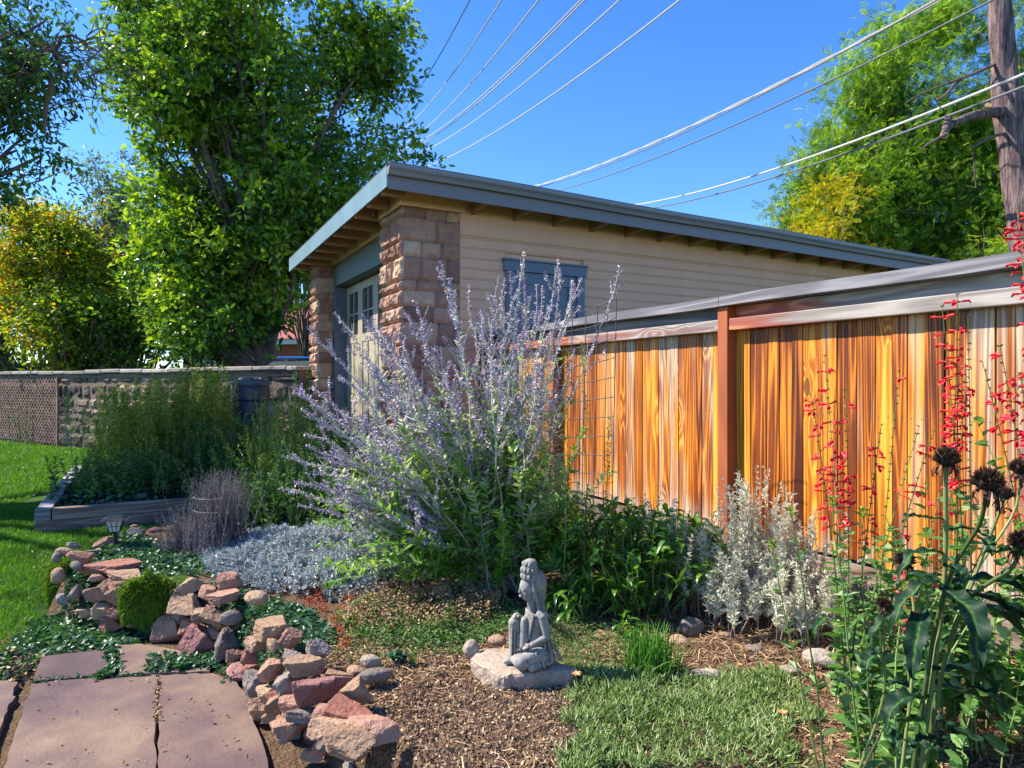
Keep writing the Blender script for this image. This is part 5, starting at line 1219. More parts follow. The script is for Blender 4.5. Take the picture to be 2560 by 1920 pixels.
# short leafy shoots low in the bush
kk = 150; a_ = r.uniform(.12, .55, (n, 1)); p, T = along(ST[:, :], np.repeat(a_, 2, 1)); s0 = p.reshape(-1, 3)[:kk]; T0 = T.reshape(-1, 3)[:kk]; dd = norm(T0+perp(r, T0)*.8)
SH = s0[:, None]+dd[:, None]*np.linspace(0, 1, 6)[None, :, None]*r.uniform(.10, .28, (len(s0), 1, 1)); tubes(lf, SH, .0016, 4, .5)
t = r.uniform(.1, 1, (len(SH), 14)); p, T = along(SH, t); dirn = norm(perp(r, T)+T*.6); L = .048*r.uniform(.5, 1.2, t.shape)
scatter(lf, T_SERR, p.reshape(-1, 3), dirn.reshape(-1, 3), L.ravel(), L.ravel()*.42, np.clip(r.normal(.26, .16, t.size), 0, 1), rng=r, roll=.5)
n2 = 210; th = np.radians(r.uniform(-80, 42, n2)); L2 = r.uniform(.45, 1.25, n2)*np.interp(np.degrees(th), [-80, -40, 0, 42], [1.05, 1.1, 1.0, .75]); d = norm(np.stack([np.sin(th), r.normal(-.15, .28, n2), np.cos(th)], -1))
b0 = sg+np.c_[r.normal(0, .10, n2), r.normal(0, .08, n2), np.zeros(n2)]; q = np.linspace(0, 1, 10)[None, :, None]; mid = d*.55+np.array([0, 0, .16])*np.abs(np.sin(th))[:, None]
S2 = b0[:, None]+L2[:, None, None]*(2*q*(1-q)*mid[:, None]+q**2*d[:, None]); S2[:, 1:] += np.cumsum(r.normal(0, .009, (n2, 9, 3)), 1); S2[:, :, 2] = np.maximum(S2[:, :, 2], .04); tubes(lf, S2, np.linspace(.004, .0015, 10)[None], 4, .6)
t = r.uniform(.20, 1, (n2, 80)); p, T = along(S2, t); w = perp(r, T); w[..., 2] *= .5; dirn = norm(norm(w)+T*.5); L = .074*r.uniform(.5, 1.25, t.shape)*(1.15-.5*t)
scatter(lf, T_SERR, p.reshape(-1, 3), dirn.reshape(-1, 3), L.ravel(), L.ravel()*.40, np.clip(np.repeat(r.normal(.36, .22, (n2, 1)), 80, 1)+r.normal(0, .14, t.shape), 0, 1).ravel(), rng=r, roll=.5)
done(lf, 'foliage', M_SAGEL, root)

def bushy(name, label, base, n, hgt, spread, leafL, asp, mat, seed, m=30, tpl=T_LEAF, stem=M_GSTEM, sr=.003, t0=.1, tip=None, cat='plant', group=None, rn=(.5, .18), lean=(0, 0), droop=0., kill=0, br=.05, angle=.6, hv=.25, K=8):
    r = rg(seed); base = np.array(base, float)
    if len(base) == 2: base = np.array([base[0], base[1], bz(*base)])
    root = plant(name, label, base, cat, group)
    az = r.uniform(0, 2*math.pi, n); tl = np.abs(r.normal(0, spread, n)); L = hgt*r.uniform(1-2*hv, 1+hv*.2, n)
    P = stemfan(r, base, n, az, tl, L, K=K, br=br); q = np.linspace(0, 1, K)[None, :, None]
    P = P+np.array([lean[0], lean[1], 0])*q*hgt
    sb = MB(); tubes(sb, P, np.linspace(sr, sr*.35, K)[None], 5, r.random(n)); done(sb, 'stem', stem, root)
    lb = MB(); t = r.uniform(t0, 1.0, (n, m)); p, T = along(P, t); dirn = norm(perp(r, T)*1.0+T*angle+np.array([0, 0, -droop]))
    ll = leafL*(1.1-.5*t)*r.uniform(.6, 1.25, t.shape)
    scatter(lb, tpl, p.reshape(-1, 3), dirn.reshape(-1, 3), ll.ravel(), ll.ravel()*asp, np.clip(r.normal(rn[0], rn[1], t.size), 0, 1), rng=r, roll=.5)
    done(lb, 'foliage', mat, root)
    if tip:   # plume / flower tips: (mat, size, count, t0, name)
        fb = MB(); t = r.uniform(tip[3], 1.02, (n, tip[2])); p, T = along(P, t); rad = tip[5] if len(tip) > 5 else .03
        w = perp(r, T); pp = p+w*rad*(1.15-t)[..., None]/(1.15-tip[3])*r.uniform(.1, 1, t.shape)[..., None]
        sz = tip[1]*r.uniform(.6, 1.3, t.size)
        scatter(fb, T_DIA, pp.reshape(-1, 3), norm(w+T).reshape(-1, 3), sz, sz*.6, r.random(t.size), rng=r, roll=1); done(fb, tip[4], tip[0], root)
    return root

# ---- dark green leafy clump before the fence
r = rg(520)
def lanceclump(name, label, cx, cy, n, hgt, rad, leafL, leafW, mat, seed, K=7, cat='plant'):
    r = rg(seed); z0 = bz(cx, cy); root = plant(name, label, (cx, cy, z0), cat)
    ns = n//9; az = r.uniform(0, 2*math.pi, ns); rr = rad*np.sqrt(r.uniform(0, 1, ns)); hh = hgt*np.sqrt(np.clip(1-(rr/rad)**2*.75, .1, 1))*r.uniform(.65, 1.0, ns)
    top = np.stack([cx+rr*np.cos(az), cy+rr*np.sin(az)*.8, z0+hh], -1); bs = np.stack([cx+rr*.45*np.cos(az), cy+rr*.4*np.sin(az), np.full(ns, z0)], -1)
    q = np.linspace(0, 1, 6)[None, :, None]; P = bs[:, None]*(1-q)+top[:, None]*q; P[:, 1:-1, :2] += r.normal(0, .01, (ns, 4, 2))
    sb = MB(); tubes(sb, P, np.linspace(.005, .003, 6)[None], 5, r.random(ns)); done(sb, 'stem', M_GSTEM, root)
    t = np.clip(1-np.abs(r.normal(0, .35, (ns, 9))), .05, 1); p, T = along(P, t); p = p.reshape(-1, 3); N = len(p)
    a = r.uniform(0, 2*math.pi, N); el = r.uniform(.1, 1.15, N); L = leafL*r.uniform(.55, 1.25, N)
    out = np.stack([np.cos(a), np.sin(a), 0*a], -1); s = np.linspace(0, 1, K)[None, :, None]
    c = p[:, None]+L[:, None, None]*(out[:, None]*np.sin(s*1.3)*.8*np.cos(el)[:, None, None]+np.array([0, 0, 1.])*(s*np.sin(el)[:, None, None]-s**2*r.uniform(.25, .75, N)[:, None, None]))
    side = np.stack([-np.sin(a), np.cos(a), r.normal(0, .25, N)], -1); side = norm(side)
    w = leafW*np.array([.28, .7, .95, 1.0, .85, .5, .04])[None]*r.uniform(.7, 1.2, (N, 1))
    lb = MB(); ribbons(lb, c, w, side, np.clip(r.normal(.45, .22, N), 0, 1), fold=.22); done(lb, 'foliage', mat, root, smooth=True)
    return root
lanceclump('leafy_clump', 'dense dark green clump of long glossy leaves in front of the red fence post', .76, 4.12, 1200, .68, .62, .15, .032, M_LANCE, 521)
lanceclump('leafy_clump', 'smaller rosette of long green leaves beside the shrub stems, above the statue', .40, 3.86, 150, .30, .22, .15, .026, M_LANCE, 522)
lanceclump('leafy_seedling', 'low green rosette just in front of the dark clump, by the grey boulder', .60, 3.52, 60, .16, .10, .10, .022, M_LANCE, 523)
# tall thin stems with narrow leaves rising in front of the mesh panel
for k, (x, y, h_, lx, lb) in enumerate(((.30, 3.95, 1.55, .03, 'tall thin green stem with narrow leaves left of the dark clump'), (.42, 4.0, 1.6, -.02, 'tall seedy green stem crossing the mesh panel'), (.52, 4.05, 1.25, .06, 'shorter thin stem arching right over the dark clump'), (.25, 4.25, 1.3, -.05, 'thin green stem just right of the lavender shrub'))):
    bushy('tall_thin_stem', lb, (x, y), 1, h_, .04, .085, .10, M_GOLD, 530+k, m=38, tpl=T_DIA, sr=.0045, group='tall thin stems by the mesh panel', tip=(M_GOLD, .014, 120, .62, 'seed_plume', .028), br=.012, lean=(lx, 0), hv=.05, rn=(.75, .15))
# ---- silver plants
for k, (x, y, n_, h_, sp, lb) in enumerate(((1.42, 4.06, 26, .80, .17, 'tallest silver leaved plant against the orange boards'), (1.02, 3.98, 14, .62, .16, 'silver leaved plant left of the red post foot'), (1.62, 3.95, 24, .66, .26, 'spreading silver plant right of the tallest one'), (1.20, 3.72, 20, .42, .32, 'low silver plant in front on the dry mulch'), (1.48, 3.55, 18, .40, .35, 'low silver tuft nearest the straw mulch'))):
    bushy('silver_plant', lb, (x, y), n_+16, h_, sp, .046, .26, M_SILVER, 540+k, m=84, tpl=T_LEAF, stem=M_WOODY, sr=.003, t0=.22, group='silver leaved plants by the fence', rn=(.55, .25), br=.09, angle=.75)
# ---- blue silver carpet
r = rg(560); cx, cy = -1.45, 4.98; root = plant('silver_carpet_plant', 'mounded carpet of felted silver blue foliage in the shade beside the shrub', (cx, cy, bz(cx, cy)), 'plant')
mb = MB(); N = 5200; a = r.uniform(0, 2*math.pi, N); rr = np.sqrt(r.uniform(0, 1, N)); X = cx+rr*.92*np.cos(a)*(1+.12*np.sin(3*a)); Y = cy+rr*.72*np.sin(a)*(1+.1*np.cos(2*a+1))+.0*X
Y = Y-(X-cx)*.25
hz = .19*np.sqrt(np.clip(1-rr**2, 0, 1))*(1+.5*fbm(np.stack([X*4, Y*4, X*0], -1), 8))*np.interp(X, [-2.4, -1.3, -.5], [.55, 1.0, 1.35]); Z = bedz(np.c_[X, Y])+np.maximum(hz, .015)*r.uniform(.72, 1.08, N)
base = np.stack([X, Y, Z], -1); out = norm(np.stack([np.cos(a)*rr, np.sin(a)*rr, .55+0*a], -1)+r.normal(0, .4, (N, 3)))
for k in range(8):
    p = base+out*(.006*k); dr = norm(out*.7+perp(r, out)); sz = .026*r.uniform(.7, 1.4, N)
    scatter(mb, T_LEAF, p, dr, sz, sz*.33, np.clip(r.normal(.5, .25, N), 0, 1), rng=r, roll=.6)
done(mb, 'foliage', M_BLUESIL, root)
mb = MB(); N = 500; a = r.uniform(0, 2*math.pi, N); rr = np.sqrt(r.uniform(0, 1, N)); X = cx+rr*.85*np.cos(a); Y = cy+rr*.65*np.sin(a)-(rr*.85*np.cos(a))*.25; Z = bedz(np.c_[X, Y])
P = np.stack([np.c_[X, Y, Z], np.c_[X+r.normal(0, .03, N), Y+r.normal(0, .03, N), Z+.14*np.sqrt(1-rr**2)]], 1); tubes(mb, P, .003, 4, r.random(N)); done(mb, 'stem', M_WOODY, root)

# ---- dried shrub in the cage and its neighbours
bushy('dried_shrub', 'bushy dried greyish mauve shrub inside the wire cage', (cg[0], cg[1]), 480, .62, .17, .022, .3, M_DRYST, 570, m=44, tpl=T_DIA, stem=M_DRYST, sr=.0020, br=.09, angle=1.2, hv=.3)
p = gp(460, 1385); bushy('dried_shrub', 'smaller blue grey dried shrub left of the caged one', (p[0], p[1]), 170, .36, .45, .020, .3, M_DRYST, 571, m=34, tpl=T_DIA, stem=M_DRYST, sr=.002, br=.07, angle=1.2, hv=.35, rn=(.35, .15))

# ---- raised bed plants: tall goldenrod like weeds
spots = [(1.25,2.1,1.55),(1.7,2.5,1.62),(1.9,2.3,1.75),(1.45,2.9,1.7),(2.0,3.5,1.85),(2.05,3.2,1.72),(.95,2.6,1.35),(.75,3.2,1.45),(1.5,2.3,1.6),(.6,2.6,1.4),(.9,2.0,1.4),(1.2,3.6,1.7),(1.9,3.0,1.65)]
for k, (x, y, h_) in enumerate(spots):
    p = rbp(x, y); lb = ['tall feathery yellow green weed at the left of the raised bed', 'upright plume weed second row in the raised bed', 'tallest yellow green plume rising over the stone wall top', 'feathery plume weed in the middle of the raised bed'][k] if k < 4 else 'feathery green weed standing in the thicket of the raised bed'
    bushy('plume_weed', lb, p, 20, h_*.95, .13, .085, .15, M_GOLD, 600+k, m=74, tpl=T_DIA, sr=.006, group='tall plume weeds in the raised bed', tip=(M_GOLD, .029, 280, .45, 'seed_plume', .12), br=.19, hv=.30, rn=(.6, .2), droop=.3)
# mixed green thicket
thk = [((.55,1.4),.55,'spreading bluish green plant at the left front of the raised bed'),((1.1,1.2),.62,'leafy green plant in the front of the raised bed'),((1.9,1.5),1.05,'bushy green plant in the centre of the raised bed'),((2.7,1.6),1.1,'dark green bushy plant right of centre in the raised bed'),((3.4,1.7),1.05,'dark green plant near the right end of the raised bed'),((3.9,2.4),1.0,'leafy plant before the dark barrel'),((2.3,1.9),1.0,'tall green plant left of the dark barrel')]
for k, ((x, y), h_, lb) in enumerate(thk):
    p = rbp(x, y); bushy('garden_plant', lb, p, 60, h_, .34, .068, .42, M_GARD, 620+k, m=60, tpl=T_LEAF, sr=.004, group='leafy plants in the raised bed', br=.20, hv=.3, rn=(.45, .22), tip=(M_PINKDRY, .014, 10, .9, 'seed_head', .02) if k % 2 else None)
thk2 = [(700,1085,9.6,1.25,M_GARD,'bushy green plant between the barrel and the garage pillar'),(770,1120,8.6,1.15,M_GARD,'green plant at the foot of the garage pillar'),(640,1180,7.6,.75,M_GARD,'dark green plant left of the lavender shrub'),(730,1220,6.7,.85,M_GARD,'greyish green plant just left of the lavender shrub'),(690,1120,7.8,1.15,M_GOLD,'pale yellow green plume plant beside the lavender shrub'),(830,1260,6.0,.65,M_GARD,'leafy plant under the left arm of the lavender shrub'),(640,1250,6.3,.5,M_GARD,'low green plant behind the silver carpet'),
        (880,1180,7.2,1.0,M_GARD,'green plant behind the lavender shrub by the garage'),(1000,1150,6.6,.9,M_GARD,'dense green plant seen through the lavender shrub'),(1130,1150,6.0,.8,M_GARD,'green plant by the fence seen through the lavender shrub'),(1250,1180,5.6,.7,M_GARD,'green plant right of the lavender shrub near the mesh panel'),(560,1120,8.3,.95,M_GARD,'leafy weed behind the caged dried shrub'),(820,1060,9.6,1.2,M_GARD,'tall green plant before the garage doors')]
for k, (u, v, Y, h_, mt_, lb) in enumerate(thk2):
    p = at(u, v, Y); z = bz(p[0], p[1]); bushy('garden_plant', lb, (p[0], p[1], z), 60, h_, .28, .056, .38, mt_, 640+k, m=60, tpl=T_LEAF if mt_ is M_GARD else T_DIA, sr=.004, group='leafy plants round the lavender shrub', br=.20, hv=.3, rn=(.45, .22), tip=(M_GOLD, .014, 60, .7, 'seed_plume', .05) if mt_ is M_GOLD or k in (0, 2) else None)
for k, (u, Y, h_, lb) in enumerate(((1390, 5.1, .62, 'green weeds at the foot of the mesh panel by the fence'), (1500, 4.9, .55, 'low green plants between the mesh panel and the dark clump'), (1610, 4.75, .5, 'low leafy plants behind the dark clump at the boards'), (1290, 5.3, .75, 'silvery green plant between the shrub and the orange boards'))):
    bushy('garden_plant', lb, (at(u, 0, Y)[0], Y), 46, h_, .30, .050, .30, M_GARD if k < 3 else M_SAGEL, 660+k, m=50, tpl=T_LEAF, sr=.003, group='leafy plants along the fence foot', br=.18, hv=.35, rn=(.5, .25))
# bean vine against the wall
bushy('climbing_vine', 'dark leafy vine climbing the stone wall left of the barrel', (at(480, 0, 12.6)[0], 12.6, LZ), 34, 2.1, .16, .075, .8, L_BUSH, 670, m=70, tpl=T_HEART, sr=.006, br=.35, hv=.25, droop=.6, angle=.2)
bushy('climbing_vine', 'creeper hanging over the stone wall beside the garage pillar', (at(745, 0, 12.6)[0], 12.6, LZ), 16, 1.9, .10, .05, .8, L_BUSH, 671, m=60, tpl=T_HEART, sr=.005, br=.14, hv=.2, droop=.6, angle=.2)
bushy('climbing_vine', 'thin branched leafless vine with few leaves over the lattice', (at(60, 0, 18.2)[0], 18.2, LZ), 10, 1.4, .5, .05, .8, L_BUSH, 672, m=10, tpl=T_HEART, sr=.012, br=.2, hv=.2)

# ---- mats and ground cover (stuff)
def cover(name, label, poly_px, N, size, asp, mat, seed, z=.0, h=.03, tpl=T_HEART, cat='ground cover', zf=None, upb=1.0, stack=1, grad=None, world=None):
    r = rg(seed); poly = world if world is not None else np.array([gp(u, v, z)[:2] for u, v in poly_px]); mn, mx = poly.min(0), poly.max(0); P = np.zeros((0, 2))
    while len(P) < N:
        q = r.uniform(mn, mx, (N*2, 2)); q = q[inpoly(q, poly)]; c = .5+.5*fbm(np.c_[q*2.2, np.zeros(len(q))], seed); q = q[r.random(len(q)) < np.clip(.25+c, 0, 1)]; P = np.concatenate([P, q])
    P = P[:N]; Z = (zf(P) if zf else np.full(N, z)); mb = MB()
    for k in range(stack):
        p = np.c_[P+r.normal(0, size*.5, (N, 2)), Z+h*r.uniform(0, 1, N)]; a = r.uniform(0, 2*math.pi, N)
        dr = norm(np.stack([np.cos(a), np.sin(a), r.normal(upb*.3, .4, N)], -1)); s = size*r.uniform(.5, 1.3, N)
        scatter(mb, tpl, p, dr, s, s*asp, np.clip(r.normal(.5, .22, N), 0, 1), rng=r, roll=.5)
    return tag(mb.build(name, mat), label, cat, kind='stuff')
lz = lambda P: np.maximum(bedz(P), LZ)
cover('ground_ivy', 'low dark bluish green creeper over the left part of the bed', [(170,1400),(300,1340),(420,1370),(560,1395),(560,1460),(470,1510),(330,1480),(200,1460)], 5200, .030, 1.0, M_IVY, 701, zf=bedz, h=.04)
cover('ground_ivy', 'creeper running behind the caged shrub and silver carpet', [(420,1330),(560,1300),(760,1290),(880,1330),(700,1390),(560,1400)], 4200, .034, 1.0, M_IVY, 702, zf=bedz, h=.08)
cover('ground_ivy', 'creeper at the foot of the stones between lawn and paving', [(90,1560),(230,1520),(340,1570),(420,1600),(300,1625),(120,1650),(20,1720),(-60,1700)], 4200, .032, 1.0, M_IVY, 703, z=LZ, zf=lz, h=.03)
cover('ground_ivy', 'yellow green creeper trailing among the middle stones and soil', [(480,1500),(600,1480),(760,1530),(850,1600),(740,1640),(690,1600),(600,1620),(560,1560)], 8000, .024, .9, M_IVY, 704, zf=bedz, h=.035)
cover('ground_ivy', 'small creeper strands growing out of the paving joints', None, 420, .026, .9, M_IVY, 705, zf=lambda P: np.full(len(P), LZ+.035), h=.02, world=np.array([gp(*Z2(x, y), LZ+.03)[:2] for x, y in ((745,1040),(790,1040),(800,1200),(690,1250),(640,1240),(770,1180))]))
cover('ground_ivy', 'creeper tuft lying on the flagstones by the large boulder', None, 500, .030, .9, M_IVY, 706, zf=lambda P: np.full(len(P), LZ+.035), h=.03, world=np.array([gp(*Z2(x, y), LZ+.03)[:2] for x, y in ((1010,1170),(1060,1080),(1240,1100),(1500,1100),(1620,1240),(1560,1260),(1480,1160),(1200,1190),(1040,1200))]))
for k, (pts, lb) in enumerate(((((1086,1215),(1100,1215),(1096,1560),(1080,1560)), 'weeds and grit in the long joint between the two front flagstones'), (((225,1250),(1090,1200),(1090,1226),(225,1280)), 'moss and grit in the joint across the back of the flagstones'))):
    cover('joint_weeds', lb, None, 380, .014, .7, M_IVY if k else m_mulch, 717+k, zf=lambda P: np.full(len(P), LZ+.022), h=.02, world=np.array([gp(*Z2(x, y), LZ+.02)[:2] for x, y in pts]))
cover('dead_leaves', 'dry curled leaves scattered at the left edge of the paving', None, 700, .035, .6, m_mulch, 707, zf=lambda P: np.full(len(P), LZ+.02), h=.02, world=np.array([gp(*Z2(x, y), LZ)[:2] for x, y in ((-200,1100),(150,1080),(280,1110),(200,1290),(60,1290),(-200,1500),(-900,1500),(-900,1200))]))
cover('dead_leaves', 'few tan leaves fallen on the flagstones', None, 60, .018, .6, m_mulch, 708, zf=lambda P: np.full(len(P), LZ+.042), h=.012, world=np.array([gp(*Z2(x, y), LZ)[:2] for x, y in ((240,1270),(1400,1120),(1750,1500),(1800,1900),(100,1900))]))
cover('strawberry_leaves', 'low green leaves sprawling over the black soil of the raised bed', None, 2600, .06, .9, M_IVY, 709, zf=lambda P: np.full(len(P), LZ+.17), h=.10, world=np.array([rbp(x, y)[:2] for x, y in ((.16,.25),(.9,.15),(1.3,.5),(2.4,.6),(4.2,.9),(4.2,4.2),(.16,4.2))]))
cover('succulent_mat', 'low rusty and grey green sedum mat behind the statue slab', [(830,1560),(900,1500),(1040,1480),(1250,1500),(1330,1560),(1240,1600),(1100,1620),(950,1610)], 9000, .026, .38, M_GARD, 710, zf=bedz, h=.05, tpl=T_DIA)
cover('succulent_mat', 'fine grey green mat right of the statue under the leafy clump', [(1380,1500),(1480,1540),(1560,1600),(1540,1660),(1400,1680),(1350,1600)], 3200, .020, .3, M_GARD, 711, zf=bedz, h=.06, tpl=T_DIA)
cover('dried_flower_mat', 'faded pinkish tan dried flower sprays over the sedum', [(850,1540),(960,1490),(1150,1500),(1270,1530),(1200,1580),(1000,1590),(860,1580)], 5000, .018, .5, M_PINKDRY, 712, zf=bedz, h=.13, tpl=T_DIA)
cover('green_weeds', 'low green weeds between the left stones and the lawn', [(60,1330),(200,1370),(330,1300),(420,1290),(520,1280),(430,1340),(250,1420),(130,1450)], 2600, .035, .4, M_MOSS, 713, z=-.15, zf=lz, h=.04, tpl=T_DIA)
cover('mulch_weeds', 'small green leaves under the red flowers at the timber foot', [(2000,1560),(2300,1500),(2560,1480),(2600,1800),(2300,1760),(2100,1640)], 1100, .040, .7, M_GARD, 714, zf=bedz, h=.12, tpl=T_LEAF)
cover('soil_litter', 'scattered dry leaf bits over the bare soil before the statue', [(800,1600),(1250,1560),(1400,1700),(1350,1960),(800,1960)], 2600, .018, .6, m_mulch, 715, zf=bedz, h=.008, tpl=T_DIA)
cover('soil_weeds', 'tiny green seedlings at the upper edge of the bare soil', [(780,1600),(1000,1560),(1240,1590),(1180,1640),(960,1650),(820,1660)], 1300, .018, .5, M_GARD, 716, zf=bedz, h=.03, tpl=T_LEAF)
# mulch straw
def straw(name, label, poly, N, L, W, mat, seed, h=.015, cat='mulch'):
    r = rg(seed); mn, mx = poly.min(0), poly.max(0); P = np.zeros((0, 2))
    while len(P) < N:
        q = r.uniform(mn, mx, (N*2, 2)); P = np.concatenate([P, q[inpoly(q, poly)]])
    P = P[:N]; a = r.uniform(0, 2*math.pi, N); l = L*r.uniform(.3, 1.6, N); Z = bedz(P)+h*r.random(N)**2
    d = np.stack([np.cos(a), np.sin(a), r.normal(0, .10, N)], -1); s = np.stack([-np.sin(a), np.cos(a), r.normal(0, .3, N)], -1)
    p0 = np.c_[P, Z]; q = np.linspace(-.5, .5, 4)[None, :, None]; C = p0[:, None]+d[:, None]*q*l[:, None, None]; C[:, 1:3, 2] += (r.random((N, 2))*.25*l[:, None])*.5; C[:, 0, 2] = np.maximum(C[:, 0, 2], Z-.002)
    mb = MB(); ribbons(mb, C, W*r.uniform(.5, 1.6, (N, 1)), s, r.random(N)); return tag(mb.build(name, mat), label, cat, kind='stuff')
PM = np.array([gp(u, v)[:2] for u, v in ((1480,1560),(1700,1480),(1900,1500),(2300,1560),(2700,1600),(2800,1950),(2000,1960),(1960,1700),(1700,1680),(1500,1650))])
straw('straw_mulch', 'tangled straw and twig litter on the ground below the silver plants', PM, 9500, .07, .0030, m_mulch, 720)
straw('bark_litter', 'small reddish bark chips and dead stems under the shrub and sedum', np.array([gp(u, v)[:2] for u, v in ((840,1540),(1050,1460),(1500,1440),(1700,1500),(1560,1640),(1330,1680),(900,1660),(760,1600))]), 6500, .030, .004, m_mulch, 721)
straw('bark_litter', 'dead stems and chips along the timbers at the fence foot', np.array([(.6, 5.2), (1.4, 5.0), (2.9, 3.0), (2.5, 2.8), (1.2, 4.2), (.3, 4.9)]), 3000, .06, .004, m_mulch, 722)
straw('straw_litter', 'straw coloured dead stems strewn from the shrub base to the bare soil', np.array([gp(u, v)[:2] for u, v in ((760,1600),(1000,1480),(1500,1440),(1650,1560),(1500,1700),(1340,1640),(1180,1700),(900,1720))]), 3200, .055, .0028, m_mulch, 723)
straw('straw_litter', 'a few dry stalks lying over the gritty soil at the bottom', np.array([gp(u, v)[:2] for u, v in ((820,1660),(1350,1680),(1420,1960),(760,1960))]), 420, .06, .0026, m_mulch, 724)
# gritty soil
r = rg(730); PG = np.array([gp(u, v)[:2] for u, v in ((760,1660),(1000,1590),(1300,1640),(1560,1700),(1500,1960),(700,1960),(860,1760))]); N = 15000; q = r.uniform(PG.min(0), PG.max(0), (N*3, 2)); q = q[inpoly(q, PG)][:N]; N = len(q)
V0 = np.array([(1,0,-.4),(-.5,.87,-.4),(-.5,-.87,-.4),(.1,0,.9)]); F0 = np.array([(0,1,2),(0,1,3),(1,2,3),(2,0,3)]); s = .0042*r.uniform(.4, 1.9, N)**1.3
Vg = np.einsum('nij,kj->nki', np.array([Matrix.Rotation(a, 3, Vector(norm(r.normal(0, 1, 3))))[:] for a in r.uniform(0, 6.28, 400)])[r.integers(0, 400, N)], V0)*s[:, None, None]+np.c_[q, bedz(q)+.002][:, None]
mb = MB(); mb.add(Vg.reshape(-1, 3), (F0[None]+np.arange(N)[:, None, None]*4).reshape(-1, 3), np.repeat(np.clip(r.normal(.45, .28, N), 0, 1), 4)); tag(mb.build('gritty_soil', m_grit), 'coarse crumbly soil and bark grit before the statue', 'soil', kind='stuff')

# ---- moss like mats hanging over the wall
def mossclump(name, label, cx, cy, z0, rx, rz, ry, N, seed, L=.035):
    r = rg(seed); root = plant(name, label, (cx, cy, z0)); d = norm(r.normal(0, 1, (N, 3))); d[:, 1] = -np.abs(d[:, 1])*1.0; rad = r.uniform(.72, 1.05, N)
    p = np.array([cx, cy, z0])+d*rad[:, None]*np.array([rx, ry, rz])*(1+.2*fbm(d*3, seed)[:, None]); mb = MB()
    dr = norm(d+np.array([0, -.2, -.9])+r.normal(0, .4, (N, 3))); s = L*r.uniform(.5, 1.3, N); scatter(mb, T_DIA, p, dr, s, s*.22, np.clip(r.normal(.55, .22, N), 0, 1), rng=r, roll=.8)
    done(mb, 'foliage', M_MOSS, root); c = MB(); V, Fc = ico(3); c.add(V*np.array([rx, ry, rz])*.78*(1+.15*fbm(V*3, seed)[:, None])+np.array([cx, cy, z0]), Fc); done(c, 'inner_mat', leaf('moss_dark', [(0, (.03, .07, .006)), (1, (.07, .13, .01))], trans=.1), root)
p = at(375, 1500, 4.36); mossclump('hanging_moss_plant', 'bright green mossy plant spilling over the middle of the stone border', p[0], p[1], p[2], .20, .18, .05, 8000, 740, .028)
p = at(165, 1460, 4.95); mossclump('hanging_moss_plant', 'bright green mossy clump at the left bend of the border', p[0], p[1], p[2], .12, .19, .09, 4200, 741)
p = at(440, 1460, 4.45); mossclump('hanging_moss_plant', 'small strip of moss plant above the tilted tan slab', p[0], p[1], p[2], .16, .05, .14, 1600, 742, .025)
p = at(215, 1500, 4.75); mossclump('hanging_moss_plant', 'small mossy tuft beside the triangular stone', p[0], p[1], p[2], .07, .12, .06, 1000, 743, .028)

# ---- chive tuft and lily like seedling
def tuft(name, label, cx, cy, n, hgt, rad, w, mat, seed, spread=.5):
    r = rg(seed); z0 = bz(cx, cy); root = plant(name, label, (cx, cy, z0)); a = r.uniform(0, 2*math.pi, n); t0 = np.abs(r.normal(0, spread, n)); L = hgt*r.uniform(.6, 1.15, n)
    P = stemfan(r, (cx, cy, z0), n, a, t0, L, K=7, bend=.5, br=rad); mb = MB(); tubes(mb, P, (w*np.array([1, 1, 1, .9, .8, .55, .1]))[None], 4, np.clip(r.normal(.5, .25, n), 0, 1)); done(mb, 'grass_blades', mat, root)
p = gp(1610, 1700); p = gp(1625, 1695); tuft('chive_tuft', 'upright tuft of thin bright green blades between statue slab and boulder', p[0]-.0, p[1], 260, .22, .055, .0023, M_CHIVE, 750, .42)
p = gp(1125, 1560); tuft('grass_tuft', 'small yellow green grassy tuft in the sedum behind the statue', p[0], p[1], 22, .13, .015, .003, M_CHIVE, 751, .2)
p = gp(1036, 1655); tuft('grass_tuft', 'few green blades left of the statue slab', p[0], p[1], 12, .10, .01, .002, M_CHIVE, 752, .25)
p = gp(985, 1660); lanceclump('leafy_seedling', 'small bluish leafy seedling on the bare soil by the cobbles', p[0], p[1], 40, .05, .05, .06, .03, M_IVY, 753)
# ---- ice plant mat
PI_ = np.array([gp(u, v)[:2] for u, v in ((1395,1705),(1480,1680),(1600,1690),(1750,1690),(1880,1665),(1960,1690),(1990,1800),(2010,1960),(1400,1960),(1430,1800),(1400,1740))])
r = rg(760); N = 11500; q = r.uniform(PI_.min(0), PI_.max(0), (N*3, 2)); q = q[inpoly(q+.10*np.stack([fbm(np.c_[q*6, q[:, :1]*0], 21), fbm(np.c_[q*6, q[:, :1]*0], 22)], -1), PI_)]; c = fbm(np.c_[q*4, np.zeros(len(q))], 3); e_ = pdist(q, PI_); q = q[(r.random(len(q)) < np.clip(.65+c*.9, .3, 1)*np.clip(e_/.06+.25, 0, 1))][:N]; N = len(q)
mb = MB(); hm = .025+.035*(.5+.5*fbm(np.c_[q*5, np.zeros(N)], 6)); z = bedz(q)+hm*r.uniform(.1, 1, N); a = r.uniform(0, 2*math.pi, N); dr = norm(np.stack([np.cos(a)*.8, np.sin(a)*.8-.15, r.uniform(.15, 1.3, N)], -1)); l = .026*r.uniform(.6, 1.4, N)
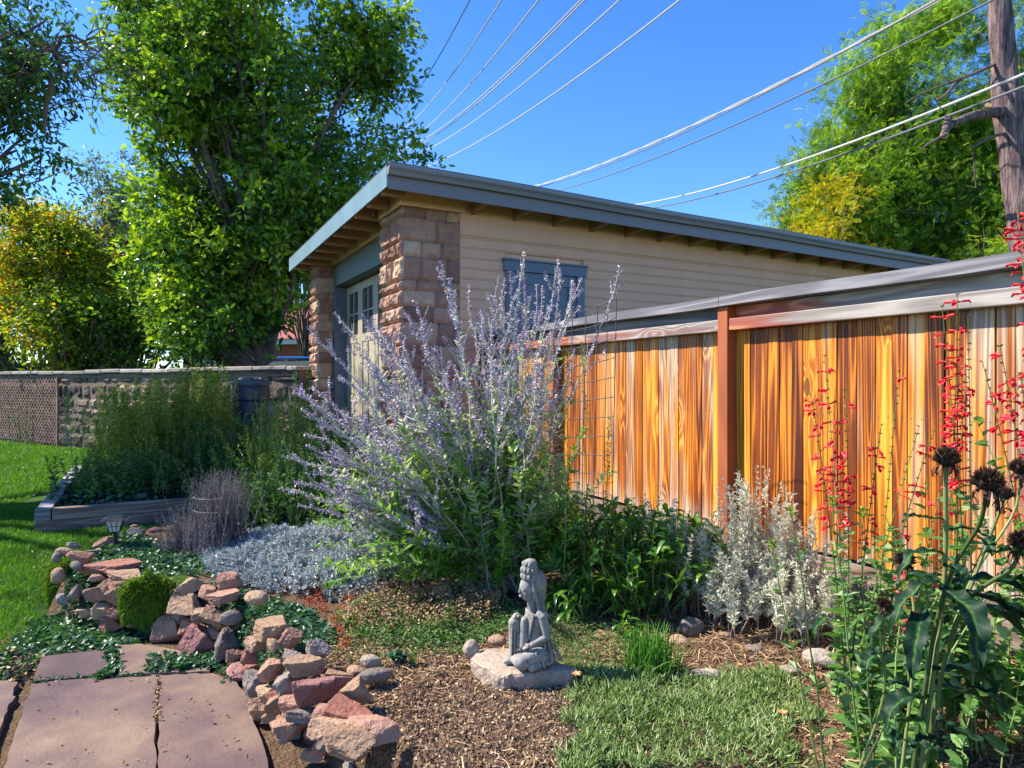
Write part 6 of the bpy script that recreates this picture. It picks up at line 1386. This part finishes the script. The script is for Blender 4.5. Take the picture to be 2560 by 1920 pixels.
qq = np.linspace(0, 1, 4)[None, :, None]; P = np.c_[q, z][:, None]+dr[:, None]*l[:, None, None]*qq+np.array([0, 0, .006])*qq**2; tubes(mb, P, (np.array([.0017, .0022, .0019, .0004]))[None], 4, np.clip(r.normal(.55, .25, N), 0, 1)); tag(mb.build('ice_plant_mat', M_MAT), 'fleshy pale green mat plant covering the ground at the bottom', 'ground cover', kind='stuff')
def daisy(u, v, z, sz, lb):
    r = rg(int(u)); p = gp(u, v, z); root = plant('orange_daisy', lb, (p[0], p[1], bz(p[0], p[1])), 'flower', 'orange daisies on the mat plants'); mb = MB(); n = 26; a = np.arange(n)*2*math.pi/n; dr = np.stack([np.cos(a), np.sin(a), .35+0*a+r.normal(0, .1, n)], -1)
    scatter(mb, T_DIA, np.repeat(p[None], n, 0), dr, sz*r.uniform(.85, 1.1, n), sz*.17, r.random(n), rng=r, roll=.1); done(mb, 'petal', M_ORANGE, root); s = MB(); tubes(s, [[(p[0], p[1], bz(p[0], p[1])), p]], .0015, 5); done(s, 'stem', M_GSTEM, root)
    c = MB(); V, Fc = ico(2); c.add(V*np.array([.006, .006, .004])+p, Fc, .3); done(c, 'flower_centre', M_PINKDRY, root)
daisy(1441, 1687, .07, .026, 'spidery pale orange flower beside the statue slab'); daisy(1958, 1784, .06, .024, 'pale orange flower low at the right end of the mat'); daisy(1850, 1663, .03, .016, 'orange flower on the mulch edge'); daisy(1925, 1658, .03, .013, 'tiny orange flower right of the other on the mulch')
# ---- rusty sedum flowers
for k, (x, y, lb) in enumerate(((265,690,'rusty red flower head under the silver carpet edge'),(195,765,'rusty flower head at the left of the sedum group'),(270,785,'rust red flower head second from the left'),(310,850,'rusty flower head above the creeper'),(445,850,'orange red flower head on a pale stem'),(550,840,'tall rusty flower head right of the pale stemmed one'),(480,730,'dark rusty flower head touching the silver carpet'),(385,945,'small rusty head low in the creeper'),(420,1040,'rust coloured flower head near the cobbles'),(445,1110,'lowest rusty flower head above the brown cobble'))):
    u, v = Z4(x, y); Y = 3.4+.8*(1110-y)/420; p = at(u, v, Y); g0 = bz(p[0], p[1]); p[2] = max(p[2], g0+.05); root = plant('sedum_flower', lb, (p[0], p[1], g0), 'flower', 'rusty sedum flower heads'); r = rg(770+k)
    mb = MB(); n = 110; q = r.normal(0, 1, (n, 3))*np.array([.015, .012, .016])*(1.2 if k == 5 else 1); scatter(mb, T_STAR, p+q, r.normal(0, 1, (n, 3))+[0, 0, .6], .012, .012, r.random(n), rng=r); done(mb, 'flower_head', M_SEDR, root); s = MB(); tubes(s, [[(p[0]+.01, p[1]+.01, g0), p]], .0018, 5, .9); done(s, 'stem', M_GSTEM, root)

# ---- red salvia
D = lambda x, y: (1950+x*.36158, 500+y*.36158)      # zoomed crop of the right side
def flowers(mb, p, dirn, r, L=.024):
    """two lipped tubular flowers"""
    n = len(p); q = np.linspace(0, 1, 4)[None, :, None]; P = p[:, None]+dirn[:, None]*q*L+np.array([0, 0, -.004])*q**2
    tubes(mb, P, (np.array([.0012, .0022, .0036, .0030])*1.15)[None], 6, r.random(n)); e = P[:, -1]
    for k, (s, dz) in enumerate(((1.0, -.9), (.8, -.25), (.8, -.25), (.6, .6))):
        w = np.cross(dirn, [0, 0, 1.]); w = norm(w)*([0, .9, -.9, 0][k]); scatter(mb, T_LEAF, e-dirn*.002, norm(dirn*.7+w+np.array([0, 0, dz])), .0135*s, .012*s, r.random(n), rng=r, roll=.25)
def salvia(label, base, tips, seed, Lf=.075):
    r = rg(seed); g0 = bz(base[0], base[1]); root = plant('red_salvia', label, (base[0], base[1], g0), 'flowering plant', 'tall red flowered salvias'); lb = MB(); b = np.array([base[0], base[1], g0])
    for k, (u, v, Y, den) in enumerate(tips):
        tip = at(u, v, Y); q = np.linspace(0, 1, 12)[:, None]; b1 = b+np.r_[r.normal(0, .04, 2), 0]; mid = (b1+tip)/2+np.array([.06*(tip[0]-b[0])*-1, 0, .10]); P = (1-q)**2*b1+2*q*(1-q)*mid+q**2*tip
        mb = MB(); tubes(mb, P[None], np.linspace(.0042, .0012, 12)[None], 6, r.random())
        s = [None]
        L = np.linalg.norm(tip-b1); nn = int(.44*L/.034); tt = 1-(np.arange(nn)+r.uniform(-.2, .2, nn))*.034/L; p, T = along(P[None], tt[None]); p, T = p[0], T[0]
        for j in range(3): w = perp(r, T); scatter(mb, T_LEAF, p, norm(w+T*.6), .012, .007, r.random(nn)*.6, rng=r, mi=1)
        s = done(mb, 'stalk', [M_GSTEM, M_GARD], root)
        cl = .5+.5*vnoise(np.c_[np.arange(nn)*.45, np.zeros(nn), np.full(nn, seed+k)])
        for i in range(nn):
            if tt[i] > .985 or r.random() > den*1.35*(.35+cl[i]): continue
            fb = MB(); m = r.integers(2, 5); pi, Ti = np.repeat(p[i:i+1], m, 0), np.repeat(T[i:i+1], m, 0); w = perp(r, Ti)
            flowers(fb, pi+w*.003, norm(w+Ti*.25+np.array([-.25, 0, -.05])+r.normal(0, .15, (m, 3))), r, .030*r.uniform(.7, 1.15)); done(fb, 'flower_whorl', M_RED, s)
        t = r.uniform(.08, .60, (1, 26)); p, T = along(P[None], t); w = perp(r, T); w[..., 2] = np.abs(w[..., 2])*.3; dd = norm(w+T*.3); sz = Lf*(1.1-t)*r.uniform(.5, 1.2, t.shape)
        scatter(lb, T_HEART, (p+dd*.012).reshape(-1, 3), dd.reshape(-1, 3)+np.array([0, 0, -.15]), sz.ravel(), sz.ravel()*.75, np.clip(r.normal(.55, .25, t.size), 0, 1), rng=r, roll=.4)
    done(lb, 'foliage', leaf('salvia_leaf', [(0, (.05, .15, .03)), (.5, (.14, .28, .07)), (1, (.36, .48, .24))], trans=.4), root)
M_SALV = leaf('salvia_bush_leaf', [(0, (.04, .13, .025)), (.5, (.13, .28, .06)), (1, (.36, .50, .22))], trans=.42)
T_ = lambda x, y, Y, den: D(x, y)+(Y, den)
salvia('red flowered salvia with stems leaning left over the orange boards', (1.32, 2.62), [T_(215,1345,2.35,.55), T_(305,1080,2.4,.6), T_(455,1320,2.3,.75), T_(700,1560,2.3,.6), T_(825,1190,2.45,.35), T_(965,1560,2.4,.2), T_(1060,1600,2.45,.2)], 801)
salvia('red flowered salvia with the densest tall spike before the grey boards', (1.62, 2.5), [T_(1225,650,2.2,.9), T_(1120,740,2.25,.7), T_(1300,800,2.25,.2), T_(1215,1240,2.3,.5), T_(1290,1150,2.2,.5)], 802)
salvia('red flowered salvia at the right edge, tallest spikes reaching above the fence', (1.90, 2.35), [T_(1520,1010,2.1,.7), T_(1400,1120,2.1,.3), T_(1640,60,1.95,.85), T_(1700,30,2.0,.8), T_(1720,1080,2.05,.6), T_(1660,1200,2.0,.4)], 803)
salvia('leafy salvia low by the timber with one drooping red cluster', (1.38, 2.45), [(2260,1420,2.2,.9), (2380,1330,2.3,.0), (2450,1300,2.35,.1), (2520,1250,2.3,.1), (2540,1400,2.2,.0), (2350,1230,2.4,.1), (2180,1290,2.45,.0)], 804, .085)

for k, (x, y, h_, n_, lb) in enumerate(((1.66, 2.42, 1.0, 15, 'leafy green mass under the dense red spikes at the right'), (1.95, 2.30, 1.2, 20, 'tall mass of pale green heart shaped leaves at the right edge'), (1.42, 2.55, .60, 10, 'mid height leafy stems between silver plants and dark coneflower'), (1.75, 2.75, .85, 14, 'green leafy stems against the fence timber at the right'), (1.30, 2.15, .40, 9, 'low leafy growth behind the dark coneflower base'), (2.25, 2.55, 1.2, 16, 'leafy stems beside the last grey boards'))):
    bushy('salvia_clump', lb, (x, y), n_, h_, .22, .062, .78, M_SALV, 860+k, m=34, tpl=T_HEART, sr=.003, t0=.15, group='leafy salvia clumps at the right', br=.10, hv=.3, rn=(.55, .25), angle=.5, droop=.15)
# ---- coneflower plants (close to the camera)
def cone(root, c, rad, seed, up=(0, 0, 1), petals=True):
    r = rg(seed); mb = MB(); V, Fc = ico(3); rr = rad*.72; up = norm(np.array(up, float)); mb.add(V*np.array([rr, rr, rr*.85])+c, Fc, .1)
    N = 420; d = norm(r.normal(0, 1, (N, 3))); d[:, 2] = np.abs(d[:, 2])*1.2-.25; d = norm(d); p = c+d*rr*.95; tipp = p+norm(d+np.array([0, 0, .35]))*rad*.42*r.uniform(.6, 1.2, N)[:, None]
    P = np.stack([p, (p+tipp)/2, tipp], 1); tubes(mb, P, np.array([[.0012, .0009, .0002]])*rad/.024, 4, np.clip(r.normal(.4, .3, N), 0, 1)); h = done(mb, 'seed_head', M_SEED, root)
    if petals:
        pb = MB(); n = 22; a = r.uniform(0, 2*math.pi, n); q = np.linspace(0, 1, 6)[None, :, None]; out = np.stack([np.cos(a), np.sin(a), 0*a], -1)
        C = c+np.array([0, 0, -rr*.55])+out[:, None]*rr*(.75+.45*np.sin(q*2.6+r.uniform(-.4, .4, (n, 1, 1))))+np.array([0, 0, -1.])*q*rad*r.uniform(.6, 1.5, (n, 1, 1)); C[:, 1:] += np.cumsum(r.normal(0, .0018, (n, 5, 3)), 1)
        ribbons(pb, C, (np.array([.004, .005, .005, .004, .004, .002])*rad/.024)[None], np.stack([-np.sin(a), np.cos(a), 0*a], -1), r.random(n)); done(pb, 'withered_petal', M_SEED, h)
def bigleaf(mb, p, az, L, W, rise, fall, rnd, r, K=44, twist=0.0):
    L *= .78; W *= .76
    s = np.linspace(0, 1, K); out = np.array([math.cos(az), math.sin(az), 0]); hz = np.sin(np.minimum(s*1.25, 1.45))
    C = p+out*(hz*L*.85)[:, None]+np.array([0, 0, 1.])*(L*(rise*s-fall*s**2.2))[:, None]; C[1:] += np.cumsum(np.repeat(r.normal(0, .0005, (K//4+1, 3)), 4, 0)[:K-1], 0)
    w = W*np.sin(np.pi*np.clip(s*.93+.06, 0, 1))**.75; w[0] = W*.22; w[-1] = .0005; side = np.array([-math.sin(az), math.cos(az), twist]); side = side/np.linalg.norm(side)
    xo = np.array([-1, -.8, -.55, -.3, -.07, 0, .07, .3, .55, .8, 1.]); T = norm(np.gradient(C, axis=0)); U = norm(np.cross(T, side)); U = U*np.where(U[:, 2:] < 0, -1, 1)
    X, S_ = np.meshgrid(xo, s); ph = r.uniform(0, 9); wav = .06*np.sin(S_*26+ph)*np.abs(X)**2*W*2
    we = w[:, None]*(1+np.where(np.abs(X) > .9, .05*np.sin(S_*90+ph), 0)); V = C[:, None]+side*(X*we/2)[..., None]+U[:, None]*(np.abs(X)*we*.26+wav-.0012*(np.cos((S_*9-np.abs(X)*1.1)*2*math.pi) > .75))[..., None]
    ve = ((S_*10-np.abs(X)*1.3) % 1 < .17)*.30*(np.abs(X) < .9)+(np.abs(X) < .08)*.6+.18*vnoise(np.stack([X*2, S_*6, X*0+ph], -1))+.25*np.clip(np.abs(X)-.85, 0, 1)
    k = np.arange(K-1)[:, None]*11+np.arange(10)[None]; fq = np.stack([k, k+1, k+12, k+11], -1).reshape(-1, 4)
    mb.add(V.reshape(-1, 3), fq, np.clip(rnd*.8+ve, 0, 1).ravel())
def coneplant(label, base, stems, leaves, seed, g0=0.0):
    root = plant('coneflower', label, (base[0], base[1], g0), 'plant', 'spent coneflowers in the right foreground'); r = rg(seed)
    for k, (pts, rd, hr, pet) in enumerate(stems):
        P = np.array([at(*q) for q in pts]); P = np.concatenate([[np.array([base[0]+r.normal(0, .02), base[1]+r.normal(0, .02), g0])], P]); t = np.linspace(0, 1, len(P)); q = np.linspace(0, 1, 16)
        PP = np.stack([np.interp(q, t, P[:, j]) for j in range(3)], -1)
        for _ in range(2): PP[1:-1] = (PP[:-2]+2*PP[1:-1]+PP[2:])/4
        mb = MB(); tubes(mb, PP[None], np.linspace(rd*.75, rd*.6, 16)[None], 8, r.random()); done(mb, 'stem', M_GSTEMD, root, smooth=True)
        if hr: cone(root, PP[-1]+np.array([0, 0, hr*.3]), hr, seed+k, petals=pet)
    for (u, v, Y, az, L, W, rise, fall, rn) in leaves+[(leaves[0][0]+r.normal(0, 45), leaves[0][1]+r.uniform(-60, 420), leaves[0][2]+r.normal(0, .05), r.uniform(-60, 240), r.uniform(.08, .15), r.uniform(.02, .035), r.uniform(.1, .5), r.uniform(.4, .9), r.uniform(0, .9)) for _ in range(16)]:
        lb = MB(); bigleaf(lb, at(u, v, Y), math.radians(az), L, W, rise, fall, rn, r); done(lb, 'leaf', M_CONE, root, smooth=True)
Dz = lambda x, y: (1850+x*.482, 1050+y*.482)
c = lambda x, y, Y: Dz(x, y)+(Y,)
coneplant('tall dark coneflower with the biggest seed heads, closest to the camera at the right', (.72, 1.34), [
   ([c(975,1500,1.32), c(1070,850,1.30), c(1065,300,1.28), c(1072,225,1.28)], .0065, .024, True),
   ([c(960,1300,1.32), c(1080,780,1.28), c(1240,560,1.24), c(1262,480,1.22), c(1285,350,1.20)], .0060, .027, True),
   ([c(1000,1450,1.33), c(1110,1100,1.36), c(1290,620,1.42), c(1375,400,1.45)], .0050, .017, False),
   ([c(1030,1300,1.30), c(1160,930,1.26), c(1330,820,1.22), c(1420,770,1.20), c(1460,660,1.20)], .0055, .022, True),
   ([c(900,1350,1.36), c(905,950,1.40), c(855,745,1.42)], .0045, .020, True),
   ([c(1060,1200,1.38), c(1200,800,1.5), c(1440,480,1.52), c(1455,270,1.52)], .0045, .023, True)], [
   (*c(1070,860,1.30), 188, .20, .040, .35, .95, .35), (*c(1065,700,1.30), 190, .17, .030, .45, .85, .5), (*c(1060,520,1.29), 185, .12, .022, .45, .5, .5), (*c(1085,570,1.29), -15, .10, .022, .5, .6, .4),
   (*c(1050,870,1.28), 262, .19, .060, .1, .85, .1), (*c(1100,850,1.27), -20, .24, .044, .35, .75, .35), (*c(1130,900,1.27), -35, .18, .050, .05, 1.0, .1), (*c(1110,980,1.28), -15, .22, .050, .1, .9, .35),
   (*c(960,980,1.30), 225, .16, .050, -.1, .7, .1), (*c(1060,760,1.27), -95, .10, .035, .3, .7, .2), (*c(980,1040,1.30), 175, .18, .035, .3, .7, .4), (*c(1180,920,1.25), -25, .20, .055, .2, .95, .05), (*c(1070,840,1.34), 140, .16, .035, .4, .8, .5),
   (*c(1250,700,1.22), -30, .13, .03, .5, .5, .3), (*c(1260,620,1.24), 230, .06, .03, .5, 1.0, .3), (*c(1000,1300,1.30), -5, .22, .055, .1, .5, .3), (*c(970,1400,1.32), 10, .25, .06, .05, .35, .25), (*c(960,1450,1.30), 190, .14, .05, .1, .7, .2), (*c(1120,1100,1.36), 200, .13, .04, .2, .8, .5), (*c(1330,830,1.22), 20, .15, .04, .3, .7, .3)], 820)
coneplant('smaller coneflower with a small brown head left of the tall dark one', (.62, 1.62), [
   ([c(755,1500,1.62), c(748,1250,1.62), c(742,1050,1.62), c(745,965,1.62)], .0045, .017, True),
   ([c(800,1480,1.66), c(850,1440,1.7)], .003, 0, False)], [
   (*c(745,1050,1.62), 175, .12, .024, .6, .9, .9), (*c(745,1040,1.62), -5, .10, .022, .7, .8, .9), (*c(745,1100,1.62), 200, .11, .026, .4, .7, .8), (*c(748,1130,1.62), -30, .12, .026, .4, .7, .8), (*c(748,1000,1.62), 150, .08, .02, .8, .6, .9), (*c(748,1000,1.62), 30, .09, .02, .8, .7, .9), (*c(745,1210,1.62), 195, .08, .05, .3, .9, .4), (*c(755,1380,1.62), -20, .11, .04, .4, .8, .3)], 840)
bushy('yellow_seed_head_plant', 'plant with small yellow green seed heads among the coneflowers', (.98, 1.9, .0), 5, 1.0, .10, .06, .35, M_GARD, 850, m=22, sr=.004, br=.05, hv=.12, tip=(M_GOLD, .010, 70, .97, 'seed_head', .012))

# ---- lawn grass
r = rg(900)
def blades(poly, N, hgt, wd, zf, mb):
    q = r.uniform(poly.min(0), poly.max(0), (int(N*2.2), 2)); q = q[inpoly(q, poly)][:N]; n = len(q); z = zf(q); h_ = hgt*r.uniform(.5, 1.3, n)*(1+.35*fbm(np.c_[q*1.5, np.zeros(n)], 4)); a = r.uniform(0, 6.28, n); le = r.normal(0, .45, (n, 2))*h_[:, None]
    s = np.stack([np.cos(a), np.sin(a), 0*a], -1)*(wd*.5*r.uniform(.7, 1.3, n))[:, None]; b = np.c_[q, z]; m_ = b+np.c_[le*.35, h_*.6]; t = b+np.c_[le, h_]
    V = np.stack([b-s, b+s, m_+s*.8, t, m_-s*.8], 1).reshape(-1, 3); k = np.arange(n)[:, None]*5; rn = np.repeat(np.clip(r.normal(.5, .18, n), 0, 1), 5)
    mb.add(V, np.concatenate([k+0, k+1, k+2, k+4], 1), rn); mb.L.append((np.concatenate([k+4, k+2, k+3], 1)+mb.n-len(V)).ravel()); mb.T.append(np.full(n, 3)); mb.M.append(np.zeros(n, int))
mb = MB(); nob = lambda P: np.where(bedz(P) > LZ+.04, -5., LZ)
blades(np.array([(-7.2, 4.6), (-3.2, 3.9), (-2.8, 4.4), (-3.5, 4.9), (-3.4, 7.0), (-2.9, 8.2), (-5.2, 7.4), (-6.2, 9.2), (-10, 9.2)]), 90000, .050, .005, nob, mb)
blades(np.array([(-6.6, 8.8), (-7.6, 12.2), (-5, 13.6), (-14.5, 19.2), (-18, 19), (-11, 8.8)]), 80000, .06, .010, nob, mb)
tag(mb.build('lawn_grass', m_blade), 'mown green grass of the lawn at the left', 'grass', kind='stuff')
